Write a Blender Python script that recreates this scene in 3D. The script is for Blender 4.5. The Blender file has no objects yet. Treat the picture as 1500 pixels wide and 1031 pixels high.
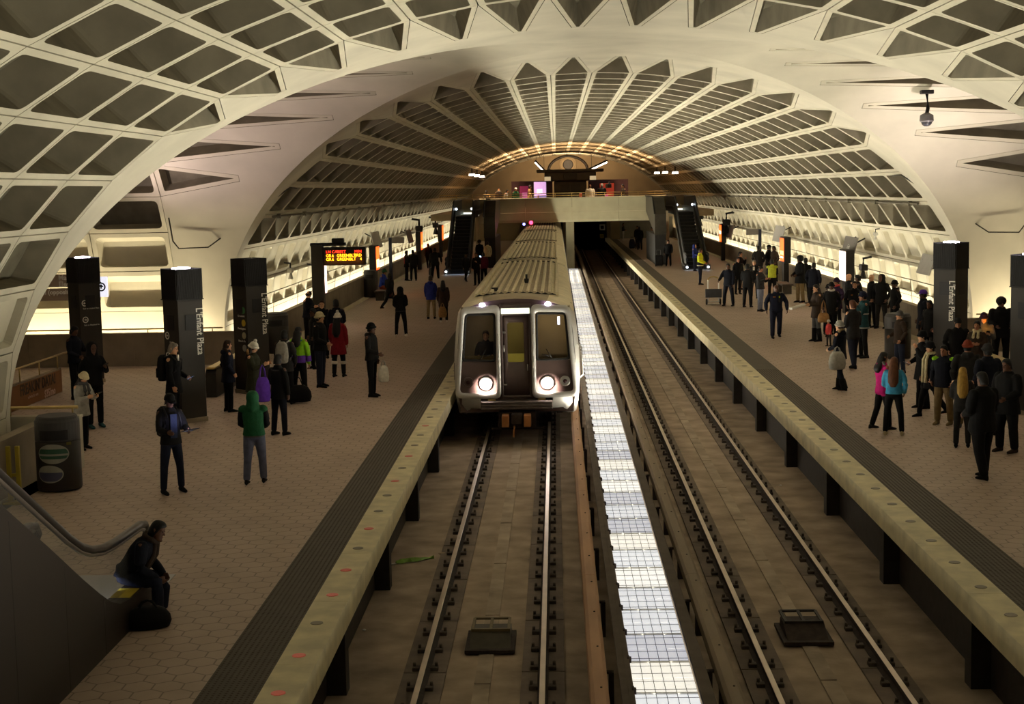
import bpy, bmesh, math, random
from math import sin, cos, pi, radians, hypot, atan2, sqrt
from mathutils import Vector, Matrix
from mathutils.geometry import delaunay_2d_cdt
random.seed(7)
scene = bpy.context.scene
COL = scene.collection

# ---------------------------------------------------------------- camera, world, exposure
CAM_YAW, CAM_PITCH, CAM_ROLL = -0.031028, 0.107216, 0.020402
cam_data = bpy.data.cameras.new('camera')
cam_data.sensor_width = 36.0
cam_data.lens = 2200.0 / 1500.0 * 36.0
cam_data.clip_start, cam_data.clip_end = 0.05, 400
cam_data.dof.use_dof = False
camera = bpy.data.objects.new('camera', cam_data)
COL.objects.link(camera)
scene.camera = camera
cy_, sy_, cp_, sp_ = cos(CAM_YAW), sin(CAM_YAW), cos(CAM_PITCH), sin(CAM_PITCH)
v_fwd = Vector((sy_*cp_, cy_*cp_, -sp_))
v_right = Vector((cy_, -sy_, 0))
v_down = v_fwd.cross(v_right)
r2 = v_right*cos(CAM_ROLL) + v_down*sin(CAM_ROLL)
d2 = v_down*cos(CAM_ROLL) - v_right*sin(CAM_ROLL)
rot = Matrix((r2, -d2, -v_fwd)).transposed()
camera.matrix_world = Matrix.Translation((-1.12, 0.0, 4.889)) @ rot.to_4x4()

world = bpy.data.worlds.new('underground_dark')
scene.world = world
world.use_nodes = True
world.node_tree.nodes['Background'].inputs['Color'].default_value = (1.0, 0.85, 0.65, 1)
world.node_tree.nodes['Background'].inputs['Strength'].default_value = 0.0

scene.view_settings.view_transform = 'Standard'
scene.view_settings.look = 'None'
scene.view_settings.gamma = 1.0
scene.view_settings.use_curve_mapping = False
scene.view_settings.exposure = 0.35
scene.cycles.use_denoising = True
scene.cycles.max_bounces = 8
scene.cycles.diffuse_bounces = 4
scene.cycles.sample_clamp_indirect = 6.0

# ---------------------------------------------------------------- lamps of the station
def area_lamp(name, loc, sx, sy, watts, color, rot=(0, 0, 0), spread=180):
    L = bpy.data.lights.new(name, 'AREA')
    L.shape = 'RECTANGLE'
    L.size, L.size_y = sx, sy
    L.energy = watts
    L.color = color
    L.spread = radians(spread)
    o = bpy.data.objects.new(name, L)
    o.location = loc
    o.rotation_euler = rot
    COL.objects.link(o)
    return o

UP = (pi, 0, 0)
# louvred fluorescent tubes of the strip between the tracks, shining up on the vault
for k in range(8):
    y0 = -6 + k*13.6
    for tilt, watts in ((0, 150), (-44, 420), (44, 420)):
        watts *= 0.70 if k < 2 else 1.45 if k > 3 else 1.0
        if tilt == 0 and k > 3: watts *= 1.3
        area_lamp('track_strip_tube', (0, y0+6.8, -0.50), 0.62, 13.4, watts, (1.0, 0.95, 0.76), (pi, radians(tilt), 0), 84 if k < 4 else 100 if k < 7 else 150)
# fluorescent tubes in the troughs behind both platform parapets
for s in (-1, 1):
    for k in range(5):
        y0 = 45.0 + k*21.0
        area_lamp('trough_tube', (s*10.60, y0+10.4, 0.14), 0.10, 20.6, 470, (1.0, 0.92, 0.70), (pi, s*radians(12), 0), 150)
    area_lamp('trough_tube', (s*10.78, 10, 0.30), 0.12, 31, 60, (1.0, 0.93, 0.80), (pi, s*radians(24), 0), 110)
# troughs at the feet of the cross vault
for s in (-1, 1):
    area_lamp('trough_tube', (s*15.4, 43.60, 0.16), 8.4, 0.10, 300, (1.0, 0.88, 0.60), UP, 178)
    area_lamp('trough_tube', (s*15.4, 27.25, 0.42), 8.4, 0.12, 60, (1.0, 0.90, 0.70), UP, 178)

# ---------------------------------------------------------------- materials
MATS = {}
def srgb(r, g, b):
    f = lambda c: (c/255/12.92) if c/255 <= 0.04045 else ((c/255+0.055)/1.055)**2.4
    return (f(r), f(g), f(b))
def mat(name, col, rough=0.7, metal=0.0, var=0.15, scale=6.0, bump=0.0, bump_scale=40.0, spec=0.4,
        emit=None, emit_strength=0.0, alpha=1.0, stretch=None):
    if name in MATS:
        return MATS[name]
    m = bpy.data.materials.new(name)
    m.use_nodes = True
    nt = m.node_tree
    b = nt.nodes['Principled BSDF']
    b.inputs['Roughness'].default_value = rough
    b.inputs['Metallic'].default_value = metal
    b.inputs['Specular IOR Level'].default_value = spec
    tc = nt.nodes.new('ShaderNodeTexCoord')
    src = tc.outputs['Object']
    if stretch:
        mp = nt.nodes.new('ShaderNodeMapping')
        mp.inputs['Scale'].default_value = stretch
        nt.links.new(src, mp.inputs['Vector'])
        src = mp.outputs['Vector']
    n = nt.nodes.new('ShaderNodeTexNoise')
    n.inputs['Scale'].default_value = scale
    n.inputs['Detail'].default_value = 5
    nt.links.new(src, n.inputs['Vector'])
    r = nt.nodes.new('ShaderNodeValToRGB')
    r.color_ramp.elements[0].position = 0.3
    r.color_ramp.elements[1].position = 0.7
    r.color_ramp.elements[0].color = tuple(c*(1-var) for c in col) + (1,)
    r.color_ramp.elements[1].color = tuple(min(1, c*(1+var)) for c in col) + (1,)
    nt.links.new(n.outputs['Fac'], r.inputs['Fac'])
    nt.links.new(r.outputs['Color'], b.inputs['Base Color'])
    if bump:
        n2 = nt.nodes.new('ShaderNodeTexNoise')
        n2.inputs['Scale'].default_value = bump_scale
        nt.links.new(src, n2.inputs['Vector'])
        bp = nt.nodes.new('ShaderNodeBump')
        bp.inputs['Strength'].default_value = bump
        bp.inputs['Distance'].default_value = 0.02
        nt.links.new(n2.outputs['Fac'], bp.inputs['Height'])
        nt.links.new(bp.outputs['Normal'], b.inputs['Normal'])
    if emit:
        b.inputs['Emission Color'].default_value = tuple(emit) + (1,)
        b.inputs['Emission Strength'].default_value = emit_strength
    if alpha < 1:
        b.inputs['Alpha'].default_value = alpha
    MATS[name] = m
    return m
def emat(name, col, strength):
    return mat(name, tuple(0.5*c for c in col), 0.5, 0, 0.05, 5, emit=col, emit_strength=strength)

CONC = mat('vault_concrete', (0.50, 0.46, 0.355), 0.85, 0, 0.10, 0.9, bump=0.15, bump_scale=9, spec=0.2)
CONC2 = mat('smooth_concrete', (0.52, 0.48, 0.385), 0.8, 0, 0.13, 0.6, bump=0.1, bump_scale=3, spec=0.2)
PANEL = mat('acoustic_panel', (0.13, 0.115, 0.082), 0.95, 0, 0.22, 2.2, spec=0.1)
COFFERSHADE = mat('coffer_sides_shaded', (0.25, 0.22, 0.16), 0.9, 0, 0.2, 1.6, spec=0.1)  # concrete coffer sides darkened so the recess shade sits in the colour
CABLE = mat('cable_dark', (0.05, 0.045, 0.035), 0.9)  # own dark colour of the cables round the piers
PARAPET = mat('parapet_concrete', (0.25, 0.20, 0.14), 0.8, 0, 0.15, 2.0, bump=0.1, bump_scale=20)
BRONZE = mat('bronze_dark', (0.022, 0.017, 0.013), 0.45, 0.2, 0.2, 3)
BLACK = mat('matte_black', (0.010, 0.009, 0.009), 0.6, 0, 0.2, 5)
STEEL = mat('brushed_steel', (0.55, 0.53, 0.50), 0.32, 0.9, 0.1, 8, stretch=(1, 1, 30))
RAILSTEEL = mat('rail_steel', (0.66, 0.54, 0.44), 0.3, 0.45, 0.08, 3)
FASTIRON = mat('fastener_iron', (0.085, 0.063, 0.050), 0.8, 0.1, 0.3, 12)
RUST = mat('rusty_iron', (0.035, 0.022, 0.017), 0.8, 0.1, 0.4, 12)
BRASS = mat('brass_handrail', (0.55, 0.40, 0.16), 0.35, 0.85, 0.1, 5)
WHITE = mat('white_enamel', (0.75, 0.73, 0.68), 0.5, 0, 0.04, 5)

# ---------------------------------------------------------------- mesh helpers
def link(name, bm_or_me, mats, parent=None, smooth=False, loc=None, label=None, cat=None, group=None, kind=None):
    if isinstance(bm_or_me, bmesh.types.BMesh):
        bmesh.ops.recalc_face_normals(bm_or_me, faces=bm_or_me.faces)
        me = bpy.data.meshes.new(name)
        bm_or_me.to_mesh(me)
        bm_or_me.free()
        if not isinstance(mats, (list, tuple)):
            mats = [mats]
        for m in mats:
            me.materials.append(m)
        if smooth:
            me.polygons.foreach_set('use_smooth', [True]*len(me.polygons))
    else:
        me = bm_or_me
    o = bpy.data.objects.new(name, me)
    COL.objects.link(o)
    if parent is not None:
        o.parent = parent
    if loc is not None:
        o.location = loc
    tag(o, label, cat, group, kind)
    return o
def tag(o, label=None, cat=None, group=None, kind=None):
    if label: o['label'] = label
    if cat: o['category'] = cat
    if group: o['group'] = group
    if kind: o['kind'] = kind
    return o
def thing(name, label, cat, loc=(0, 0, 0), rz=0.0, group=None):
    o = bpy.data.objects.new(name, None)
    o.empty_display_size = 0.2
    COL.objects.link(o)
    o.location = loc
    o.rotation_euler = (0, 0, rz)
    return tag(o, label, cat, group)
def dup(root, loc, rz=None, label=None, group=None):
    r = root.copy(); COL.objects.link(r); r.location = loc
    if rz is not None: r.rotation_euler = (0, 0, rz)
    if label: r['label'] = label
    if group: r['group'] = group
    for ch in list(root.children):
        c = ch.copy(); COL.objects.link(c); c.parent = r
        for g in list(ch.children):
            d = g.copy(); COL.objects.link(d); d.parent = c
    return r
def bx(bm, x0, x1, y0, y1, z0, z1, mi=0, bev=0.0):
    vs = [bm.verts.new((x, y, z)) for z in (z0, z1) for y in (y0, y1) for x in (x0, x1)]
    fs = [(0, 2, 3, 1), (4, 5, 7, 6), (0, 1, 5, 4), (2, 6, 7, 3), (0, 4, 6, 2), (1, 3, 7, 5)]
    out = []
    for f in fs:
        fc = bm.faces.new([vs[i] for i in f]); fc.material_index = mi; out.append(fc)
    if bev > 0:
        es = set(e for f in out for e in f.edges)
        r = bmesh.ops.bevel(bm, geom=list(es), offset=bev, segments=2, profile=0.5, affect='EDGES')
        for f in r['faces']: f.material_index = mi
    return vs
def box(x0, x1, y0, y1, z0, z1, bev=0.0):
    bm = bmesh.new(); bx(bm, x0, x1, y0, y1, z0, z1, 0, bev); return bm
def tube(bm, pts, r, n=8, mi=0, cap=True, up=Vector((0, 0, 1))):
    """round bar through pts; r is a number or a list"""
    pts = [Vector(p) for p in pts]
    rs = r if isinstance(r, (list, tuple)) else [r]*len(pts)
    rings = []
    for i, p in enumerate(pts):
        if i == 0: t = pts[1]-pts[0]
        elif i == len(pts)-1: t = pts[-1]-pts[-2]
        else: t = (pts[i+1]-pts[i]).normalized() + (pts[i]-pts[i-1]).normalized()
        t.normalize()
        u = t.cross(up)
        if u.length < 1e-3: u = t.cross(Vector((1, 0, 0)))
        u.normalize(); w = u.cross(t)
        rings.append([bm.verts.new(p + (u*cos(2*pi*k/n) + w*sin(2*pi*k/n))*rs[i]) for k in range(n)])
    for a, b in zip(rings, rings[1:]):
        for k in range(n):
            f = bm.faces.new((a[k], a[(k+1) % n], b[(k+1) % n], b[k])); f.material_index = mi; f.smooth = True
    if cap:
        f = bm.faces.new(rings[0]); f.material_index = mi
        f = bm.faces.new(rings[-1][::-1]); f.material_index = mi
    return rings
def loft(bm, rings, mi=0, cap=True, closed=True):
    """rings: lists of points, same count"""
    R = [[bm.verts.new(p) for p in ring] for ring in rings]
    n = len(R[0])
    for a, b in zip(R, R[1:]):
        for k in range(n if closed else n-1):
            f = bm.faces.new((a[k], a[(k+1) % n], b[(k+1) % n], b[k])); f.material_index = mi
    if cap and closed:
        bm.faces.new(R[0]).material_index = mi
        bm.faces.new(R[-1][::-1]).material_index = mi
    return R
def lathe(bm, prof, n=24, mi=0, c=(0, 0, 0), sx=1, sy=1):
    R = [[(c[0]+r*sx*cos(2*pi*k/n), c[1]+r*sy*sin(2*pi*k/n), c[2]+z) for k in range(n)] for r, z in prof]
    return loft(bm, R, mi)
def prism(bm, pts, axis, a, b, mi=0):
    """2D polygon pts extruded along axis between a and b"""
    def P(u, v, w):
        return {'x': (w, u, v), 'y': (u, w, v), 'z': (u, v, w)}[axis]
    return loft(bm, [[P(u, v, a) for u, v in pts], [P(u, v, b) for u, v in pts]], mi)
def rrect(w, h, r, n=4, cx=0, cy=0):
    out = []
    for qx, qy, a0 in ((1, 1, 0), (-1, 1, 90), (-1, -1, 180), (1, -1, 270)):
        for k in range(n+1):
            a = radians(a0+90*k/n)
            out.append((cx+qx*(w/2-r)+r*cos(a), cy+qy*(h/2-r)+r*sin(a)))
    return out
def ball(bm, c, rx, ry=None, rz=None, u=12, v=8, mi=0):
    ry = ry or rx; rz = rz or rx
    R = [[(c[0]+rx*sin(pi*j/v)*cos(2*pi*k/u), c[1]+ry*sin(pi*j/v)*sin(2*pi*k/u), c[2]-rz*cos(pi*j/v)) for k in range(u)] for j in range(1, v)]
    V = loft(bm, R, mi, cap=False)
    for j, s in ((0, -1), (-1, 1)):
        p = bm.verts.new((c[0], c[1], c[2]+s*rz)); ring = V[j]
        for k in range(u):
            f = bm.faces.new((ring[k], ring[(k+1) % u], p)); f.material_index = mi
def text_mesh(body, size, mname, parent, loc, rot, name='lettering', extrude=0.002, align='CENTER', spacing=1.0, xs=1.0, label=None, bold=0.0):
    cu = bpy.data.curves.new(name, 'FONT')
    cu.body = body; cu.size = size; cu.extrude = extrude; cu.align_x = align; cu.align_y = 'CENTER'
    cu.space_character = spacing
    cu.resolution_u = 2
    cu.offset = bold
    tmp = bpy.data.objects.new(name, cu); COL.objects.link(tmp)
    dg = bpy.context.evaluated_depsgraph_get()
    me = bpy.data.meshes.new_from_object(tmp.evaluated_get(dg))
    bpy.data.objects.remove(tmp); bpy.data.curves.remove(cu)
    me.materials.clear(); me.materials.append(mname)
    o = bpy.data.objects.new(name, me); COL.objects.link(o)
    o.parent = parent; o.location = loc; o.rotation_euler = rot; o.scale = (xs, 1, 1)
    if label: o['label'] = label
    return o
# ---------------------------------------------------------------- the waffle vault
VA, VB, VZ, YC, TA = 11.05, 7.45, 0.80, 35.45, 8.85
Y_NEAR, Y_FAR, Y_BACK, X_OUT = -9.0, 150.0, -9.0, 26.0
NT = 1500
def arc_table(a):
    T = [(0.0, 0.0, VZ+VB)]
    s = 0; px, pz = 0.0, VZ+VB
    for i in range(1, NT+1):
        t = pi/2*i/NT
        x, z = a*sin(t), VZ+VB*cos(t)
        s += hypot(x-px, z-pz); px, pz = x, z
        T.append((s, x, z))
    return T
TM, TT = arc_table(VA), arc_table(TA)
SM, ST = TM[-1][0], TT[-1][0]
def on_arc(T, s):
    """point (u, z) and inward-up normal at arc distance s from the crown (s may be negative)"""
    sg = -1 if s < 0 else 1
    s = abs(s); L = T[-1][0]
    if s >= L:
        return sg*T[-1][1], VZ-(s-L), sg*1.0, 0.0
    lo, hi = 0, NT
    while hi-lo > 1:
        m = (lo+hi)//2
        if T[m][0] <= s: lo = m
        else: hi = m
    f = (s-T[lo][0])/max(1e-9, T[hi][0]-T[lo][0])
    x = T[lo][1]+(T[hi][1]-T[lo][1])*f; z = T[lo][2]+(T[hi][2]-T[lo][2])*f
    dx, dz = T[hi][1]-T[lo][1], T[hi][2]-T[lo][2]
    l = hypot(dx, dz); nx, nz = -dz/l, dx/l      # outward (away from the hall)
    return sg*x, z, sg*nx, nz
def P_main(s, y, d=0.0):
    x, z, nx, nz = on_arc(TM, s); return (x+nx*d, y, z+nz*d)
def P_tran(s, x, d=0.0):
    y, z, ny, nz = on_arc(TT, s); return (x, YC+y+ny*d, z+nz*d)
GR = TA/VA
def round_poly(pts, r, n=3):
    out = []
    m = len(pts)
    for i in range(m):
        p0, p, p1 = Vector(pts[i-1]), Vector(pts[i]), Vector(pts[(i+1) % m])
        a, b = (p0-p), (p1-p)
        rr = min(r, a.length*0.45, b.length*0.45)
        A, B = p+a.normalized()*rr, p+b.normalized()*rr
        for k in range(n+1):
            t = k/n
            q = A*(1-t)**2 + p*2*t*(1-t) + B*t*t
            out.append((q.x, q.y))
    return out
def poly_inset(pts, d):
    """inset convex CCW polygon by d (number or one per edge i -> i+1)"""
    m = len(pts); ds = d if isinstance(d, (list, tuple)) else [d]*m
    L = []
    for i in range(m):
        p, q = Vector(pts[i]), Vector(pts[(i+1) % m])
        t = (q-p).normalized(); nrm = Vector((-t.y, t.x))
        L.append((p+nrm*ds[i], t))
    out = []
    for i in range(m):
        (p, t), (q, u) = L[i-1], L[i]
        den = t.x*u.y-t.y*u.x
        w = q-p
        k = (w.x*u.y-w.y*u.x)/den
        r = p+t*k
        out.append((r.x, r.y))
    return out
def tess(bm, P, outer, inner, mi=0):
    """ring between two polygons in parameter space, mapped through P"""
    n = len(outer); m = len(inner)
    co = [Vector(p) for p in outer+inner]
    ed = [(i, (i+1) % n) for i in range(n)] + [(n+i, n+(i+1) % m) for i in range(m)]
    vs, es, fs, ov, _, _ = delaunay_2d_cdt(co, ed, [], 0, 1e-5)
    vm = [bm.verts.new(P(v.x, v.y)) for v in vs]
    for f in fs:
        c = sum((vs[i] for i in f), Vector((0, 0)))/len(f)
        if inside(c, outer) and not inside(c, inner):
            try: bm.faces.new([vm[i] for i in f]).material_index = mi
            except ValueError: pass
def inside(p, poly):
    x, y = p[0], p[1]; r = False; j = len(poly)-1
    for i in range(len(poly)):
        xi, yi = poly[i]; xj, yj = poly[j]
        if (yi > y) != (yj > y) and x < (xj-xi)*(y-yi)/(yj-yi)+xi: r = not r
        j = i
    return r
def area2(pts):
    return sum(pts[i-1][0]*pts[i][1]-pts[i][0]*pts[i-1][1] for i in range(len(pts)))
GAP = 0.012
def coffer(bm, P, poly, frame=0.12, depth=0.42, taper=0.10, rad=0.14, back=1, drop=0.0):
    """poly: outline of one precast cell in (arc, length); frame ring + recess"""
    if area2(poly) < 0: poly = poly[::-1]
    outer = poly_inset(poly, GAP)
    opening = round_poly(poly_inset(poly, frame), rad)
    bottom = round_poly(poly_inset(poly, [f+taper for f in frame] if isinstance(frame, (list, tuple)) else frame+taper), rad*0.6)
    if drop: bottom = [(p[0]+drop, p[1]) for p in bottom]        # the recess sags behind its lower lip
    tess(bm, P, outer, opening)
    # thickness of the cell edge in the joint
    m = len(outer)
    A = [bm.verts.new(P(*p)) for p in outer]; B = [bm.verts.new(P(p[0], p[1], 0.10)) for p in outer]
    for i in range(m):
        bm.faces.new((A[i], A[(i+1) % m], B[(i+1) % m], B[i]))
    m = len(opening)
    A = [bm.verts.new(P(*p)) for p in opening]; B = [bm.verts.new(P(p[0], p[1], depth)) for p in bottom]
    for i in range(m):
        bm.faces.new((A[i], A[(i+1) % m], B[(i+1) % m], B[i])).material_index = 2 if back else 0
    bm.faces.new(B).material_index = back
def smooth_patch(bm, P, poly, step, extra=()):
    """CDT of a polygon with filling points, mapped onto the shell"""
    co = [Vector(p) for p in poly]; n = len(co)
    ed = [(i, (i+1) % n) for i in range(n)]
    xs = [p[0] for p in poly]; ys = [p[1] for p in poly]
    y = min(ys)+step*0.37
    while y < max(ys):
        x = min(xs)+step*0.41
        while x < max(xs):
            if inside((x, y), poly): co.append(Vector((x, y)))
            x += step
        y += step
    vs, es, fs, _, _, _ = delaunay_2d_cdt(co, ed, [], 0, 1e-5)
    vm = [bm.verts.new(P(v.x, v.y)) for v in vs]
    for f in fs:
        c = sum((vs[i] for i in f), Vector((0, 0)))/len(f)
        if inside(c, poly):
            try: bm.faces.new([vm[i] for i in f]).smooth = True
            except ValueError: pass
RW = 1.205                       # width of a row of cells
PITCH = 2.40                     # length of a cell
END = 9.05                       # cells stop this far before and after the crossing
TIPS = [3.55, 3.75, 4.25, 5.05, 5.45, 6.05, 6.75]    # pencil tips of the rows, counted from the crown
NROW = 12
def tip_of(i):                   # i-th row from the crown
    return TIPS[i] if i < len(TIPS) else None
def tongue(s0, s1, v_end, v_tip, wt=0.13):
    """outline of a pencil-tip cell in (s, v): v grows away from the crossing"""
    sm = (s0+s1)/2
    w = wt if s1 > s0 else -wt
    return [(s0, v_end), (s1, v_end), (sm+w, v_tip), (sm-w, v_tip)]
def build_main(sign, y_stop, name):
    bm = bmesh.new()
    P = lambda s, v, d=0.0: P_main(s, YC+sign*v, d)
    v_stop = abs(y_stop-YC)
    for side in (-1, 1):
        for i in range(NROW):
            s0, s1 = side*i*RW, side*(i+1)*RW
            v = END
            low = i >= 10
            while v < v_stop-0.1:
                v1 = min(v+PITCH, v_stop)
                coffer(bm, P, [(s0, v), (s1, v), (s1, v1), (s0, v1)], frame=0.13,
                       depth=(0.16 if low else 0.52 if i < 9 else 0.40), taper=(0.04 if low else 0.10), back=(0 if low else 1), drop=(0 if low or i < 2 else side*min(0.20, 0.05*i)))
                v = v1
            t = tip_of(i)
            if t:
                tg = tongue(s0, s1, END, t)
                coffer(bm, P, tg, frame=0.11, depth=0.40, taper=0.08, rad=0.05)
        # plain foot below the last row
        s0 = side*NROW*RW
        n = max(2, int((v_stop-END)/3))
        for k in range(n):
            va, vb = END+(v_stop-END)*k/n, END+(v_stop-END)*(k+1)/n
            for a, b in ((0, 0.25), (0.25, 1.9)):
                bm.faces.new([bm.verts.new(P(s0+side*q, w)) for q, w in ((a, va), (b, va), (b, vb), (a, vb))])
    # smooth shell between the tips and the groin
    edge = []
    for side in (1, -1):
        seq = []
        for i in range(NROW):
            s0, s1 = i*RW, (i+1)*RW
            if i == 0: seq.append((0.0, END))
            t = tip_of(i)
            if t:
                sm = (s0+s1)/2
                seq += [(sm-0.13, t), (sm+0.13, t)]
            seq.append((s1, END))
        seq.append((NROW*RW+1.9, END))
        edge.append([(side*a, b) for a, b in seq])
    outline = edge[1][::-1] + edge[0][1:]
    groin = []
    smax = NROW*RW+1.9
    K = 90
    for k in range(-K, K+1):
        s = smax*k/K
        x = on_arc(TM, s)[0]
        groin.append((s, abs(x)*GR))
    poly = outline + groin[::-1]
    return bm, P, poly
ceil_near, Pn, poly_n = build_main(-1, Y_NEAR, 'ceiling')
ceil_far, Pf, poly_f = build_main(1, Y_FAR, 'ceiling')
link('ceiling', ceil_near, [CONC, PANEL, COFFERSHADE], label='coffered concrete barrel vault overhead, nearest to the viewer', cat='ceiling', kind='structure')
link('ceiling', ceil_far, [CONC, PANEL, COFFERSHADE], label='coffered concrete barrel vault over the platforms beyond the crossing', cat='ceiling', kind='structure')
for Pq, pq, lb in ((Pn, poly_n, 'smooth concrete band of the vault before the crossing'), (Pf, poly_f, 'smooth concrete band of the vault beyond the crossing')):
    bm = bmesh.new()
    smooth_patch(bm, Pq, pq, 0.42)
    link('ceiling', bm, CONC2, label=lb, cat='ceiling', kind='structure')
# cross vault
TSEAM = [0.94+1.24*j for j in range(10)]         # seams of the cross vault's rows, from the crown (both sides)
TTIP = [4.1, 4.66, 5.74, 7.04, 8.68, 10.04]
X_J = 12.4
TP = 2.32
def build_tran(sgn, lb):
    P = lambda s, v, d=0.0: P_tran(s, sgn*v, d)
    bm = bmesh.new()
    rows = [(-0.94, 0.94, None)]
    for j in range(9):
        rows.append((TSEAM[j], TSEAM[j+1], TTIP[j] if j < 6 else None))
    outline = {1: [], -1: []}
    for side in (1, -1):
        for (a, b, t) in rows:
            if a < 0 and side < 0: continue
            s0, s1 = side*a, side*b
            v = X_J
            while v < X_OUT-0.1:
                v1 = min(v+TP, X_OUT)
                low = a > 9.5
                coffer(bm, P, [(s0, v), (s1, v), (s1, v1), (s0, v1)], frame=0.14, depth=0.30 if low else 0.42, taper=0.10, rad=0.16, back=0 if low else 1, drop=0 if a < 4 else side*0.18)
                v = v1
            if t:
                coffer(bm, P, tongue(s0, s1, X_J, t, 0.12), frame=0.15, depth=0.36, taper=0.06, rad=0.07, drop=0 if a < 3 else side*0.10)
        seq = [(0.0, X_J), (0.94, X_J)]
        for j in range(9):
            if j < 6:
                m = (TSEAM[j]+TSEAM[j+1])/2
                seq += [(m-0.12, TTIP[j]), (m+0.12, TTIP[j])]
            seq.append((TSEAM[j+1], X_J))
        seq.append((ST+1.6, X_J))
        outline[side] = [(side*a, b) for a, b in seq]
        sA = TSEAM[-1]
        bm.faces.new([bm.verts.new(P(side*q, w)) for q, w in ((sA, X_J), (sA+0.5, X_J), (sA+0.5, X_OUT), (sA, X_OUT))])
        bm.faces.new([bm.verts.new(P(side*q, w)) for q, w in ((sA+0.5, X_J), (ST+1.6, X_J), (ST+1.6, X_OUT), (sA+0.5, X_OUT))])
    link('ceiling', bm, [CONC, PANEL, COFFERSHADE], label='coffered cross vault opening to the %s of the crossing' % lb, cat='ceiling', kind='structure')
    poly = outline[-1][::-1] + outline[1][1:]
    smax = ST+1.6; K = 90
    groin = []
    for k in range(-K, K+1):
        s = smax*k/K
        y = on_arc(TT, s)[0]
        groin.append((s, abs(y)/GR))
    poly = poly + groin[::-1]
    bm = bmesh.new()
    smooth_patch(bm, P, poly, 0.42)
    link('ceiling', bm, CONC2, label='smooth tapering concrete of the cross vault on the %s' % lb, cat='ceiling', kind='structure')
build_tran(-1, 'left')
build_tran(1, 'right')
# end walls of the cross vault arms
for sgn, nm in ((-1, 'wall_left'), (1, 'wall_right')):
    bm = bmesh.new()
    n = 40
    pts = [(YC-TA, -1.0)] + [(YC+TA*cos(pi-pi*k/n), VZ+VB*sin(pi*k/n)) for k in range(n+1)] + [(YC+TA, -1.0)]
    prism(bm, pts, 'x', sgn*X_OUT, sgn*(X_OUT+0.3))
    link(nm, bm, CONC2, label='concrete end wall of the %s arm of the crossing' % nm[5:], cat='wall', kind='structure')
# ---------------------------------------------------------------- floors, platforms, tracks
EDGE, TRK, ZR, ZB, WALLX = 3.71, 2.13, -1.02, -1.19, 10.3
def floor_mat(name, c1, c2, sx, sy):
    """hexagonal paver pattern out of brick-offset cells"""
    m = bpy.data.materials.new(name); m.use_nodes = True
    nt = m.node_tree; b = nt.nodes['Principled BSDF']
    tc = nt.nodes.new('ShaderNodeTexCoord')
    def math_(op, a, bb=None, c=None):
        n = nt.nodes.new('ShaderNodeMath'); n.operation = op
        for i, v in enumerate((a, bb, c)):
            if v is None: continue
            if isinstance(v, (int, float)): n.inputs[i].default_value = v
            else: nt.links.new(v, n.inputs[i])
        return n.outputs[0]
    sep = nt.nodes.new('ShaderNodeSeparateXYZ'); nt.links.new(tc.outputs['Object'], sep.inputs[0])
    X = math_('DIVIDE', sep.outputs['X'], sx); Y = math_('DIVIDE', sep.outputs['Y'], sx)
    R3 = sqrt(3)
    def hexd(ox, oy):
        # distance to hex cell border in one of the two offset grids
        ax = math_('ABSOLUTE', math_('SUBTRACT', math_('FLOORED_MODULO', math_('ADD', X, ox), 1.0), 0.5))
        ay = math_('ABSOLUTE', math_('SUBTRACT', math_('FLOORED_MODULO', math_('ADD', Y, oy), R3), R3/2))
        return math_('MAXIMUM', ax, math_('ADD', math_('MULTIPLY', ax, 0.5), math_('MULTIPLY', ay, R3/2)))
    d = math_('MINIMUM', hexd(0, 0), hexd(0.5, R3/2))
    line = math_('GREATER_THAN', d, 0.472)
    n = nt.nodes.new('ShaderNodeTexNoise'); n.inputs['Scale'].default_value = 1.3; n.inputs['Detail'].default_value = 6
    nt.links.new(tc.outputs['Object'], n.inputs['Vector'])
    r = nt.nodes.new('ShaderNodeValToRGB')
    r.color_ramp.elements[0].position = 0.3; r.color_ramp.elements[1].position = 0.7
    r.color_ramp.elements[0].color = c1 + (1,); r.color_ramp.elements[1].color = c2 + (1,)
    nt.links.new(n.outputs['Fac'], r.inputs['Fac'])
    mx = nt.nodes.new('ShaderNodeMix'); mx.data_type = 'RGBA'
    nt.links.new(line, mx.inputs['Factor'])
    nt.links.new(r.outputs['Color'], mx.inputs['A'])
    mx.inputs['B'].default_value = tuple(c*0.55 for c in c1) + (1,)
    nt.links.new(mx.outputs['Result'], b.inputs['Base Color'])
    b.inputs['Roughness'].default_value = 0.55
    b.inputs['Specular IOR Level'].default_value = 0.35
    bp = nt.nodes.new('ShaderNodeBump'); bp.inputs['Strength'].default_value = 0.4; bp.inputs['Distance'].default_value = 0.01
    bp.invert = True
    nt.links.new(line, bp.inputs['Height']); nt.links.new(bp.outputs['Normal'], b.inputs['Normal'])
    return m
TILE = floor_mat('hexagonal_paver', (0.40, 0.30, 0.235), (0.48, 0.365, 0.29), 0.30, 0.3)
GRANITE = mat('granite_edge', (0.68, 0.60, 0.39), 0.6, 0, 0.18, 3, bump=0.1, bump_scale=80)
GRFACE = mat('granite_face', (0.22, 0.18, 0.115), 0.7, 0, 0.25, 4)
TACT = mat('warning_tile', (0.078, 0.062, 0.045), 0.65, 0, 0.12, 4)
BED = mat('track_bed', (0.34, 0.26, 0.19), 0.9, 0, 0.35, 1.6, bump=0.3, bump_scale=12)
PLINTH = mat('oily_plinth', (0.165, 0.125, 0.097), 0.85, 0, 0.3, 2.2, bump=0.2, bump_scale=15)
SLAB = mat('track_slab', (0.35, 0.275, 0.205), 0.85, 0, 0.3, 2.2, bump=0.2, bump_scale=15)
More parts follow.
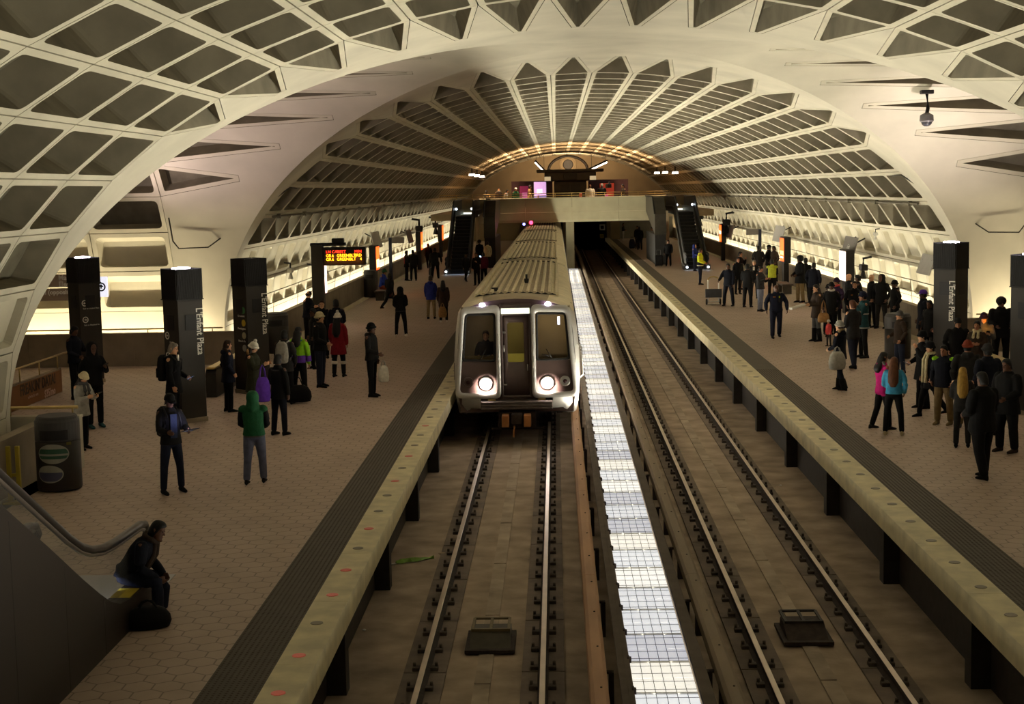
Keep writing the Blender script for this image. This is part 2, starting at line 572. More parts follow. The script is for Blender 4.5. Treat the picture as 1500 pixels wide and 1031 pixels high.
COVER = mat('cover_board', (0.48, 0.27, 0.15), 0.6, 0, 0.2, 3, stretch=(1, 0.2, 1))
COVER2 = mat('cover_board_dull', (0.24, 0.18, 0.12), 0.7, 0, 0.2, 3, stretch=(1, 0.2, 1))
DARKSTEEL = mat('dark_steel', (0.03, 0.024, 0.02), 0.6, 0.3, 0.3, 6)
Y0, Y1 = -9.0, 150.0
bm = bmesh.new()
bx(bm, -EDGE-0.6, EDGE+0.6, Y0, Y1, -1.6, ZB)
link('floor', bm, BED, label='dark concrete track bed between the platforms', cat='floor', kind='structure')
# floors of the platforms
WX0 = 9.95
for s in (-1, 1):
    bm = bmesh.new()
    xi = EDGE+0.42+0.60
    z0, z1 = -0.18, 0.0
    def plate(x0, x1, y0, y1):
        a, b = sorted((s*x0, s*x1)); bx(bm, a, b, y0, y1, z0, z1)
    plate(xi, WX0, Y0, Y1)
    plate(WX0, X_OUT, 26.6, 44.2)
    lb = 'left' if s < 0 else 'right'
    link('floor', bm, TILE, label='reddish brown hexagonal tiles of the %s platform' % lb, cat='floor', kind='structure')
    # tactile strip with domes
    bm = bmesh.new()
    a, b = sorted((s*(EDGE+0.42), s*(EDGE+1.02)))
    bx(bm, a, b, Y0, Y1, -0.18, 0.001)
    y = 13.0
    rr = 0.013
    while y < 40.0:
        for k in range(10):
            x = s*(EDGE+0.42+0.03+0.06*k)
            q = [bm.verts.new((x+dx*0.015, y+dy*0.015, 0.001)) for dx, dy in ((1, 1), (-1, 1), (-1, -1), (1, -1))]
            t = [bm.verts.new((x+dx*0.008, y+dy*0.008, 0.007)) for dx, dy in ((1, 1), (-1, 1), (-1, -1), (1, -1))]
            bm.faces.new(t)
            for i in range(4): bm.faces.new((q[i], q[(i+1) % 4], t[(i+1) % 4], t[i]))
        y += 0.06
    link('trim_1' if s < 0 else 'trim_2', bm, TACT, label='bumpy dark warning strip along the %s platform' % lb, cat='warning strip', kind='structure')
    # granite edge: slabs of 4 ft with a face, lights set in
    bm = bmesh.new()
    y = Y0; 
    while y < Y1:
        y1 = min(y+2.42, Y1)
        a, b = sorted((s*EDGE, s*(EDGE+0.42)))
        bx(bm, a, b, y+0.004, y1-0.004, -0.30, 0.003, 0)
        y = y1
    g = link('trim_3' if s < 0 else 'trim_4', bm, GRANITE, label='pale granite edge of the %s platform' % lb, cat='platform edge', kind='structure')
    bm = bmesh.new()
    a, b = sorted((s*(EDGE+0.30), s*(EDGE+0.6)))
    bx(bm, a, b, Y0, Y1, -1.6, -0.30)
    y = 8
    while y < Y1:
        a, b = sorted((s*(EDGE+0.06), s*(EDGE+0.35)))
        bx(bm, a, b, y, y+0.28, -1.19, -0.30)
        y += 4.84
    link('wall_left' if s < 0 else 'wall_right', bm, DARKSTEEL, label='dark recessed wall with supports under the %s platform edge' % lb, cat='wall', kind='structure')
    # edge lights flush in the granite
    red = mat('edge_light_red', (0.50, 0.13, 0.09), 0.4, 0, 0.1, 5, emit=(0.9, 0.12, 0.08), emit_strength=0.10)
    dull = mat('edge_light_dull', (0.20, 0.17, 0.11), 0.4, 0, 0.1, 5)
    mes = {}
    for key, mt in (('r', red), ('d', dull)):
        b2 = bmesh.new(); lathe(b2, [(0.075, 0), (0.072, 0.006), (0.055, 0.008)], 16)
        me = bpy.data.meshes.new('edge_light'); bmesh.ops.recalc_face_normals(b2, faces=b2.faces); b2.to_mesh(me); b2.free(); me.materials.append(mt); mes[key] = me
    for k in range(70):
        yy = 14.3+1.205*k
        key = 'r' if (s < 0 and k in (0, 1, 3, 4, 6, 9, 11, 14)) else 'd'
        o = bpy.data.objects.new('edge_light', mes[key]); COL.objects.link(o); o.parent = g
        o.location = (s*(EDGE+0.23), yy, 0.003)
        if key == 'r': o['label'] = 'red glowing edge light'
    # parapets along the trough
    def wallrun(pts, label, top=0.92, m_=None):
        """low wall of 3 m panels along a list of plan points"""
        bm = bmesh.new()
        for (xa, ya), (xb, yb) in zip(pts, pts[1:]):
            L = hypot(xb-xa, yb-ya); t = Vector((xb-xa, yb-ya, 0))/L; nn = Vector((-t.y, t.x, 0))
            n = max(1, round(L/3.0))
            for k in range(n):
                p, q = L*k/n+0.006, L*(k+1)/n-0.006
                o = Vector((xa, ya, 0))
                for z0, z1, w in ((0, top, 0.08), (top, top+0.05, 0.11)):
                    if z1 > top: p, q = L*k/n, L*(k+1)/n
                    c = [o+t*p-nn*w, o+t*q-nn*w, o+t*q+nn*w, o+t*p+nn*w]
                    loft(bm, [[v+Vector((0, 0, z)) for v in c] for z in (z0, z1)])
        link('wall_left' if s < 0 else 'wall_right', bm, m_ or PARAPET, label=label, cat='parapet', kind='structure')
    wx = s*(WALLX+0.08)
    wallrun([(wx, 150.0), (wx, 43.38), (s*X_OUT, 43.38)], 'low brown parapet along the %s trough beyond the crossing' % lb)
    wallrun([(wx, Y0), (wx, 26.3)], 'low brown parapet along the near %s trough' % lb)
    wallrun([(s*15.0, 26.9), (s*9.85, 26.9)], 'pale low wall at the near end of the %s way down' % lb, m_=CONC2)
# running rails with fasteners
def rail_profile(x):
    return [(x-0.07, ZR-0.15), (x+0.07, ZR-0.15), (x+0.07, ZR-0.135), (x+0.012, ZR-0.115), (x+0.012, ZR-0.04),
            (x+0.036, ZR-0.03), (x+0.036, ZR-0.004), (x+0.030, ZR), (x-0.030, ZR), (x-0.036, ZR-0.004), (x-0.036, ZR-0.03), (x-0.012, ZR-0.04), (x-0.012, ZR-0.115), (x-0.07, ZR-0.135)]
b2 = bmesh.new()
bx(b2, -0.20, 0.20, -0.09, 0.09, ZB, ZR-0.145, 0, 0.008)
for sx in (-1, 1):
    bx(b2, sx*0.115-0.05, sx*0.115+0.05, -0.06, 0.06, ZR-0.145, ZR-0.09, 0, 0.01)
    tube(b2, [(sx*0.14, 0.02, ZR-0.1), (sx*0.14, 0.02, ZR-0.045)], 0.022, 6)
me_fast = bpy.data.meshes.new('rail_fastener'); bmesh.ops.recalc_face_normals(b2, faces=b2.faces); b2.to_mesh(me_fast); b2.free()
me_fast.materials.append(FASTIRON)
for tr, tn in ((-TRK, 'left'), (TRK, 'right')):
    for rs, rn in ((-0.75, 'left'), (0.75, 'right')):
        bm = bmesh.new()
        x = tr+rs
        prof = rail_profile(x)
        V = loft(bm, [[(u, yy, v) for u, v in prof] for yy in (Y0, Y1)], 1)
        for f in bm.faces:
            if all(v.co.z > ZR-0.0045 for v in f.verts): f.material_index = 0
        r = link('running_rail', bm, [RAILSTEEL, RUST], label='polished steel %s rail of the %s track' % (rn, tn), cat='rail', group='running rails')
        for k in range(100):
            o = bpy.data.objects.new('fastener', me_fast); COL.objects.link(o); o.parent = r
            o.location = (x, 13.2+0.762*k, 0)
    # raised slab under the rails and the centre gutter cover
    bm = bmesh.new()
    for rs in (-0.75, 0.75):
        y = Y0
        while y < Y1:
            bx(bm, tr+rs-0.27, tr+rs+0.27, y+0.01, y+2.27, ZB-0.05, ZB+0.03)
            y += 2.286
    link('trim_5', bm, PLINTH, label='concrete plinths under the rails of the %s track' % tn, cat='track plinth', kind='structure')
    bm = bmesh.new()
    y = Y0
    while y < Y1:
        y2 = y+3.0
        bx(bm, tr-0.10, tr+0.10, y+0.02, y2-0.02, ZB-0.05, ZB+0.025)
        y = y2
    link('gutter_cover', bm, SLAB, label='narrow concrete gutter cover down the middle of the %s track' % tn, cat='gutter cover')
# third rail cover boards
for s, nm, mt, lbl in ((-1, 'left', COVER, 'orange brown third rail cover board beside the left track'), (1, 'right', COVER2, 'dull brown third rail cover board beside the right track')):
    t = thing('third_rail', lbl, 'cover board', (0, 0, 0), 0)
    bm = bmesh.new()
    x0 = s*0.73
    prof = [(x0-0.11, -0.72), (x0-0.10, -0.62), (x0-0.06, -0.585), (x0+0.06, -0.585), (x0+0.10, -0.62), (x0+0.11, -0.72), (x0+0.09, -0.72), (x0+0.08, -0.63), (x0-0.08, -0.63), (x0-0.09, -0.72)]
    y = Y0
    while y < 149:
        loft(bm, [[(u, yy, v) for u, v in prof] for yy in (y+0.005, min(y+6.0, 149.5)-0.005)], 0)
        y += 6.0
    link('cover_board', bm, mt, t)
    bm = bmesh.new()
    loft(bm, [[(u, yy, v) for u, v in ((x0-0.03, -0.86), (x0+0.03, -0.86), (x0+0.03, -0.78), (x0-0.03, -0.78))] for yy in (Y0, 149.5)])
    link('conductor_rail', bm, DARKSTEEL, t)
    for k in range(40):
        bm = bmesh.new() if k == 0 else None
        if k == 0:
            bx(bm, x0-0.05, x0+0.05, -0.04, 0.04, ZB, -0.86, 0); bx(bm, x0-0.16*s-0.03, x0-0.16*s+0.03, -0.05, 0.05, ZB, -0.70)
            bx(bm, min(x0-0.17*s, x0), max(x0-0.17*s, x0), -0.03, 0.03, -0.72, -0.69)
            ins = link('insulator', bm, RUST, t); ins.location = (0, 14, 0)
        else:
            c = ins.copy(); COL.objects.link(c); c.parent = t; c.location = (0, 14+3.0*k, 0)
        
    # small bolts on the board
    bm = bmesh.new()
    for k in range(60):
        lathe(bm, [(0.014, 0), (0.012, 0.012)], 8, 0, (x0+0.02, 14.6+1.5*k, -0.587))
    link('bolts', bm, RUST, t)
# light trough between the tracks
t = thing('light_trough', 'long bright trough of fluorescent panels between the two tracks', 'light strip', (0, 0, 0))
bm = bmesh.new()
for s in (-1, 1):
    a, b = sorted((s*0.36, s*0.42)); bx(bm, a, b, Y0, 104.4, ZB, -0.56)
    a, b = sorted((s*0.36, s*0.50)); bx(bm, a, b, Y0, 104.4, -0.60, -0.565)
bx(bm, -0.36, 0.36, Y0, 104.4, ZB, -0.95)
link('trough_wall', bm, mat('trough_concrete', (0.10, 0.075, 0.055), 0.8, 0, 0.2, 4), t)
PT = [(1.0, 0.97, 0.90), (0.97, 0.97, 1.0), (1.0, 0.95, 0.84), (0.93, 0.95, 1.0), (1.0, 0.92, 0.74), (0.86, 0.88, 1.0), (1.0, 0.97, 0.90), (0.95, 0.97, 1.0)]
pm = []
for i, c in enumerate(PT):
    st = (0.72, 0.66, 0.68, 0.55, 0.64, 0.42, 0.76, 0.60)[i]
    m = bpy.data.materials.new('lamp_diffuser'); m.use_nodes = True
    nt = m.node_tree; b = nt.nodes['Principled BSDF']
    tc = nt.nodes.new('ShaderNodeTexCoord')
    w = nt.nodes.new('ShaderNodeTexWave'); w.bands_direction = 'Y'; w.inputs['Scale'].default_value = 9.0; w.inputs['Distortion'].default_value = 0.3
    nt.links.new(tc.outputs['Object'], w.inputs['Vector'])
    mr = nt.nodes.new('ShaderNodeMapRange'); mr.inputs['To Min'].default_value = st*0.90; mr.inputs['To Max'].default_value = st*1.06
    nt.links.new(w.outputs['Fac'], mr.inputs['Value'])
    b.inputs['Base Color'].default_value = (0.6, 0.6, 0.6, 1); b.inputs['Roughness'].default_value = 0.4
    b.inputs['Emission Color'].default_value = c + (1,)
    nt.links.new(mr.outputs['Result'], b.inputs['Emission Strength'])
    pm.append(m)
def panel_mesh(mt):
    bm = bmesh.new()
    L, W = 1.092, 0.345
    bx(bm, -W, W, 0.004, L/2-0.003, -0.64, -0.63, 0); bx(bm, -W, W, L/2+0.003, L-0.004, -0.64, -0.63, 0)
    # wire grid over the lens, frame bars, hinge lug
    for k in range(1, 6): tube(bm, [(-W+2*W*k/6, 0, -0.622), (-W+2*W*k/6, L, -0.622)], 0.0035, 4, 1)
    for k in range(4): tube(bm, [(-W, L*(0.13+0.25*k), -0.624), (W, L*(0.13+0.25*k), -0.624)], 0.003, 4, 1)
    bx(bm, -W, W, -0.012, 0.012, -0.635, -0.612, 2)
    bx(bm, -W-0.03, -W+0.015, -0.03, 0.03, -0.62, -0.56, 1); tube(bm, [(-W-0.02, -0.06, -0.57), (-W-0.02, 0.06, -0.57)], 0.02, 6, 1)
    return bm
shapes = [None]*8
order = [0, 6, 2, 1, 0, 7, 4, 1, 3, 0, 2, 6, 4, 7, 3, 1, 5, 0, 2, 0, 5, 3, 4, 1, 7, 4, 3, 2, 0, 1, 6, 2]
n = 0
for k in range(-3, 83):
    i = order[(k*5+k//3) % len(order)]
    if k > 0 and k % 11 == 0: i = 5
    if shapes[i] is None:
        o = link('lamp_panel', panel_mesh(pm[i]), [pm[i], RUST, WHITE], t); shapes[i] = o
    else:
        o = shapes[i].copy(); COL.objects.link(o); o.parent = t
    o.location = (0, 13.8+1.098*k, 0)
# ---------------------------------------------------------------- far mezzanine, end wall, tunnels
BEAM = mat('mezzanine_concrete', (0.40, 0.36, 0.23), 0.8, 0, 0.08, 1.2, bump=0.08, bump_scale=10)
TAN = mat('tan_concrete', (0.36, 0.27, 0.16), 0.8, 0, 0.1, 1.5)
ENDW = mat('end_wall_concrete', (0.26, 0.19, 0.11), 0.85, 0, 0.15, 0.5)
TUNNEL = mat('tunnel_black', (0.008, 0.007, 0.006), 0.9)
GREYWALL = mat('grey_service_wall', (0.17, 0.16, 0.13), 0.8, 0, 0.1, 2)
YB, MZ = 105.0, 3.30
# end wall with two tunnel mouths
bm = bmesh.new()
n = 48
top = [(VA*cos(pi*k/n), VZ+VB*sin(pi*k/n)) for k in range(n+1)]
def wall_piece(x0, x1, z0):
    pts = [(x0, z0), (x1, z0)]
    zz = lambda x: VZ+VB*sqrt(max(0, 1-(x/VA)**2))
    m = 12
    pts += [(x1+(x0-x1)*k/m, zz(x1+(x0-x1)*k/m)) for k in range(m+1)]
    prism(bm, pts, 'y', 150.0, 150.4)
for x0, x1, z0 in ((-11.05, -3.9, -1.2), (-3.9, -0.45, 2.4), (-0.45, 0.55, -1.2), (0.55, 3.9, 2.0), (3.9, 11.05, -1.2)):
    wall_piece(x0, x1, z0)
link('wall_back', bm, ENDW, label='brown concrete end wall of the hall with two tunnel mouths', cat='wall', kind='structure')
bm = bmesh.new()
for x0, x1 in ((-3.9, -0.45), (0.55, 3.9)):
    bx(bm, x0-0.2, x0, 150.2, 175, -1.3, 2.6); bx(bm, x1, x1+0.2, 150.2, 175, -1.3, 2.6)
    bx(bm, x0, x1, 150.2, 175, 2.4, 2.7); bx(bm, x0, x1, 150.2, 175, -1.4, -1.2); bx(bm, x0, x1, 175, 175.2, -1.4, 2.7)
link('wall_back', bm, TUNNEL, label='black bore of the running tunnels behind the end wall', cat='tunnel', kind='structure')
# floor slab of the mezzanine and its front beam
bm = bmesh.new()
bx(bm, -9.9, 9.9, YB+0.6, 150, MZ-0.45, MZ)
link('floor', bm, TAN, label='slab of the far mezzanine bridging the tracks', cat='floor', kind='structure')
t = thing('footbridge_beam', 'broad pale concrete beam of the far mezzanine spanning both tracks', 'beam', (0, YB, 0))
bm = bmesh.new()
xs = [-6.5, -3.25, 0.0, 3.25, 6.55]
for a, b in zip(xs, xs[1:]):
    prism(bm, [(0.0, 2.78), (0.0, 3.30), (0.7, 3.30), (0.7, 2.85), (0.25, 2.62), (0.06, 2.62)], 'x', a+0.008, b-0.008)
    prism(bm, [(-0.03, 3.315), (-0.03, 4.30), (0.18, 4.34), (0.18, 3.315)], 'x', a+0.008, b-0.008)
link('beam', bm, BEAM, t)
for sgn in (-1, 1):
    bm = bmesh.new(); bx(bm, sgn*6.62-0.1, sgn*6.62+0.1, -0.1, 0.5, 1.2, 4.2, 0, 0.03)
    link('end_fin', bm, TAN, t)
# railing on top
bm = bmesh.new()
for z in (4.46, 4.62): tube(bm, [(-9.2, 0.1, z), (9.2, 0.1, z)], 0.022, 6)
x = -9.2
while x <= 9.21:
    tube(bm, [(x, 0.1, 4.3), (x, 0.1, 4.62)], 0.018, 6); x += 1.15
link('railing', bm, BRASS, t)
for x, y, lb in ((-0.16, YB+1.2, 'concrete column under the far mezzanine, rising between the tracks'),):
    o = thing('column', lb, 'column', (x, y, 0))
    bm = bmesh.new(); bx(bm, -0.29, 0.29, -0.35, 0.35, -0.9, 2.66, 0, 0.03); link('shaft', bm, BEAM, o)
    bm = bmesh.new(); bx(bm, -0.34, 0.34, -0.40, 0.40, -1.2, -0.85, 0, 0.03); link('plinth', bm, PARAPET, o)
# service walls on the platforms under the mezzanine
for a, b, c, lb in ((5.0, 10.2, GREYWALL, 'grey service wall at the far end of the right platform'), (-10.2, -4.7, ENDW, 'brown service wall at the far end of the left platform')):
    bm = bmesh.new(); bx(bm, a, b, 147.0, 147.3, 0, MZ-0.45)
    link('wall_back', bm, c, label=lb, cat='wall', kind='structure')
bm = bmesh.new(); bx(bm, 4.15, 5.0, 145.5, 147.3, 0, MZ-0.45)
link('wall_back', bm, ENDW, label='tan pier beside the right tunnel mouth', cat='wall', kind='structure')
# small signs by the tunnel mouth
t = thing('track_sign', 'white square notice on the dark wall by the right tunnel mouth', 'sign', (3.45, 149.9, 1.05))
bm = bmesh.new(); bx(bm, -0.28, 0.28, -0.04, 0, -0.3, 0.3, 0, 0.01); link('plate', bm, WHITE, t)
bm = bmesh.new(); bx(bm, -0.16, 0.16, -0.05, -0.04, -0.16, 0.16); link('symbol', bm, BLACK, t)
t = thing('warning_sign', 'small yellow notice under the white one by the tunnel mouth', 'sign', (3.4, 149.9, 0.18))
YEL = mat('yellow_paint', (0.62, 0.50, 0.03), 0.55, 0, 0.08, 6)
bm = bmesh.new(); bx(bm, -0.2, 0.2, -0.04, 0, -0.2, 0.2, 0, 0.01); link('plate', bm, YEL, t)
bm = bmesh.new(); bx(bm, -0.12, 0.12, -0.05, -0.04, -0.03, 0.03); link('text_bar', bm, BLACK, t)

# red and blue signal by the left tunnel mouth, above the train
t = thing('track_signal', 'small signal glowing red and blue over the far end of the train roof', 'signal', (-3.1, 103.6, 2.55))
bm = bmesh.new(); bx(bm, -0.34, -0.12, 0, 0.12, -0.12, 0.10, 0, 0.02); bx(bm, 0.10, 0.42, 0, 0.12, -0.06, 0.26, 0, 0.02); tube(bm, [(-0.23, 0.06, 0.08), (0.2, 0.06, 0.12), (0.2, 1.3, 0.16)], 0.025, 6); link('housing', bm, BLACK, t)
bm = bmesh.new(); lathe(bm, [(0.09, 0), (0.08, 0.03)], 12); b = link('blue_lens', bm, emat('signal_blue', (0.15, 0.15, 1.0), 9), t, label='blue glowing lens'); b.location = (-0.23, 0, 0); b.rotation_euler = (pi/2, 0, 0)
bm = bmesh.new(); lathe(bm, [(0.13, 0), (0.12, 0.03)], 12); b = link('red_lens', bm, emat('signal_red', (1.0, 0.02, 0.05), 9), t, label='red glowing lens'); b.location = (0.26, 0, 0.10); b.rotation_euler = (pi/2, 0, 0)
area_lamp('signal_glow', (-2.85, 103.4, 2.75), 0.2, 0.2, 5, (1.0, 0.03, 0.08), (radians(50), 0, 0), 160)

# ---- station furniture on the mezzanine
KIOSK = mat('kiosk_dark', (0.025, 0.018, 0.014), 0.5, 0.1, 0.2, 4)
t = thing('station_kiosk', 'dark station manager kiosk in the middle of the far mezzanine', 'kiosk', (0.2, 135, MZ))
bm = bmesh.new(); bx(bm, -1.45, 1.45, 0, 3.0, 0, 2.3, 0, 0.05); bx(bm, -2.3, 2.3, -0.4, 3.4, 2.3, 3.1, 0, 0.1); link('booth', bm, KIOSK, t)
bm = bmesh.new(); bx(bm, -3.0, 3.0, -0.5, 3.4, 3.1, 3.35, 0, 0.05); link('roof_tray', bm, KIOSK, t)
bm = bmesh.new(); bx(bm, -0.9, -0.05, -0.03, 0.0, 0.1, 2.0); bx(bm, 0.05, 0.9, -0.03, 0.0, 0.1, 2.0); link('doors', bm, BLACK, t)
bm = bmesh.new(); bx(bm, -0.6, 0.6, -0.55, -0.42, 2.45, 3.0, 0, 0.03); link('display_board', bm, BLACK, t)
for x in (-1.55, 1.55):
    bm = bmesh.new(); bx(bm, x*1.3-0.28, x*1.3+0.28, -0.46, -0.42, 2.36, 2.72, 0, 0.01); q = link('notice', bm, emat('notice_cream', (0.9, 0.75, 0.45), 0.35), t, label='pale glowing notice')
o = thing('roundel', 'round medallion with a dark arch on the end wall above the kiosk', 'medallion', (0.15, 149.8, 7.3))
bm = bmesh.new()
tube(bm, [(1.9*cos(pi*k/20), -0.05, 1.35*sin(pi*k/20)-0.55) for k in range(21)], 0.12, 8); link('arch_band', bm, KIOSK, o)
bm = bmesh.new(); lathe(bm, [(0.85, 0), (0.85, 0.1), (0.7, 0.16), (0.66, 0.08), (0.01, 0.08)], 28); d = link('disc', bm, TAN, o); d.rotation_euler = (pi/2, 0, 0)
bm = bmesh.new(); lathe(bm, [(0.52, 0.08), (0.45, 0.13), (0.01, 0.13)], 20); d = link('boss', bm, KIOSK, o); d.rotation_euler = (pi/2, 0, 0)
def ad_panel(x, y, w, h, col, st, lb, z=MZ, border=(0.02, 0.015, 0.02), marks=()):
    t = thing('poster_case', lb, 'advertisement', (x, y, z))
    bm = bmesh.new(); bx(bm, -w/2-0.06, w/2+0.06, 0.02, 0.2, 0.3, 0.3+h+0.12, 0, 0.02); bx(bm, -w/2, -w/2+0.08, 0.03, 0.18, 0, 0.3); bx(bm, w/2-0.08, w/2, 0.03, 0.18, 0, 0.3); link('case', bm, KIOSK, t)
    bm = bmesh.new(); bx(bm, -w/2, w/2, 0, 0.02, 0.36, 0.36+h); link('poster', bm, emat('poster_'+lb[:9].replace(' ', '_'), col, st), t)
    for i, (a, b, c, d, cc, ss) in enumerate(marks):
        bm = bmesh.new(); bx(bm, a, b, -0.006, 0, 0.36+c, 0.36+d); link('poster_patch', bm, emat('poster_patch_%s_%d' % (lb[:4], i), cc, ss), t)
    return t
ad_panel(-3.95, 139, 0.95, 1.6, (0.55, 0.05, 0.15), 0.22, 'dim magenta poster left of the mezzanine kiosk', marks=[(-0.25, 0.2, 0.5, 1.0, (0.5, 0.1, 0.25), 0.8)])
ad_panel(-2.45, 130, 1.05, 1.9, (0.42, 0.30, 0.72), 0.5, 'lit lilac poster nearest the kiosk on the mezzanine', marks=[(-0.3, 0.2, 0.9, 1.3, (0.4, 0.45, 0.9), 0.8), (-0.35, 0.35, 0.2, 0.5, (0.6, 0.25, 0.5), 0.7)])
ad_panel(3.6, 139, 1.3, 1.7, (0.75, 0.08, 0.04), 0.25, 'red poster right of the mezzanine kiosk, behind the two men', marks=[(-0.4, 0.1, 0.3, 0.7, (0.6, 0.05, 0.2), 0.7)])
bm = bmesh.new(); bx(bm, -5.2, -1.4, 140.0, 140.2, MZ, MZ+2.4); bx(bm, 1.9, 5.6, 140.0, 140.2, MZ, MZ+2.4)
link('wall_back', bm, mat('maroon_panel', (0.07, 0.03, 0.04), 0.6, 0, 0.15, 3), label='maroon panels either side of the kiosk', cat='wall', kind='structure')
# hanging batten lamps over the mezzanine
for x, y, z, dx, dy, lb in ((-2.5, 139, 6.95, 0.9, -0.95, 'white tube lamp slanting over the mezzanine, left of the medallion'), (2.85, 139, 6.95, 1.6, 0.7, 'white tube lamp slanting over the mezzanine, right of the medallion')):
    t = thing('tube_lamp', lb, 'lamp', (x, y, z))
    d = Vector((dx*0.5, 0, dy*0.5)); 
    bm = bmesh.new(); tube(bm, [-d*1.05, d*1.05], 0.10, 8); link('batten', bm, KIOSK, t).location = (0, 0, 0.10)
    bm = bmesh.new(); tube(bm, [-d, d], 0.09, 8); link('fluorescent_tube', bm, emat('tube_white', (1.0, 0.86, 0.66), 5), t)
    bm = bmesh.new(); zt = VZ+VB*sqrt(1-(x/VA)**2)-z
    for q in (-0.4, 0.4): tube(bm, [d*q*2+Vector((0, 0, 0.1)), d*q*2+Vector((0, 0, zt-d.z*q*2))], 0.02, 6)
    link('hanger', bm, KIOSK, t)
# six floodlights on the vault flanks over the far escalators
for i, (x, y, z) in enumerate(((-7.0, 106.5, 6.0), (-7.0, 113.5, 6.0), (-7.0, 121, 6.0), (7.3, 106.5, 5.85), (7.1, 113.5, 5.95), (7.0, 121, 6.0))):
    sgn = -1 if x < 0 else 1
    rank = ('nearest', 'middle', 'farthest')[i % 3]
    t = thing('floodlight', '%s of the three small floodlights on the %s flank of the far vault' % (rank, 'left' if sgn < 0 else 'right'), 'lamp', (x, y, z), 0, 'floodlights over the far mezzanine')
    bm = bmesh.new(); bx(bm, -0.24, 0.24, 0.0, 0.35, -0.02, 0.14, 0, 0.03); bx(bm, -0.05, 0.05, 0.1, 0.2, 0.1, 0.48); link('housing', bm, KIOSK, t)
    bm = bmesh.new(); bx(bm, -0.20, 0.20, -0.03, 0.0, 0.0, 0.11, 0, 0.01); bx(bm, -0.22, 0.22, 0.0, 0.33, -0.04, -0.02); link('lens', bm, emat('flood_lens', (1.0, 0.88, 0.70), 7), t)
    L = bpy.data.lights.new('floodlight_beam', 'SPOT'); L.energy = 420; L.color = (1.0, 0.62, 0.32); L.spot_size = radians(125); L.spot_blend = 0.8; L.shadow_soft_size = 0.2
    lo = bpy.data.objects.new('floodlight_beam', L); COL.objects.link(lo); lo.location = (x-sgn*0.2, y-0.2, z-0.15); lo.rotation_euler = (0, sgn*radians(18), 0)
for x, y, w in ((-4.2, 112, 1500), (0, 112, 1700), (4.2, 112, 1500), (-4.2, 121, 1300), (0, 121, 1500), (4.2, 121, 1300), (-3, 130, 1300), (3, 130, 1300), (-5.5, 140, 320), (5.5, 140, 320)):
    area_lamp('mezzanine_uplight', (x, y, 4.4), 2.2, 3.0, w*0.22, (1.0, 0.66, 0.36), UP, 110)
area_lamp('end_wall_fill', (0.2, 140.5, 7.0), 3.0, 0.6, 420, (1.0, 0.72, 0.42), (radians(105), 0, 0), 120)  # added light that brightens the end wall, no fitting there
for x in (-3.5, 3.0): area_lamp('mezzanine_people_fill', (x, 106.6, 7.4), 1.2, 0.3, 90, (1.0, 0.75, 0.5), (0, 0, 0), 120)  # added lights to brighten the people behind the railing
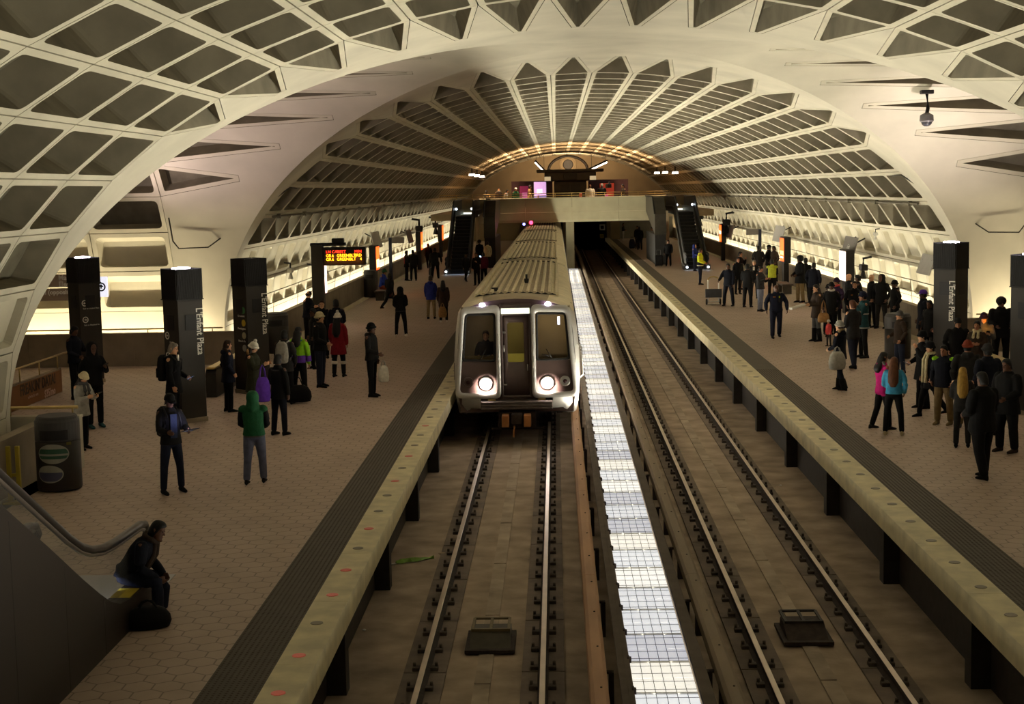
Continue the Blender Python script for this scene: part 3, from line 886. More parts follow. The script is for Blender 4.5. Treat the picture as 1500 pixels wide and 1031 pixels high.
# ---------------------------------------------------------------- far escalators
ESCD = mat('escalator_dark', (0.02, 0.018, 0.016), 0.5, 0.2, 0.2, 4)
ESCP = mat('escalator_panel', (0.055, 0.048, 0.036), 0.45, 0.5, 0.2, 3)
GLASSY = mat('escalator_glass', (0.16, 0.16, 0.15), 0.12, 0.0, 0.1, 3, alpha=0.35, spec=0.6)
TREAD = mat('step_tread', (0.012, 0.011, 0.011), 0.55, 0.0, 0.2, 8)
def far_escalator(cx, lb):
    t = thing('escalator', lb, 'escalator', (cx, 89.0, 0))
    RISE, Y_A, Y_B, Y_C = 3.3, 1.2, 8.0, 16.2
    def path(y):
        if y < Y_A: return 0
        if y > Y_B: return RISE
        return RISE*(y-Y_A)/(Y_B-Y_A)
    bm = bmesh.new()
    n = 16
    for k in range(n):
        ya, yb = Y_A+(Y_B-Y_A)*k/n, Y_A+(Y_B-Y_A)*(k+1)/n
        z = RISE*(k+1)/n
        bx(bm, -0.5, 0.5, ya, yb+0.02, z-RISE/n-0.3, z)
        bx(bm, -0.5, 0.5, ya-0.012, ya, z-0.03, z, 1)
    bx(bm, -0.5, 0.5, 0, Y_A, -0.1, 0.005, 1); bx(bm, -0.5, 0.5, Y_B, Y_C, RISE-0.2, RISE, 0)
    link('steps', bm, [TREAD, ESCP], t)
    for s in (-1, 1):
        bm = bmesh.new()
        o = s*0.52
        prof = [(-0.3, 0.0), (Y_A, 0.0)] + [(Y_B, RISE), (Y_C, RISE), (Y_C, RISE+0.35), (Y_B, RISE+0.35), (Y_A, 0.35), (-0.3, 0.30)]
        w = s*0.24
        a, b = sorted((o, o+w)); prism(bm, prof, 'x', a, b)
        link('truss_skirt', bm, ESCP, t)
        bm = bmesh.new()
        prof = [(-0.25, 0.33), (Y_A, 0.36), (Y_B, RISE+0.36), (Y_C, RISE+0.36), (Y_C, RISE+0.93), (Y_B, RISE+0.93), (Y_A, 0.93), (-0.25, 0.86)]
        prism(bm, prof, 'x', o+s*0.10, o+s*0.13); link('balustrade', bm, ESCD, t)
        bm = bmesh.new()
        tube(bm, [(o+s*0.115, -0.2, 0.55), (o+s*0.115, -0.42, 0.70), (o+s*0.115, -0.40, 0.88), (o+s*0.115, -0.2, 0.97), (o+s*0.115, Y_A, 0.98), (o+s*0.115, Y_B, RISE+0.98), (o+s*0.115, Y_C, RISE+0.98)], 0.05, 8)
        link('handrail', bm, BLACK, t)
        bm = bmesh.new(); ball(bm, (o+s*0.10, -0.45, 0.18), 0.06, 0.04, 0.06, 8, 6); link('comb_lamp', bm, emat('comb_lamp', (0.75, 0.85, 1.0), 9), t, label='small white glowing lamp')
        bm = bmesh.new(); ball(bm, (o-s*0.02, Y_B+0.3, RISE+0.45), 0.07, 0.04, 0.07, 8, 6); link('comb_lamp', bm, emat('comb_lamp', (0.75, 0.85, 1.0), 9), t, label='small white glowing lamp')
    bm = bmesh.new(); bx(bm, -0.85, 0.85, -0.9, 0, 0.0, 0.012); link('landing_plate', bm, STEEL, t)
    # lit panel over the upper landing
    bm = bmesh.new(); bx(bm, -0.80, 0.80, 16.3, 16.5, RISE+0.12, RISE+1.05); link('landing_wall', bm, TAN, t)
    bm = bmesh.new(); bx(bm, -0.72, 0.72, 16.24, 16.3, RISE-0.12, RISE+0.10, 0, 0.01); link('landing_light', bm, emat('landing_light', (0.9, 1.0, 0.85), 1.5), t, label='white glowing light bar')
    area_lamp('comb_glow', (cx, 88.9, 0.35), 0.9, 0.3, 3.0, (0.6, 0.7, 1.0), (0, 0, 0), 170)
far_escalator(-7.05, 'dark far escalator climbing to the mezzanine from the left platform')
far_escalator(7.15, 'dark far escalator climbing to the mezzanine from the right platform')
# closed truss of the second flight next to each
for s, lb in ((-1, 'left'), (1, 'right')):
    t = thing('escalator_casing', 'dark casing of the neighbouring flight beside the far %s escalator' % lb, 'escalator', (s*5.42, 89.6, 0))
    bm = bmesh.new(); prism(bm, [(6.0, 1.9), (15.9, 3.35), (15.9, 4.25), (8.0, 4.25), (6.0, 3.2)], 'x', -0.3, 0.42); link('balustrade', bm, ESCP, t)
    bm = bmesh.new(); tube(bm, [(-0.3, 6.0, 3.25), (-0.3, 8.0, 4.3), (-0.3, 15.9, 4.32)], 0.05, 8); link('handrail', bm, BLACK, t)
    bm = bmesh.new(); bx(bm, -0.28, 0.4, 6.2, 15.5, 0, 1.9); link('side_wall', bm, ESCD, t)
# ---------------------------------------------------------------- the train
SILVER = mat('brushed_aluminium', (0.50, 0.48, 0.46), 0.42, 0.45, 0.06, 6, stretch=(1, 1, 12))
ROOF = mat('dusty_roof', (0.78, 0.69, 0.49), 0.7, 0.1, 0.12, 2.0)
ROOFD = mat('dark_roof', (0.40, 0.33, 0.23), 0.75, 0.1, 0.15, 2.5)  # darker tone of the roof crown between the ribs
TBROWN = mat('brown_stripe', (0.105, 0.068, 0.060), 0.4, 0.1, 0.1, 4)
TDOOR = mat('cab_door_brown', (0.085, 0.056, 0.050), 0.42, 0.1, 0.1, 4)
RUBBER = mat('black_rubber', (0.012, 0.011, 0.011), 0.7)
def glass_mat(name, col, tr):
    m = bpy.data.materials.new(name); m.use_nodes = True
    nt = m.node_tree; b = nt.nodes['Principled BSDF']
    n = nt.nodes.new('ShaderNodeTexNoise'); n.inputs['Scale'].default_value = 3
    r = nt.nodes.new('ShaderNodeValToRGB'); r.color_ramp.elements[0].color = tuple(c*0.9 for c in col)+(1,); r.color_ramp.elements[1].color = tuple(c*1.1 for c in col)+(1,)
    nt.links.new(n.outputs['Fac'], r.inputs['Fac']); nt.links.new(r.outputs['Color'], b.inputs['Base Color'])
    b.inputs['Roughness'].default_value = 0.06; b.inputs['Alpha'].default_value = tr; b.inputs['Specular IOR Level'].default_value = 0.7
    return m
CABGLASS = glass_mat('cab_glass', (0.03, 0.027, 0.028), 0.30)
SIDEGLASS = glass_mat('side_glass', (0.03, 0.027, 0.028), 0.6)
CABIN = mat('cab_interior', (0.22, 0.18, 0.11), 0.7, 0, 0.1, 3)
DESK = mat('cab_desk', (0.35, 0.25, 0.10), 0.6, 0, 0.1, 3)
def shell(s=1.0):
    """half-section (u, z) of the car body from skirt to roof crown"""
    right = [(1.44, -0.42), (1.50, -0.05), (1.525, 0.35), (1.52, 0.95), (1.47, 1.55), (1.40, 1.98), (1.30, 2.14), (1.15, 2.22), (0.8, 2.32), (0.4, 2.375), (0.0, 2.39)]
    pts = right + [(-u, z) for u, z in right[-2::-1]]
    return pts
CARLEN = [(35.6, 54.2, True), (54.8, 73.6, False), (74.2, 93.0, False), (93.6, 112.4, False), (113.0, 131.8, False)]
train = thing('metro_train', 'silver and brown metro train standing at the left platform, headlights on', 'train', (-TRK, 0, 0))
def make_car(y0, y1, lead):
    sec = shell()
    bm = bmesh.new()
    def ring(y, k, dz=0.0):
        return [(u*k, y, (z+0.42)*(1-(1-k)*0.35)-0.42 if z > 0 else z) for u, z in sec]
    if lead: prof = [(y0+0.10, 0.93), (y0+0.16, 0.955), (y0+0.35, 0.985), (y0+0.7, 1.0)]
    else: prof = [(y0, 0.93), (y0+0.3, 0.985), (y0+0.6, 1.0)]
    prof += [(y1-0.6, 1.0), (y1-0.3, 0.985), (y1, 0.93)]
    R = loft(bm, [ring(y, k) for y, k in prof], 0, cap=False)
    m = len(sec)
    bm.faces.new(R[-1][::-1])
    if not lead: bm.faces.new(R[0])
    for f in bm.faces:
        f.smooth = True
        c = f.calc_center_median()
        if len(f.verts) == 4:
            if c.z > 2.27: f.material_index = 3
            elif c.z > 2.05: f.material_index = 1
        else: f.smooth = False; f.material_index = 2
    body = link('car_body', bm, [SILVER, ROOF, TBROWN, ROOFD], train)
    # roof ribs
    bm = bmesh.new()
    a, b = y0+1.25, y1-1.15
    for k in range(12):
        u = -0.99+0.18*k
        z = 2.39-0.062*u*u
        n = 4
        prism(bm, [(u-0.050, z-0.03), (u-0.030, z+0.045), (u+0.030, z+0.045), (u+0.050, z-0.03)], 'y', a, b)
    link('roof_ribs', bm, ROOF, body)
    for yy in (a-0.10, b+0.02):
        bm = bmesh.new()
        loft(bm, [[(u, yy, 2.375-0.062*u*u), (u, yy+0.08, 2.375-0.062*u*u), (u, yy+0.08, 2.40-0.062*u*u+(0.012 if k % 2 else -0.02)), (u, yy, 2.40-0.062*u*u+(0.012 if k % 2 else -0.02))] for k, u in enumerate([-1.0+0.09*j for j in range(23)])])
        link('rib_ends', bm, RUBBER, body)
    if lead:
        bm = bmesh.new(); bx(bm, 0.12, 0.24, y0+5.0, y0+5.2, 2.36, 2.50); tube(bm, [(0.18, y0+5.1, 2.38), (0.18, y0+5.1, 2.62)], 0.03); bx(bm, -0.66, -0.50, y0+2.4, y0+2.55, 2.34, 2.44); link('roof_aerial', bm, RUBBER, body)
    # side windows and doors (platform sides)
    for s in (-1, 1):
        bm = bmesh.new()
        L = y1-y0
        yy = y0+1.9
        cells = []
        while yy < y1-2.0:
            cells.append((yy, yy+1.35)); yy += 1.75
        for ya, yb in cells:
            loft(bm, [[(s*(1.535), ya, 0.95), (s*1.535, yb, 0.95), (s*1.49, yb, 1.62), (s*1.49, ya, 1.62)], [(s*1.50, ya, 0.95), (s*1.50, yb, 0.95), (s*1.45, yb, 1.62), (s*1.45, ya, 1.62)]])
        link('side_windows', bm, RUBBER, body)
        bm = bmesh.new()
        bx(bm, *sorted((s*1.40, s*1.545)), y0+0.8, y1-0.8, 0.30, 0.72)
        link('brown_band', bm, TBROWN, body)
    # running gear
    bm = bmesh.new()
    for yc in (y0+3.4, y1-3.4):
        for q in (-0.95, 0.95):
            for s in (-0.75, 0.75):
                pts = [(0.36*cos(2*pi*k/20), 0.36*sin(2*pi*k/20)) for k in range(20)]
                prism(bm, [(yc+q+a_, -0.655+b_) for a_, b_ in pts], 'x', s-0.06, s+0.06)
        for s in (-1.02, 1.02): bx(bm, s-0.07, s+0.07, yc-1.3, yc+1.3, -0.75, -0.5)
        bx(bm, -0.9, 0.9, yc-0.5, yc+0.5, -0.7, -0.35)
    bx(bm, -1.2, 1.2, y0+5.2, y1-5.2, -0.85, -0.38)
    link('running_gear', bm, RUST, train)
    return body
cars = [make_car(*c) for c in CARLEN]
# gangway bellows between the cars
for (a, b, _), (c, d, _) in zip(CARLEN, CARLEN[1:]):
    bm = bmesh.new()
    for k in range(4):
        bx(bm, -0.7, 0.7, b+0.02+0.15*k, b+0.10+0.15*k, -0.2, 2.0, 0, 0.02)
    link('gangway', bm, RUBBER, train)
# ---- front end of the leading car
F = 35.6
front = cars[0]
bm = bmesh.new()
q = [(u*0.93, (z+0.42)*(1-0.07*0.35)-0.42) for u, z in shell() if z > 2.0]
q = [(q[0][0], 2.02)] + q + [(q[-1][0], 2.02)]
loft(bm, [[(u, F+0.09, z) for u, z in q], [(u, F+0.14, z) for u, z in q]])
link('brow_panel', bm, TBROWN, front)
bm = bmesh.new(); loft(bm, [[(u, yy, z) for u, z in ((-1.36, -0.40), (1.36, -0.40), (1.41, 0.04), (-1.41, 0.04))] for yy in (F+0.11, F+0.15)]); link('valance', bm, TBROWN, front)
def ring_plate(outer, inner, y, thick, mt, name, parent, bevel=0.02, label=None):
    """plate with an opening, facing the viewer (u, z outlines with equal counts)"""
    bm = bmesh.new()
    n = len(outer)
    def P(p, yy): return bm.verts.new((p[0], yy, p[1]))
    def shrink(poly, d):
        c = Vector((sum(p[0] for p in poly)/n, sum(p[1] for p in poly)/n))
        return [tuple(Vector(p)+(c-Vector(p)).normalized()*d) for p in poly]
    lay = [[P(p, y+thick) for p in outer], [P(p, y+0.03) for p in outer], [P(p, y) for p in shrink(outer, bevel)],
           [P(p, y) for p in shrink(inner, -bevel)], [P(p, y+0.03) for p in inner], [P(p, y+thick) for p in inner]]
    for A, B in zip(lay, lay[1:]):
        for k in range(n):
            f = bm.faces.new((A[k], A[(k+1) % n], B[(k+1) % n], B[k])); f.smooth = True
    return link(name, bm, mt, parent, label=label)
def quad_round(c, r=0.09, n=5):
    """c: four corners (bl, br, tr, tl) -> rounded outline"""
    out = []
    for i in range(4):
        p0, p, p1 = Vector(c[i-1]), Vector(c[i]), Vector(c[(i+1) % 4])
        a, b = (p0-p).normalized(), (p1-p).normalized()
        A, B = p+a*r, p+b*r
        for k in range(n+1):
            t = k/n; q = A*(1-t)**2+p*2*t*(1-t)+B*t*t
            out.append((q.x, q.y))
    return out
def mirror(c): return [(-c[1][0], c[1][1]), (-c[0][0], c[0][1]), (-c[3][0], c[3][1]), (-c[2][0], c[2][1])]
OUT_R = [(0.37, -0.06), (1.475, -0.03), (1.30, 2.14), (0.37, 2.19)]
IN_R = [(0.47, 0.06), (1.36, 0.09), (1.20, 1.99), (0.47, 2.01)]
for s, nm in ((-1, 'left'), (1, 'right')):
    o_, i_ = (OUT_R, IN_R) if s > 0 else (mirror(OUT_R), mirror(IN_R))
    fr = ring_plate(quad_round(o_, 0.16), quad_round(i_, 0.10), F-0.10, 0.34, SILVER, 'mask_frame', front)
    # dark panel under the windscreen with a raised sill
    bm = bmesh.new()
    w0, w1 = (0.46, 1.37)
    def yy(a): return a*s
    c = [(yy(w0), 0.05), (yy(w1), 0.08), (yy(1.30), 0.84), (yy(w0), 0.84)]
    loft(bm, [[(u, F+0.03, z) for u, z in c], [(u, F+0.14, z) for u, z in c]])
    link('mask_panel', bm, TBROWN, front)
    # windscreen and rubber
    wo = [(0.48, 0.82), (1.30, 0.85), (1.20, 1.98), (0.48, 1.99)]; wi = [(0.53, 0.87), (1.24, 0.90), (1.155, 1.93), (0.53, 1.94)]
    if s < 0: wo, wi = mirror(wo), mirror(wi)
    ring_plate(quad_round(wo, 0.08), quad_round(wi, 0.06), F-0.01, 0.08, RUBBER, 'window_rubber', front, 0.01)
    bm = bmesh.new(); q = quad_round(wi, 0.06); loft(bm, [[(u, F+0.05, z) for u, z in q], [(u, F+0.058, z) for u, z in q]]); link('windscreen', bm, CABGLASS, front)
    # lamps
    bm = bmesh.new(); lathe(bm, [(0.155, 0), (0.155, 0.06), (0.125, 0.07), (0.12, 0.03)], 24); b = link('headlight_bezel', bm, SILVER, front); b.location = (s*0.735, F+0.03, 0.31); b.rotation_euler = (pi/2, 0, 0)
    bm = bmesh.new(); lathe(bm, [(0.125, 0.02), (0.12, 0.045), (0.08, 0.062), (0.01, 0.068)], 24); b = link('headlight', bm, emat('headlight_glass', (1.0, 0.93, 0.88), 26), front, label='blazing white headlight'); b.location = (s*0.735, F+0.03, 0.31); b.rotation_euler = (pi/2, 0, 0)
    bm = bmesh.new(); lathe(bm, [(0.125, 0), (0.125, 0.05), (0.10, 0.06), (0.095, 0.03), (0.01, 0.035)], 20); b = link('tail_light', bm, STEEL if s > 0 else TBROWN, front); b.location = (s*1.16, F+0.03, 0.34); b.rotation_euler = (pi/2, 0, 0)
    bm = bmesh.new(); ball(bm, (s*1.16, F-0.01, 0.34), 0.05, 0.02, 0.05); link('tail_lens', bm, mat('tail_lens_red', (0.035, 0.010, 0.010), 0.2), front)
    bm = bmesh.new(); ball(bm, (s*0.78, F-0.02, 2.19), 0.075, 0.10, 0.055, 14, 8); link('marker_lamp', bm, emat('marker_lamp', (0.78, 0.66, 1.0), 12), front, label='small violet white marker lamp')
    bm = bmesh.new(); bx(bm, s*0.78-0.11, s*0.78+0.13*1, F-0.03, F+0.1, 2.10, 2.15); link('lamp_bracket', bm, RUBBER, front)
    # grab rails beside the door
    bm = bmesh.new(); tube(bm, [(s*0.41, F-0.08, 0.95), (s*0.41, F-0.16, 1.0), (s*0.41, F-0.16, 1.45), (s*0.41, F-0.08, 1.5)], 0.014, 8); tube(bm, [(s*0.41, F-0.08, 0.45), (s*0.41, F-0.16, 0.5), (s*0.41, F-0.16, 0.8), (s*0.41, F-0.08, 0.85)], 0.014, 8); link('grab_rail', bm, STEEL, front)
    # wiper
    bm = bmesh.new(); tube(bm, [(s*0.86, F-0.02, 0.88), (s*0.72, F-0.02, 1.12)], 0.012, 6); tube(bm, [(s*0.78, F-0.02, 0.95), (s*0.62, F-0.02, 1.0)], 0.012, 6); link('wiper', bm, RUBBER, front)
    # step lamp, small bright fitting on the frame foot
    bm = bmesh.new(); bx(bm, s*0.60-0.09, s*0.60+0.09, F-0.13, F-0.09, -0.10, -0.06, 0, 0.01); link('step_plate', bm, BRASS, front)
    L = bpy.data.lights.new('headlight_beam', 'SPOT'); L.energy = 420; L.color = (1.0, 0.80, 0.70); L.spot_size = radians(120); L.spot_blend = 0.9; L.shadow_soft_size = 0.10
    lo = bpy.data.objects.new('headlight_beam', L); COL.objects.link(lo); lo.location = (-TRK+s*0.735, F-0.12, 0.31); lo.rotation_euler = (radians(72), 0, 0)
# side mirror rail on the right flank
bm = bmesh.new(); tube(bm, [(1.50, F+0.4, 0.35), (1.60, F+0.35, 0.45), (1.57, F+0.35, 1.1), (1.48, F+0.4, 1.2)], 0.02, 8); link('side_grab_rail', bm, STEEL, front)
# centre door
bm = bmesh.new()
ring = ring_plate(quad_round([(-0.37, -0.05), (0.37, -0.05), (0.37, 2.20), (-0.37, 2.20)], 0.02), quad_round([(-0.31, 0.0), (0.31, 0.0), (0.31, 1.92), (-0.31, 1.92)], 0.02), F+0.04, 0.1, TDOOR, 'door_frame', front, 0.005)
bm.free()
do, di = [(-0.32, -0.02), (0.32, -0.02), (0.32, 1.94), (-0.32, 1.94)], [(-0.20, 0.80), (0.19, 0.80), (0.19, 1.75), (-0.20, 1.75)]
door = ring_plate(quad_round(do, 0.02), quad_round(di, 0.05), F+0.09, 0.05, TDOOR, 'cab_door', front, 0.005)
bm = bmesh.new(); q = quad_round(di, 0.05); loft(bm, [[(u, F+0.11, z) for u, z in q], [(u, F+0.118, z) for u, z in q]]); link('door_window', bm, glass_mat('door_glass', (0.10, 0.085, 0.02), 0.35), door)
bm = bmesh.new(); bx(bm, -0.20, 0.19, F+0.14, F+0.16, 0.80, 1.0, 0); link('door_window_panel', bm, emat('cab_glow', (0.55, 0.42, 0.06), 0.32), door, label='lit yellowish lower pane')
bm = bmesh.new(); bx(bm, -0.31, -0.24, F+0.03, F+0.09, 1.50, 1.54); bx(bm, -0.30, -0.23, F+0.05, F+0.09, 0.25, 0.28); tube(bm, [(-0.285, F+0.05, 1.05), (-0.285, F+0.05, 1.22)], 0.015, 6); tube(bm, [(0.27, F+0.05, 0.6), (0.27, F+0.05, 0.75)], 0.012, 6); link('door_handle', bm, STEEL, door)
bm = bmesh.new(); bx(bm, -0.34, 0.34, F+0.0, F+0.08, 1.965, 2.10, 0, 0.01); link('destination_sign', bm, emat('destination_glow', (0.95, 1.0, 0.78), 0.95), front, label='lit destination sign')
# bumper with ribs, coupler, hoses
bm = bmesh.new()
bx(bm, -0.86, 0.86, F-0.22, F+0.4, -0.30, -0.10, 0, 0.02)
for k in range(3): bx(bm, -0.84, 0.84, F-0.27, F-0.2, -0.28+0.07*k, -0.25+0.07*k, 0, 0.008)
link('anticlimber', bm, mat('bumper_grey', (0.16, 0.13, 0.12), 0.5, 0.5, 0.15, 6), front)
for s in (-1, 1):
    bm = bmesh.new()
    R = []
    for k in range(7):
        a = radians(90*k/6)
        R.append([(s*(0.86+0.62*sin(a)), F-0.10+0.60*(1-cos(a)), z) for z in (-0.04, -0.20)] + [(s*(0.86+0.50*sin(a)), F+0.02+0.55*(1-cos(a)), -0.45 if k > 2 else -0.30)])
    loft(bm, R, 0, cap=False, closed=False)
    for f in bm.faces: f.smooth = True
    link('corner_skirt', bm, SILVER, front)
bm = bmesh.new()
bx(bm, -0.13, 0.13, F-0.45, F+1.5, -0.62, -0.38, 0, 0.03); bx(bm, -0.45, 0.45, F-0.15, F+0.3, -0.75, -0.36, 0, 0.03)
bx(bm, -0.62, 0.62, F+0.05, F+0.12, -0.82, -0.78)
link('coupler', bm, RUST, front)
ORG = mat('orange_coupler_block', (0.40, 0.16, 0.05), 0.55, 0.1, 0.15, 6)
for x in (-0.27, 0.25):
    bm = bmesh.new(); bx(bm, x-0.085, x+0.085, F-0.52, F-0.15, -0.68, -0.40, 0, 0.02); link('contact_box', bm, ORG, front, label='orange contact box')
bm = bmesh.new(); tube(bm, [(-0.06, F-0.4, -0.66), (-0.08, F-0.48, -0.92)], 0.02, 6); link('uncoupling_lever', bm, ORG, front, label='orange lever')
# cab interior
bm = bmesh.new()
bx(bm, -1.35, 1.35, F+1.55, F+1.6, 0.0, 2.1); bx(bm, -1.38, 1.38, F+0.16, F+1.6, -0.05, 0.0); bx(bm, -1.3, 1.3, F+0.16, F+1.6, 2.08, 2.12)
bx(bm, -0.40, -0.36, F+0.16, F+1.5, 0, 2.1); bx(bm, 0.36, 0.40, F+0.16, F+1.5, 0, 2.1)
for s in (-1.36, 1.36): bx(bm, s-0.02, s+0.02, F+0.16, F+1.6, 0, 1.0)
link('cab_lining', bm, CABIN, front)
bm = bmesh.new(); prism(bm, [(0.2, 0.6), (0.75, 0.6), (0.75, 0.86), (0.2, 0.96)], 'x', -1.28, -0.46); bm.transform(Matrix.Translation((0, F, 0))); link('driving_desk', bm, DESK, front)
bm = bmesh.new(); prism(bm, [(0.2, 0.6), (0.75, 0.6), (0.75, 0.86), (0.2, 0.96)], 'x', 0.46, 1.28); bm.transform(Matrix.Translation((0, F, 0))); link('driving_desk', bm, DESK, front)
bm = bmesh.new(); bx(bm, 1.0, 1.06, F+1.0, F+1.02, 1.60, 1.80); link('cab_lamp', bm, emat('cab_lamp', (0.8, 0.85, 1.0), 3), front, label='small bright cab lamp')
area_lamp('cab_ceiling_lamp', (-TRK+0.85, F+0.9, 2.05), 0.3, 0.3, 9, (1.0, 0.75, 0.38))
area_lamp('cab_ceiling_lamp', (-TRK, F+0.9, 2.05), 0.3, 0.3, 5, (1.0, 0.8, 0.3))
area_lamp('cab_ceiling_lamp', (-TRK-0.85, F+0.9, 2.05), 0.3, 0.3, 2.0, (1.0, 0.75, 0.45))
# ---------------------------------------------------------------- pylons
LETTER = mat('pale_lettering', (0.80, 0.77, 0.70), 0.6, 0, 0.05, 5)
PYL = mat('pylon_bronze', (0.026, 0.020, 0.015), 0.6, 0.0, 0.15, 2)
PYL2 = mat('pylon_vent', (0.012, 0.010, 0.010), 0.55, 0.2, 0.2, 6)
BLUEW = (0.9, 0.82, 1.0)
def ring_mesh(bm, r0, r1, h=0.004, n=24):
    A = [[(r*cos(2*pi*k/n), r*sin(2*pi*k/n), z) for k in range(n)] for r, z in ((r0, 0), (r0, h), (r1, h), (r1, 0))]
    loft(bm, A, 0, cap=False)
def dot_mat(nm, c): return mat(nm, c, 0.5, 0, 0.05, 5)
def pylon(x, y, lb, face='right', name=True, arrows=None, lines=False, lit=True, w=0.62, power=210, aim=(0, 0, 1)):
    t = thing('pylon', lb, 'pylon', (x, y, 0), radians(45), None)
    H, V = 3.35, 0.66
    h = w/2
    bm = bmesh.new(); bx(bm, -h, h, -h, h, 0.10, H-V-0.02, 0, 0.012); link('shaft', bm, PYL, t)
    bm = bmesh.new(); bx(bm, -h-0.02, h+0.02, -h-0.02, h+0.02, 0.0, 0.10, 0, 0.01); link('base', bm, STEEL if False else PARAPET, t)
    bm = bmesh.new()
    bx(bm, -h+0.01, h-0.01, -h+0.01, h-0.01, H-V, H-0.02)
    n = 22
    for k in range(n):
        a = -h+2*h*(k+0.5)/n
        for s in (-1, 1):
            bx(bm, a-0.008, a+0.008, *sorted((s*h, s*(h+0.02))), H-V, H)
            bx(bm, *sorted((s*h, s*(h+0.02))), a-0.008, a+0.008, H-V, H)
    bx(bm, -h-0.025, h+0.025, -h-0.025, h+0.025, H-V-0.02, H-V)
    link('vent_hood', bm, PYL2, t)
    if lit:
        bm = bmesh.new(); lathe(bm, [(0.20, H-0.02), (0.20, H+0.015), (0.01, H+0.03)], 20); link('uplight', bm, emat('pylon_lamp', (0.95, 0.85, 1.0), 14), t, label='bright violet white lamp on top')
        L = bpy.data.lights.new('pylon_uplight', 'SPOT'); L.energy = power; L.color = (1.0, 0.80, 0.78) if x < 0 else (1.0, 0.86, 0.80); L.spot_size = radians(104); L.spot_blend = 0.8; L.shadow_soft_size = 0.18
        lo = bpy.data.objects.new('pylon_uplight', L); COL.objects.link(lo); lo.location = (x, y, H+0.12); lo.rotation_euler = Vector(aim).to_track_quat('-Z', 'Y').to_euler()
    # speaker / map panels
    for k, (fx, rz) in enumerate(((0, 0), (1, -pi/2))):
        bm = bmesh.new(); bx(bm, -0.14, 0.14, -h-0.012, -h, 2.02, 2.36, 0, 0.005)
        c = link('speaker_grille', bm, PYL2, t); c.rotation_euler = (0, 0, rz)
    if name:
        if face == 'right':
            text_mesh("L'Enfant Plaza", 0.235, LETTER, t, (h*0.68, -h-0.004, 1.98), (pi/2, pi/2, 0), 'station_name', xs=0.80, bold=0.004)
        else:
            text_mesh("L'Enfant Plaza", 0.235, LETTER, t, (-h-0.004, -h*0.68, 1.88), (pi/2, pi/2, -pi/2), 'station_name', xs=0.80, bold=0.004)
    if arrows:
        z, fc, items = arrows
        for txt in items:
            if fc == 'left': rot, P = (pi/2, 0, -pi/2), lambda u, q: (-h-0.004, -u, q)
            else: rot, P = (pi/2, 0, 0), lambda u, q: (u, -h-0.004, q)
            bm = bmesh.new(); ring_mesh(bm, 0.085, 0.060)
            a = link('arrow_ring', bm, LETTER, t); a.location = P(-0.16, z); a.rotation_euler = rot
            bm = bmesh.new(); d = txt[0]
            bx(bm, -0.035, 0.035, -0.010, 0.010, 0, 0.004); prism(bm, [(d*0.040, 0.0), (d*0.005, 0.034), (d*0.005, -0.034)], 'z', 0, 0.004)
            a = link('arrow', bm, LETTER, t); a.location = P(-0.16, z); a.rotation_euler = rot
            text_mesh(txt[1], 0.055, LETTER, t, P(0.02, z-0.145), rot, 'wayfinding_text')
            z -= 0.44
    if lines:
        z = 2.08
        for nm, c, tx in (('line_dot_green', (0.06, 0.25, 0.07), 'Greenbelt'), ('line_dot_yellow', (0.55, 0.38, 0.03), 'Huntington'), ('line_dot_pale', (0.50, 0.46, 0.28), 'Branch Av'), ('line_dot_grey', (0.35, 0.34, 0.30), '')):
            rot, P = (pi/2, 0, -pi/2), lambda u, q: (-h-0.004, -u, q)
            bm = bmesh.new(); lathe(bm, [(0.085, 0), (0.085, 0.004), (0.01, 0.004)], 20)
            a = link('line_dot', bm, dot_mat(nm, c), t); a.location = P(0.16, z); a.rotation_euler = rot
            if tx: text_mesh(tx, 0.075, LETTER, t, P(0.06, z-0.14), rot, 'line_name')
            z -= 0.31
    return t
pylon(-9.28, 32.4, 'tall bronze pylon behind the man in the dark suit, station name down its right edge', 'right', arrows=(1.90, 'left', [(-1, '7 & D St'), (1, '9 & D Sts')]), power=900, aim=(-0.5, 2.6, 2.8))
pylon(-8.75, 37.0, 'tall bronze pylon with coloured line dots, behind the two white knit caps', 'right', lines=True, lit=False)
pylon(-13.72, 39.6, 'tall bronze pylon with two arrows, by the orange advertisement', 'right', name=False, arrows=(2.15, 'right', [(-1, 'Exit to L\'Enfant Plaza'), (1, 'Exit to Maryland Av')]), power=800, aim=(1.8, 1.2, 3))
pylon(8.92, 38.6, 'tall bronze pylon on the right platform with the station name, behind the crowd', 'left', power=620, aim=(0.6, 2.2, 3))
pylon(8.78, 31.6, 'tall bronze pylon cut by the right border of the view', 'left', name=False, power=500, aim=(1.0, 2.6, 2.6))
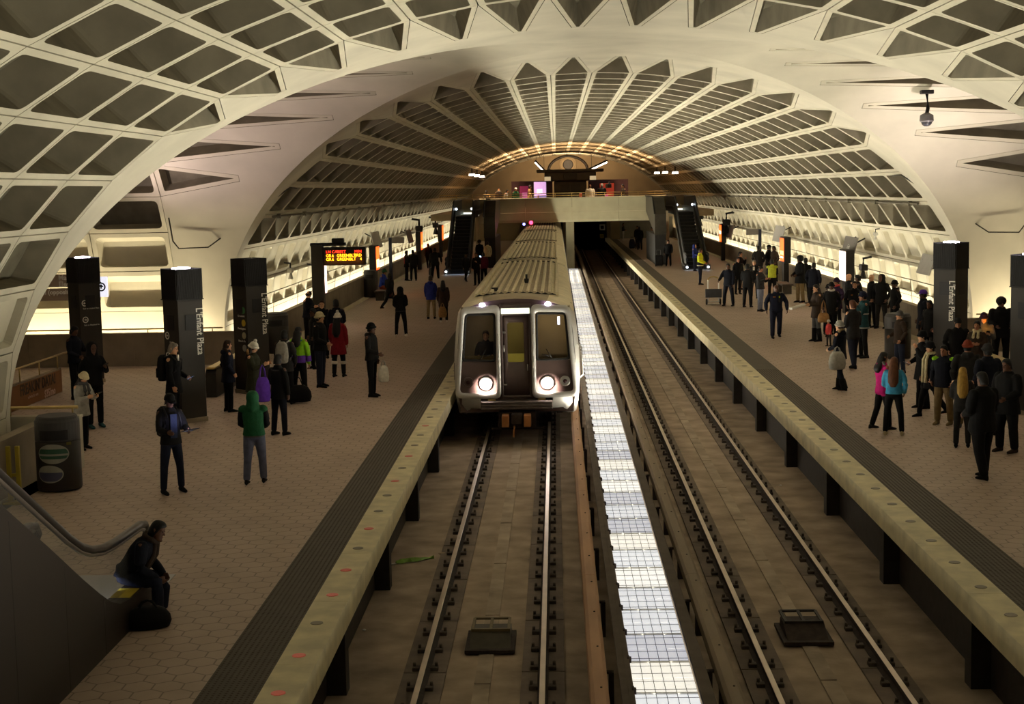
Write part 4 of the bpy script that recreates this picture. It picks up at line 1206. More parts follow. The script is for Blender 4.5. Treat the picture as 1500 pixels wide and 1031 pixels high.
# ---------------------------------------------------------------- train display on its post
t = thing('departure_display', 'black departure board with red and amber text hung from a bronze post', 'display', (-9.1, 50, 0))
bm = bmesh.new(); bx(bm, -0.19, 0.19, -0.19, 0.19, 0, 3.2, 0, 0.01); link('post', bm, PYL, t)
bm = bmesh.new(); bx(bm, -0.22, 0.95, -0.16, 0.16, 3.17, 3.27, 0, 0.01); bx(bm, 0.5, 0.9, -0.12, 0.12, 3.27, 3.42, 0, 0.03); link('arm', bm, PYL2, t)
bm = bmesh.new(); bx(bm, 0.22, 1.62, -0.15, 0.15, 2.52, 3.12, 0, 0.015); scr = link('screen_case', bm, PYL2, t)
RED, AMB = emat('led_red', (1.0, 0.03, 0.01), 3.2), emat('led_amber', (1.0, 0.42, 0.01), 3.4)
for row, (m_, cols) in enumerate(((RED, ('LN', 'CAR', 'DEST', 'MIN')), (AMB, ('GR', '6', 'GREENBLT', 'BRD')), (AMB, ('GR', '6', 'GREENBLT', '4')))):
    z = 2.97-0.125*row
    for cx_, txt, al in ((0.30, cols[0], 'LEFT'), (0.50, cols[1], 'LEFT'), (0.66, cols[2], 'LEFT'), (1.50, cols[3], 'RIGHT')):
        text_mesh(txt, 0.135, m_, scr, (cx_, -0.156, z), (pi/2, 0, 0), 'led_text', align=al, extrude=0.003)
area_lamp('display_glow', (-8.2, 49.8, 2.8), 1.2, 0.4, 4, (1.0, 0.3, 0.05), (radians(60), 0, 0), 170)
# ---------------------------------------------------------------- litter bins
BING = mat('bin_grey', (0.050, 0.045, 0.044), 0.55, 0.1, 0.15, 3)
BINB = mat('bin_brown', (0.024, 0.018, 0.013), 0.5, 0.15, 0.15, 3)
def bin_(x, y, lb, h=1.27, r=0.37, sticker=False, rz=0.0):
    t = thing('litter_bin', lb, 'bin', (x, y, 0), rz)
    bm = bmesh.new(); lathe(bm, [(r*0.97, 0.02), (r, 0.05), (r, h*0.66), (r*0.96, h*0.67), (0.01, h*0.67)], 32); 
    for f in bm.faces: f.smooth = len(f.verts) == 4
    link('drum', bm, BINB, t)
    bm = bmesh.new(); lathe(bm, [(r*0.98, h*0.67), (r*1.0, h*0.68), (r*1.0, h*0.93), (r*0.93, h*0.96), (r*0.91, h*0.985), (r*0.85, h), (0.01, h+0.005)], 32); link('hood', bm, BING, t)
    bm = bmesh.new()
    n = 10
    pts = []
    for k in range(n+1):
        a = radians(-90-38+76*k/n); pts.append((cos(a), sin(a)))
    for (c0, s0), (c1, s1) in zip(pts, pts[1:]):
        bm.faces.new([bm.verts.new(p) for p in ((r*1.012*c0, r*1.012*s0, h*0.70), (r*1.012*c1, r*1.012*s1, h*0.70), (r*1.012*c1, r*1.012*s1, h*0.83), (r*1.012*c0, r*1.012*s0, h*0.83))])
    link('slot', bm, BLACK, t)
    if sticker:
        GRN = mat('sticker_green', (0.035, 0.10, 0.06), 0.5); PALE = mat('sticker_pale', (0.32, 0.31, 0.25), 0.5, 0, 0.1, 6); VIO = mat('sticker_violet', (0.07, 0.07, 0.12), 0.5)
        def wrap(u, z, d=0.006): a = -pi/2+u/r; return ((r+d)*cos(a), (r+d)*sin(a), z)
        def oval(cx, cz, a, b, m_, d, z0=-1, z1=1, nm='sticker'):
            bm = bmesh.new()
            lo, hi = z0*b, z1*b
            def ext(u):
                q = b*sqrt(max(0, 1-(u/a)**2)); return max(lo, -q), min(hi, q)
            n = 24
            us = [a*cos(pi*(1-j/n)) for j in range(n+1)]
            for u0, u1 in zip(us, us[1:]):
                e0, e1 = ext(u0), ext(u1)
                if e0[1] <= e0[0] and e1[1] <= e1[0]: continue
                e0 = (min(e0), max(e0[1], min(e0))); e1 = (min(e1), max(e1[1], min(e1)))
                V = [bm.verts.new(wrap(cx+u, cz+q, d)) for u, q in ((u0, e0[0]), (u1, e1[0]), (u1, e1[1]), (u0, e0[1]))]
                bm.faces.new(V)
            return link(nm, bm, m_, t)
        oval(-0.02, 0.66, 0.275, 0.165, PALE, 0.004)
        oval(-0.02, 0.66, 0.255, 0.150, GRN, 0.007, 0.0, 0.55, 'sticker_band'); oval(-0.02, 0.66, 0.255, 0.150, GRN, 0.007, -0.55, -0.22, 'sticker_band')
        oval(-0.09, 0.32, 0.235, 0.15, PALE, 0.004); oval(-0.09, 0.32, 0.215, 0.135, VIO, 0.007, -0.9, 0.2, 'sticker_patch')
        bm = bmesh.new(); 
        for k in range(4):
            a0, a1 = wrap(0.215+0.022*k, 0.80, 0.008), wrap(0.230+0.022*k, 0.80, 0.008); bm.faces.new([bm.verts.new(p) for p in (a0, a1, (a1[0], a1[1], 0.85), (a0[0], a0[1], 0.85))])
        link('yellow_mark', bm, mat('yellow_mark', (0.16, 0.13, 0.01), 0.6), t)
    return t
bin_(-9.62, 24.9, 'brown round litter bin with an oval green sticker beside the near low wall', sticker=True, rz=0.12)
bin_(-9.85, 46.2, 'grey topped litter bin in front of the person with headphones')
bin_(8.35, 42.0, 'grey topped litter bin behind the crowd on the right platform', r=0.36)
bin_(-9.93, 70.5, 'grey topped litter bin beside the far bench on the left platform', r=0.30, h=1.3)
bin_(6.0, 86.5, 'dark litter bin at the foot of the right far escalator', r=0.34, h=1.2) if False else None
# ---------------------------------------------------------------- lit advertisement cases on posts
def lightbox(x, y, s, lb, col, st, z0=1.25, h=1.1, L=1.3, patches=()):
    """s = -1 on the left wall (lit face towards +x), +1 on the right wall"""
    t = thing('advertising_case', lb, 'advertisement', (x, y, 0), 0)
    bm = bmesh.new(); bx(bm, -0.16, 0.16, -L/2, L/2, z0-0.08, z0+h+0.06, 0, 0.02); link('case', bm, PYL2, t)
    bm = bmesh.new(); bx(bm, -0.12, 0.12, -0.28, 0.28, 0, z0-0.08); link('stand', bm, PYL2, t)
    f = -s*0.165
    bm = bmesh.new(); bx(bm, *sorted((f, f-s*0.01)), -L/2+0.03, L/2-0.03, z0, z0+h); link('lit_poster', bm, emat('lit_' + '_'.join(lb.split()[:3]), col, st), t)
    for i, (a, b, c, d, cc, ss) in enumerate(patches):
        bm = bmesh.new(); bx(bm, *sorted((f-s*0.010, f-s*0.016)), -L/2+L*a, -L/2+L*b, z0+h*c, z0+h*d); link('poster_patch', bm, emat('lit_patch_%s_%d_%d' % (lb[:5], int(y), i), cc, ss), t)
    area_lamp('poster_glow', (x-s*0.25, y, z0+h/2), 0.9*h, 0.8*L, 14*st, col, (0, -s*pi/2, 0), 170)
    return t
OR = (1.0, 0.13, 0.02)
lightbox(-9.85, 55.0, -1, 'white and pink lit poster case just below the departure board', (1.0, 0.72, 0.62), 1.3, L=1.3, patches=[(0.15, 0.85, 0.25, 0.55, (1.0, 0.95, 0.9), 1.6)])
lightbox(-9.85, 70.3+1.4, -1, 'orange lit poster case behind the far bench, first on the left wall', OR, 1.2, patches=[(0.1, 0.9, 0.1, 0.45, (1.0, 0.75, 0.4), 1.8)])
lightbox(-9.85, 95.5, -1, 'orange lit poster case left of the far left escalator, second on the left wall', OR, 1.1, patches=[(0.1, 0.9, 0.1, 0.3, (1.0, 0.35, 0.12), 1.4)])
lightbox(-9.85, 113.5, -1, 'orange lit poster case seen just beside the far left escalator, last on the left wall', OR, 1.1, L=1.6)
lightbox(9.85, 99.6, 1, 'small orange lit poster case nearest the far right escalator', OR, 1.3, patches=[(0.1, 0.9, 0.45, 0.65, (1.0, 0.8, 0.6), 1.6)])
lightbox(9.85, 72.5, 1, 'orange lit poster case standing behind the right crowd', OR, 1.3, patches=[(0.1, 0.9, 0.28, 0.45, (1.0, 0.55, 0.2), 1.8), (0.2, 0.8, 0.14, 0.2, (0.9, 0.85, 1.0), 1.8)])
lightbox(9.85, 57.2, 1, 'white lit poster case under the grey board on the right wall', (1.0, 0.78, 0.66), 1.6, patches=[(0.15, 0.85, 0.2, 0.8, (1.0, 0.95, 0.9), 2.0)])
# tilted grey boards over them
BOARD = mat('grey_board', (0.20, 0.18, 0.165), 0.6, 0, 0.06, 4)
BOARDE = mat('pale_board', (0.42, 0.40, 0.37), 0.6, 0, 0.05, 4)
def board(x, y, z, s, lb, L=2.6, txt=None, m_=None, h=0.80):
    t = thing('sign_board', lb, 'sign', (x, y, z), 0)
    bm = bmesh.new()
    prism(bm, [(-s*0.10, -h/2), (-s*0.06, -h/2), (s*0.14, h/2), (s*0.10, h/2)], 'y', -L/2, L/2)
    for v in bm.verts: pass
    bmesh.ops.rotate(bm, cent=(0, 0, 0), matrix=Matrix.Rotation(0, 3, 'Z'), verts=bm.verts)
    link('panel', bm, m_ or BOARD, t)
    bm = bmesh.new()
    for q in (-0.35, 0.35): tube(bm, [(s*0.05, q*L, h*0.2), (s*0.45, q*L, h*0.45)], 0.03, 6)
    link('bracket', bm, PYL2, t)
    if txt:
        a = atan2(0.2, h)
        o = text_mesh(txt, 0.26, WHITE, t, (-s*0.005, 0, 0.06), (0, 0, 0), 'board_text')
        o.matrix_local = Matrix.Translation((-s*0.012-s*0.004, 0, 0.02)) @ Matrix(((0, s*0.36, -s*0.93, 0), (-s*1.0, 0, 0, 0), (0, 0.93, 0.36, 0), (0, 0, 0, 1)))
    return t
board(10.15, 58.4, 2.44, 1, 'grey tilted board reading Exits above the white lit case', 2.4, 'Exits')
board(10.15, 76.8, 2.42, 1, 'pale tilted board above the orange case behind the right crowd', 3.2, None, BOARDE)
board(10.15, 46.3, 2.38, 1, 'pale tilted board partly hidden by the right pylon', 1.6, None, BOARDE, 0.6)
board(-10.15, 75.5, 2.55, -1, 'pale tilted board above the first orange case on the left wall', 3.4, None, BOARDE)
board(-10.15, 57.5, 2.05, -1, 'pale board on the bright wall under the departure display', 2.2, None, BOARDE, 0.5)
board(-10.15, 92.6, 2.2, -1, 'grey board left of the second orange case on the left wall', 3.0, None, BOARD)
board(10.15, 98.3, 1.95, 1, 'grey board beside the small orange case near the right escalator', 3.0, None, BOARD)
# slim sign posts
for x, y, s, lb in ((-10.0, 80.2, -1, 'slim dark sign post on the left platform by the bright wall'), (10.0, 82.7, 1, 'slim dark sign post on the right platform by the bright wall')):
    t = thing('sign_post', lb, 'post', (x, y, 0))
    bm = bmesh.new(); bx(bm, -0.08, 0.08, -0.1, 0.1, 0, 2.5, 0, 0.01); link('post', bm, mat('post_blue', (0.02, 0.025, 0.05), 0.5), t)
    bm = bmesh.new(); bx(bm, *sorted((0, -s*0.75)), -0.05, 0.05, 2.2, 2.52, 0, 0.01); link('flag_sign', bm, BOARD, t)
# cameras and horn speakers on the vault
def wall_camera(x, y, z, s, lb, light=False, k=1.0):
    t = thing('security_camera', lb, 'camera', (x, y, z)); m_ = WHITE if light else PYL2
    bm = bmesh.new(); tube(bm, [(s*0.30*k, 0, 0.25*k), (0, 0, 0.20*k), (0, 0, -0.05*k)], 0.05*k, 6); link('bracket', bm, PYL2, t)
    bm = bmesh.new(); bx(bm, -0.12*k, 0.12*k, -0.30*k, 0.25*k, -0.24*k, -0.02*k, 0, 0.03*k); lathe(bm, [(0.13*k, -0.55*k), (0.06*k, -0.28*k), (0.05*k, -0.2*k)], 12); link('housing', bm, m_, t)
for x, y, z, s, lb, w, k in ((10.0, 116.9, 2.75, 1, 'dark horn speaker high beside the far right escalator', False, 1.6), (10.0, 98.9, 2.75, 1, 'dark horn speaker above the small orange case', False, 1.7),
                       (10.1, 55.4, 1.95, 1, 'dark camera arm beside the white lit case', False, 1.0), (10.2, 53.8, 3.15, 1, 'tiny white camera on the right vault above the Exits board', True, 0.5),
                       (-10.0, 97.5, 2.75, -1, 'dark horn speaker above the second orange case on the left', False, 1.7), (-10.0, 110.8, 2.65, -1, 'dark horn speaker nearest the far left escalator', False, 1.6),
                       (-10.1, 50.4, 2.45, -1, 'small pale camera on the left vault beside the pylon with dots', True, 0.7)):
    wall_camera(x, y, z, s, lb, w, k)
# dome camera hanging in the right cross vault
t = thing('dome_camera', 'dark dome camera hanging from the pale cross vault on the right', 'camera', (8.50, 39.55, 7.02))
bm = bmesh.new(); bx(bm, -0.16, 0.16, -0.12, 0.12, 0.12, 0.22, 0, 0.02); tube(bm, [(0, 0, 0.15), (0.03, 0, -0.25), (0, 0, -0.38)], 0.05, 8); link('stem', bm, PYL2, t)
bm = bmesh.new(); lathe(bm, [(0.06, -0.36), (0.17, -0.42), (0.18, -0.56), (0.15, -0.60), (0.01, -0.60)], 18); link('housing', bm, mat('camera_grey', (0.12, 0.11, 0.11), 0.5, 0.1), t)
bm = bmesh.new(); ball(bm, (0, 0, -0.60), 0.14, 0.14, 0.11, 14, 8); link('dome', bm, mat('dome_glass', (0.05, 0.05, 0.06), 0.08, 0, 0.1, 3, spec=0.9), t)
# conduits and wall rails
COND = mat('conduit_grey', (0.16, 0.14, 0.10), 0.6, 0.1, 0.1, 5)
for s, lb in ((-1, 'left'), (1, 'right')):
    for i, (sa, off, r, nm) in enumerate(((10.88, 0.07, 0.035, 'upper'),)):
        x, z, nx, nz = on_arc(TM, s*sa)
        bm = bmesh.new(); tube(bm, [(x-nx*off, 45.5, z-nz*off), (x-nx*off, 104, z-nz*off)], r, 6)
        k = 46.5
        while k < 104: bx(bm, x-nx*off-0.06, x-nx*off+0.06, k-0.05, k+0.05, z-nz*off-0.07, z-nz*off+0.07); k += 4.8
        link('conduit', bm, COND, label='long pipe clipped to the %s vault above the bright panels' % lb, cat='pipe')
    bm = bmesh.new()
    for z, xx in ((1.28, 10.72), (1.62, 10.80)):
        tube(bm, [(s*xx, 45.2, z), (s*xx, 104, z)], 0.018, 6)
    k = 46
    while k < 104: tube(bm, [(s*10.84, k, 0.6), (s*10.74, k, 1.66)], 0.012, 5); k += 4.8
    link('wall_rail', bm, COND, label='pair of thin rails along the bright foot of the %s vault' % lb, cat='rail')
    t = thing('guard_rail', 'thin brass guard rail on the low wall at the back of the %s cross vault' % lb, 'rail', (0, 43.38, 0))
    bm = bmesh.new(); tube(bm, [(s*10.9, 0, 1.08), (s*X_OUT, 0, 1.08)], 0.022, 8); link('rail_bar', bm, BRASS, t)
    k = 11.2
    while k < X_OUT:
        bm = bmesh.new(); tube(bm, [(s*k, 0, 0.97), (s*k, 0, 1.08)], 0.016, 6); link('rail_post', bm, BRASS, t); k += 1.9
# dark pipe round the pier on both sides
for s in (-1, 1):
    pts = [P_main(s*9.75, 45.6, -0.05), P_main(s*9.72, 44.35, -0.05)] + [(s*11.25, 43.50, 3.42), (s*12.1, 43.46, 3.40), (s*12.25, 43.40, 3.62), (s*12.25, 43.05, 4.3)]
    bm = bmesh.new(); tube(bm, pts, 0.022, 6); link('conduit', bm, CABLE, label='dark cable round the %s far pier of the crossing' % ('left' if s < 0 else 'right'), cat='pipe')
# ---------------------------------------------------------------- left wall signs
t = thing('wall_sign', 'brown sign with white letters about the elevator, left of the arrow pylon', 'sign', (-16.2, 42.9, 2.36))
bm = bmesh.new(); bx(bm, -1.9, 1.9, -0.05, 0.05, 0.02, 0.38, 0, 0.01); bx(bm, -1.9, 1.9, -0.05, 0.05, -0.38, -0.02, 0, 0.01); link('panel', bm, mat('sign_brown', (0.42, 0.33, 0.26), 0.6, 0, 0.06, 4), t)
bm = bmesh.new(); tube(bm, [(-1.2, 0.04, 0.3), (-1.2, 0.75, 0.5)], 0.03, 6); tube(bm, [(1.2, 0.04, 0.3), (1.2, 0.75, 0.5)], 0.03, 6); link('bracket', bm, PYL2, t)
WL = mat('white_lettering', (0.95, 0.93, 0.88), 0.5, 0, 0.03, 5)
text_mesh('Maryland Ave', 0.20, WL, t, (0.72, -0.056, 0.285), (pi/2, 0, 0), 'sign_text', align='LEFT', bold=0.006)
text_mesh('Elevator', 0.20, WL, t, (0.72, -0.056, 0.10), (pi/2, 0, 0), 'sign_text', align='LEFT', bold=0.006)
text_mesh('station (opposite platform)', 0.18, WL, t, (-0.15, -0.056, -0.13), (pi/2, 0, 0), 'sign_text', align='LEFT', bold=0.006)
t = thing('arrow_sign', 'white sign with a round up arrow just right of the arrow pylon', 'sign', (-14.12, 42.6, 2.38))
bm = bmesh.new(); bx(bm, -0.26, 0.14, -0.04, 0.04, -0.29, 0.29, 0, 0.01); link('panel', bm, emat('sign_white', (0.9, 0.88, 1.0), 0.75), t)
bm = bmesh.new(); ring_mesh(bm, 0.13, 0.09, 0.01); a = link('arrow_ring', bm, BLACK, t); a.location = (-0.04, -0.042, 0); a.rotation_euler = (pi/2, 0, 0)
bm = bmesh.new(); bx(bm, -0.02, 0.02, -0.05, 0.07, 0, 0.01); prism(bm, [(0, 0.085), (-0.075, 0.0), (0.075, 0.0)], 'z', 0, 0.01); a = link('arrow', bm, BLACK, t); a.location = (-0.04, -0.042, 0); a.rotation_euler = (pi/2, 0, 0)
# ---------------------------------------------------------------- ways down to the lower level
ADO = mat('advert_orange', (0.20, 0.075, 0.018), 0.6, 0, 0.1, 2)
ADK = mat('advert_dark', (0.035, 0.018, 0.010), 0.6); ADP = mat('advert_pink', (0.55, 0.36, 0.28), 0.6)
for s, lb in ((-1, 'left'), (1, 'right')):
    yn, yf, zt, xi = (36.2, 40.6, 0.74, 9.62) if s < 0 else (36.0, 38.9, 0.60, 9.62)
    t = thing('escalator', 'dark balustrade with a gleaming brass rail at the way down on the %s platform' % lb, 'escalator', (0, 0, 0))
    for q, x in enumerate((s*xi,)):
        bm = bmesh.new(); prism(bm, [(yn, 0), (yf, 0), (yf, zt-0.15), (yf-0.1, zt-0.06), (yn+0.1, zt-0.06), (yn, zt-0.15)], 'x', x-0.13, x+0.13); link('balustrade', bm, ESCD, t)
        bm = bmesh.new(); bx(bm, x-0.11, x+0.11, yn, yf, zt-0.06, zt, 0, 0.025); link('handrail', bm, BRASS if q == 0 else ESCD, t, label='gleaming brass rail' if q == 0 else None)
    bm = bmesh.new(); bx(bm, *sorted((s*9.76, s*10.7)), yf-1.0, yf, 0.0, 0.012); link('landing_plate', bm, STEEL, t)
# inner wall of the left shaft with its orange advertisement and rail
t = thing('advertisement_panel', 'orange advertisement reading FREAKIN DATA on a low wall at the left', 'advertisement', (-13.80, 35.0, 0))
bm = bmesh.new(); bx(bm, -0.10, -0.02, -6.5, 2.75, 0.0, 0.62); link('wall_panel', bm, PARAPET, t)
bm = bmesh.new(); bx(bm, -0.02, 0.0, -3.0, 2.7, 0.02, 0.58, 0); link('poster', bm, ADO, t)
rt = (pi/2, 0, pi/2)
text_mesh("FREAKIN' DATA!", 0.36, ADK, t, (0.006, 0.95, 0.41), rt, 'slogan', xs=0.95, bold=0.008)
text_mesh("unlimited for only", 0.10, ADP, t, (0.006, 0.55, 0.20), rt, 'small_print')
text_mesh("$35/mo", 0.26, ADP, t, (0.006, 1.75, 0.12), rt, 'price', bold=0.006)
bm = bmesh.new(); tube(bm, [(-0.06, -6.0, 0.95), (-0.06, 4.2, 0.95)], 0.025, 8)
for k in range(8): tube(bm, [(-0.06, -5.5+1.35*k, 0.6), (-0.06, -5.5+1.35*k, 0.95)], 0.018, 6)
link('top_rail', bm, BRASS, t)
t = thing('guard_rail', 'brass guard rail over the pale low wall behind the stickered bin', 'rail', (0, 26.9, 0))
bm = bmesh.new(); tube(bm, [(-15.0, 0, 1.12), (-9.9, 0, 1.12)], 0.03, 8); link('rail_bar', bm, BRASS, t)
for k in range(5):
    bm = bmesh.new(); tube(bm, [(-14.6+1.15*k, 0, 0.97), (-14.6+1.15*k, 0, 1.12)], 0.016, 6); link('rail_post', bm, BRASS, t)
# folded yellow barrier against the near parapet
YB_ = mat('barrier_yellow', (0.36, 0.27, 0.02), 0.5, 0, 0.1, 6)
t = thing('folding_barrier', 'yellow folding barrier leaning by the near parapet left of the stickered bin', 'barrier', (-9.98, 23.7, 0))
for x in (-0.05, 0.10):
    bm = bmesh.new(); bx(bm, x-0.035, x+0.035, -0.03, 0.03, 0.03, 0.95, 0, 0.008); link('upright', bm, YB_, t)
bm = bmesh.new(); bx(bm, -0.16, 0.26, -0.10, 0.10, 0, 0.05, 0, 0.01); bx(bm, -0.05, 0.10, -0.015, 0.015, 0.45, 0.5); link('foot', bm, YB_, t)
# ---------------------------------------------------------------- near escalator, bottom left
NX0, NX1 = -6.20, -7.55
CLAD = mat('escalator_cladding', (0.014, 0.008, 0.005), 0.5, 0.0, 0.15, 1.2)
BAL = glass_mat('balustrade_glass', (0.10, 0.095, 0.085), 0.22)
HANDR = mat('handrail_rubber', (0.020, 0.016, 0.014), 0.3, 0.2, 0.1, 6)
SKIRT = mat('skirt_steel', (0.42, 0.42, 0.44), 0.3, 0.85, 0.08, 10, stretch=(1, 20, 1))
t = thing('near_escalator', 'near escalator with a black handrail and dark cladding coming down at the lower left', 'escalator', (0, 0, 0))
RAIL = [(8.0, 5.45), (13.2, 2.46), (14.1, 1.95), (15.0, 1.44), (15.4, 1.24), (15.75, 1.12), (16.15, 1.04), (16.6, 1.0), (17.65, 0.97)]
DECK = [(8.0, 5.02), (13.2, 2.03), (14.0, 1.57), (15.0, 0.98), (15.5, 0.70), (15.85, 0.52), (16.2, 0.40), (16.7, 0.34), (17.55, 0.34)]
for x, o in ((NX0, 1), (NX1, -1)):
    bm = bmesh.new()
    tube(bm, [(x, a, b) for a, b in RAIL] + [(x, 17.85, 0.93), (x, 17.95, 0.80), (x, 17.90, 0.62), (x, 17.72, 0.52)], 0.05, 10)
    link('handrail', bm, HANDR, t)
    bm = bmesh.new()
    tube(bm, [(x, a, b-0.052) for a, b in RAIL] + [(x, 17.8, 0.88)], 0.028, 6)
    link('handrail_guide', bm, mat('guide_steel', (0.16, 0.13, 0.11), 0.35, 0.6, 0.1, 6), t)
    bm = bmesh.new()
    q = RAIL+[(17.85, 0.90), (17.85, 0.4)]
    pts = [(a, b-0.06) for a, b in RAIL] + [(17.85, 0.85), (17.85, 0.30)] + [(a, b-0.02) for a, b in DECK[::-1]]
    prism(bm, pts, 'x', x-0.006, x+0.006); link('glass_balustrade', bm, BAL, t)
    # deck cap, outer cladding down to the floor, inner skirt
    bm = bmesh.new()
    xo = x+o*0.16
    loft(bm, [[(x-o*0.10, a, b-0.03), (x-o*0.10, a, b), (xo, a, b), (xo, a, b-0.03)] for a, b in DECK]); link('deck', bm, CLAD, t)
    bm = bmesh.new()
    pts = [(a, b-0.03) for a, b in DECK]+[(17.55, 0.0), (8.0, 0.0)]
    prism(bm, pts, 'x', xo-o*0.02, xo+0.0); link('cladding', bm, CLAD, t)
    bm = bmesh.new()
    pts = [(a, b-0.03) for a, b in DECK]+[(17.55, 0.0), (16.4, 0.0), (8.0, 4.6)]
    prism(bm, pts, 'x', x-o*0.12, x-o*0.10); link('skirt', bm, SKIRT, t)
    bm = bmesh.new(); bx(bm, *sorted((x-o*0.12, xo)), 17.52, 17.60, 0.0, 0.34, 0, 0.01); link('end_cap', bm, CLAD, t)
bm = bmesh.new()
for x in (NX0+0.155,):
    for yy in (11.6, 13.0, 14.4, 15.6): bx(bm, x+0.003, x+0.007, yy, yy+0.008, 0.02, max(0.1, 0.34+max(0, (16.3-yy))*0.577*0.95-0.1))
link('cladding_joints', bm, BLACK, t)
bm = bmesh.new()
for k in range(20):
    a = 16.3-0.4*k; bx(bm, NX1+0.14, NX0-0.14, a-0.42, a, 0.23*k-0.12, 0.23*k+0.0)
bx(bm, NX1+0.14, NX0-0.14, 16.3, 17.0, -0.1, 0.006)
link('steps', bm, TREAD, t)
bm = bmesh.new(); bx(bm, NX1-0.05, NX0+0.05, 16.95, 19.0, 0.0, 0.010); link('landing_plate', bm, mat('landing_steel', (0.40, 0.40, 0.40), 0.4, 0.35, 0.08, 8, stretch=(1, 12, 1)), t)
bm = bmesh.new(); bx(bm, NX1+0.14, NX0-0.14, 16.86, 16.95, 0.0, 0.014); bx(bm, NX0-0.30, NX0-0.12, 16.5, 17.5, 0.006, 0.016); link('comb_plate', bm, YB_, t, label='yellow comb plate')
bm = bmesh.new(); bx(bm, NX0-0.10, NX0+0.13, 16.62, 17.05, 0.341, 0.347); link('warning_patch', bm, mat('warning_yellow', (0.55, 0.42, 0.03), 0.5, 0, 0.1, 6), t, label='yellow patch on the deck')
bm = bmesh.new(); bx(bm, NX0-0.115, NX0-0.10, 16.1, 16.5, 0.12, 0.16); link('comb_lamp', bm, emat('comb_lamp_near', (0.7, 0.8, 1.0), 3), t)
area_lamp('comb_glow', (NX0-0.30, 16.75, 0.30), 0.12, 0.7, 9, (0.75, 0.82, 1.0), (radians(35), radians(15), 0), 170)
# ---------------------------------------------------------------- track boxes and litter
for x, y, lb, dk in ((-2.09, 19.3, 'steel train control box between the rails of the left track', False), (2.12, 19.5, 'dark train control box between the rails of the right track', True)):
    t = thing('track_box', lb, 'box', (x, y, ZB+0.057))
    m_ = mat('track_box_steel', (0.055, 0.045, 0.030), 0.55, 0.4, 0.25, 6) if not dk else RUST
    bm = bmesh.new(); prism(bm, [(-0.04, 0.02), (0.30, 0.16), (0.62, 0.16), (0.70, 0.02)], 'x', -0.27, 0.27); link('housing', bm, m_, t)
    bm = bmesh.new()
    for q in (-0.24, 0, 0.24): bx(bm, q-0.02, q+0.02, 0.30, 0.85, 0.16, 0.185, 0, 0.004)
    bx(bm, -0.24, 0.24, 0.82, 0.87, 0.16, 0.185); bx(bm, -0.26, 0.26, 0.28, 0.32, 0.155, 0.19); link('bracket', bm, mat('track_bracket', (0.16, 0.12, 0.06), 0.6, 0.2) if not dk else DARKSTEEL, t)
    bm = bmesh.new(); bx(bm, -0.33, 0.33, -0.12, 0.80, -0.03, 0.02, 0, 0.005); link('base_plate', bm, RUST, t)
t = thing('wrapper', 'crumpled bright green wrapper on the track bed left of the rails', 'wrapper', (-3.55, 24.3, ZB), radians(28))
bm = bmesh.new()
random.seed(3)
R = []
for k in range(9):
    u = -0.34+0.085*k; w = 0.06*(1-abs(k-4)/5.0)+0.015
    R.append([(u, -w+random.uniform(-.02, .02), 0.012+random.uniform(0, .02)), (u, 0, 0.055+random.uniform(-.02, .03)), (u, w+random.uniform(-.02, .02), 0.012+random.uniform(0, .02)), (u, 0, 0.005)])
loft(bm, R); link('foil', bm, mat('green_foil', (0.16, 0.30, 0.03), 0.4, 0, 0.3, 12), t)
bm = bmesh.new(); bx(bm, -0.42, -0.34, -0.03, 0.03, 0.004, 0.02, 0, 0.005); link('torn_end', bm, WHITE, t)
t = tag(link('crumpled_paper', (lambda b: (ball(b, (0, 0, 0.02), 0.07, 0.04, 0.02, 8, 5), b)[1])(bmesh.new()), mat('paper_tan', (0.45, 0.33, 0.22), 0.7), loc=(-3.13, 24.75, ZB)), 'small pale scrap of paper next to the green wrapper', 'paper')
t = thing('paper_cup', 'crushed white paper cup on the track bed nearest the left platform', 'cup', (-3.88, 27.6, ZB+0.045))
bm = bmesh.new(); lathe(bm, [(0.035, -0.06), (0.045, 0.06), (0.04, 0.06), (0.03, -0.05)], 14); c = link('cup', bm, mat('cup_paper', (0.42, 0.36, 0.26), 0.6), t); c.rotation_euler = (radians(85), 0, radians(35))
for x, y, lb in ((-4.0+0.1, 20.4, 'tiny pale scrap on the near track bed by the platform edge'), (5.3-2.0, 40.5, 'tiny pale scrap between right track and platform, near the crossing'), (3.35, 30.2, 'tiny pale scrap beside the right track')):
    b = bmesh.new(); ball(b, (0, 0, 0.012), 0.03, 0.022, 0.012, 8, 5); tag(link('paper_scrap', b, WHITE, loc=(x, y, ZB)), lb, 'paper')
# ---------------------------------------------------------------- hand truck and bench
t = thing('hand_truck', 'upright silver hand truck carrying a dark crate on the right platform', 'cart', (5.35, 62.4, 0))
bm = bmesh.new()
for x in (-0.22, 0.22): tube(bm, [(x, 0.0, 0.12), (x, 0.05, 1.02)], 0.028, 8)
link('side_tubes', bm, mat('white_aluminium', (0.85, 0.83, 0.80), 0.35, 0.2, 0.05, 6), t)
bm = bmesh.new(); tube(bm, [(0.22*cos(pi*k/10), 0.05, 1.02+0.14*sin(pi*k/10)) for k in range(11)], 0.025, 8); link('handle', bm, BRASS, t)
bm = bmesh.new(); bx(bm, -0.34, 0.34, -0.06, 0.02, 0.30, 0.66, 0, 0.02); link('crate', bm, mat('crate_grey', (0.035, 0.035, 0.038), 0.6), t)
bm = bmesh.new(); bx(bm, -0.25, 0.25, -0.25, 0.0, 0.03, 0.05); tube(bm, [(-0.26, 0.05, 0.12), (0.26, 0.05, 0.12)], 0.02, 6); link('toe_plate', bm, STEEL, t)
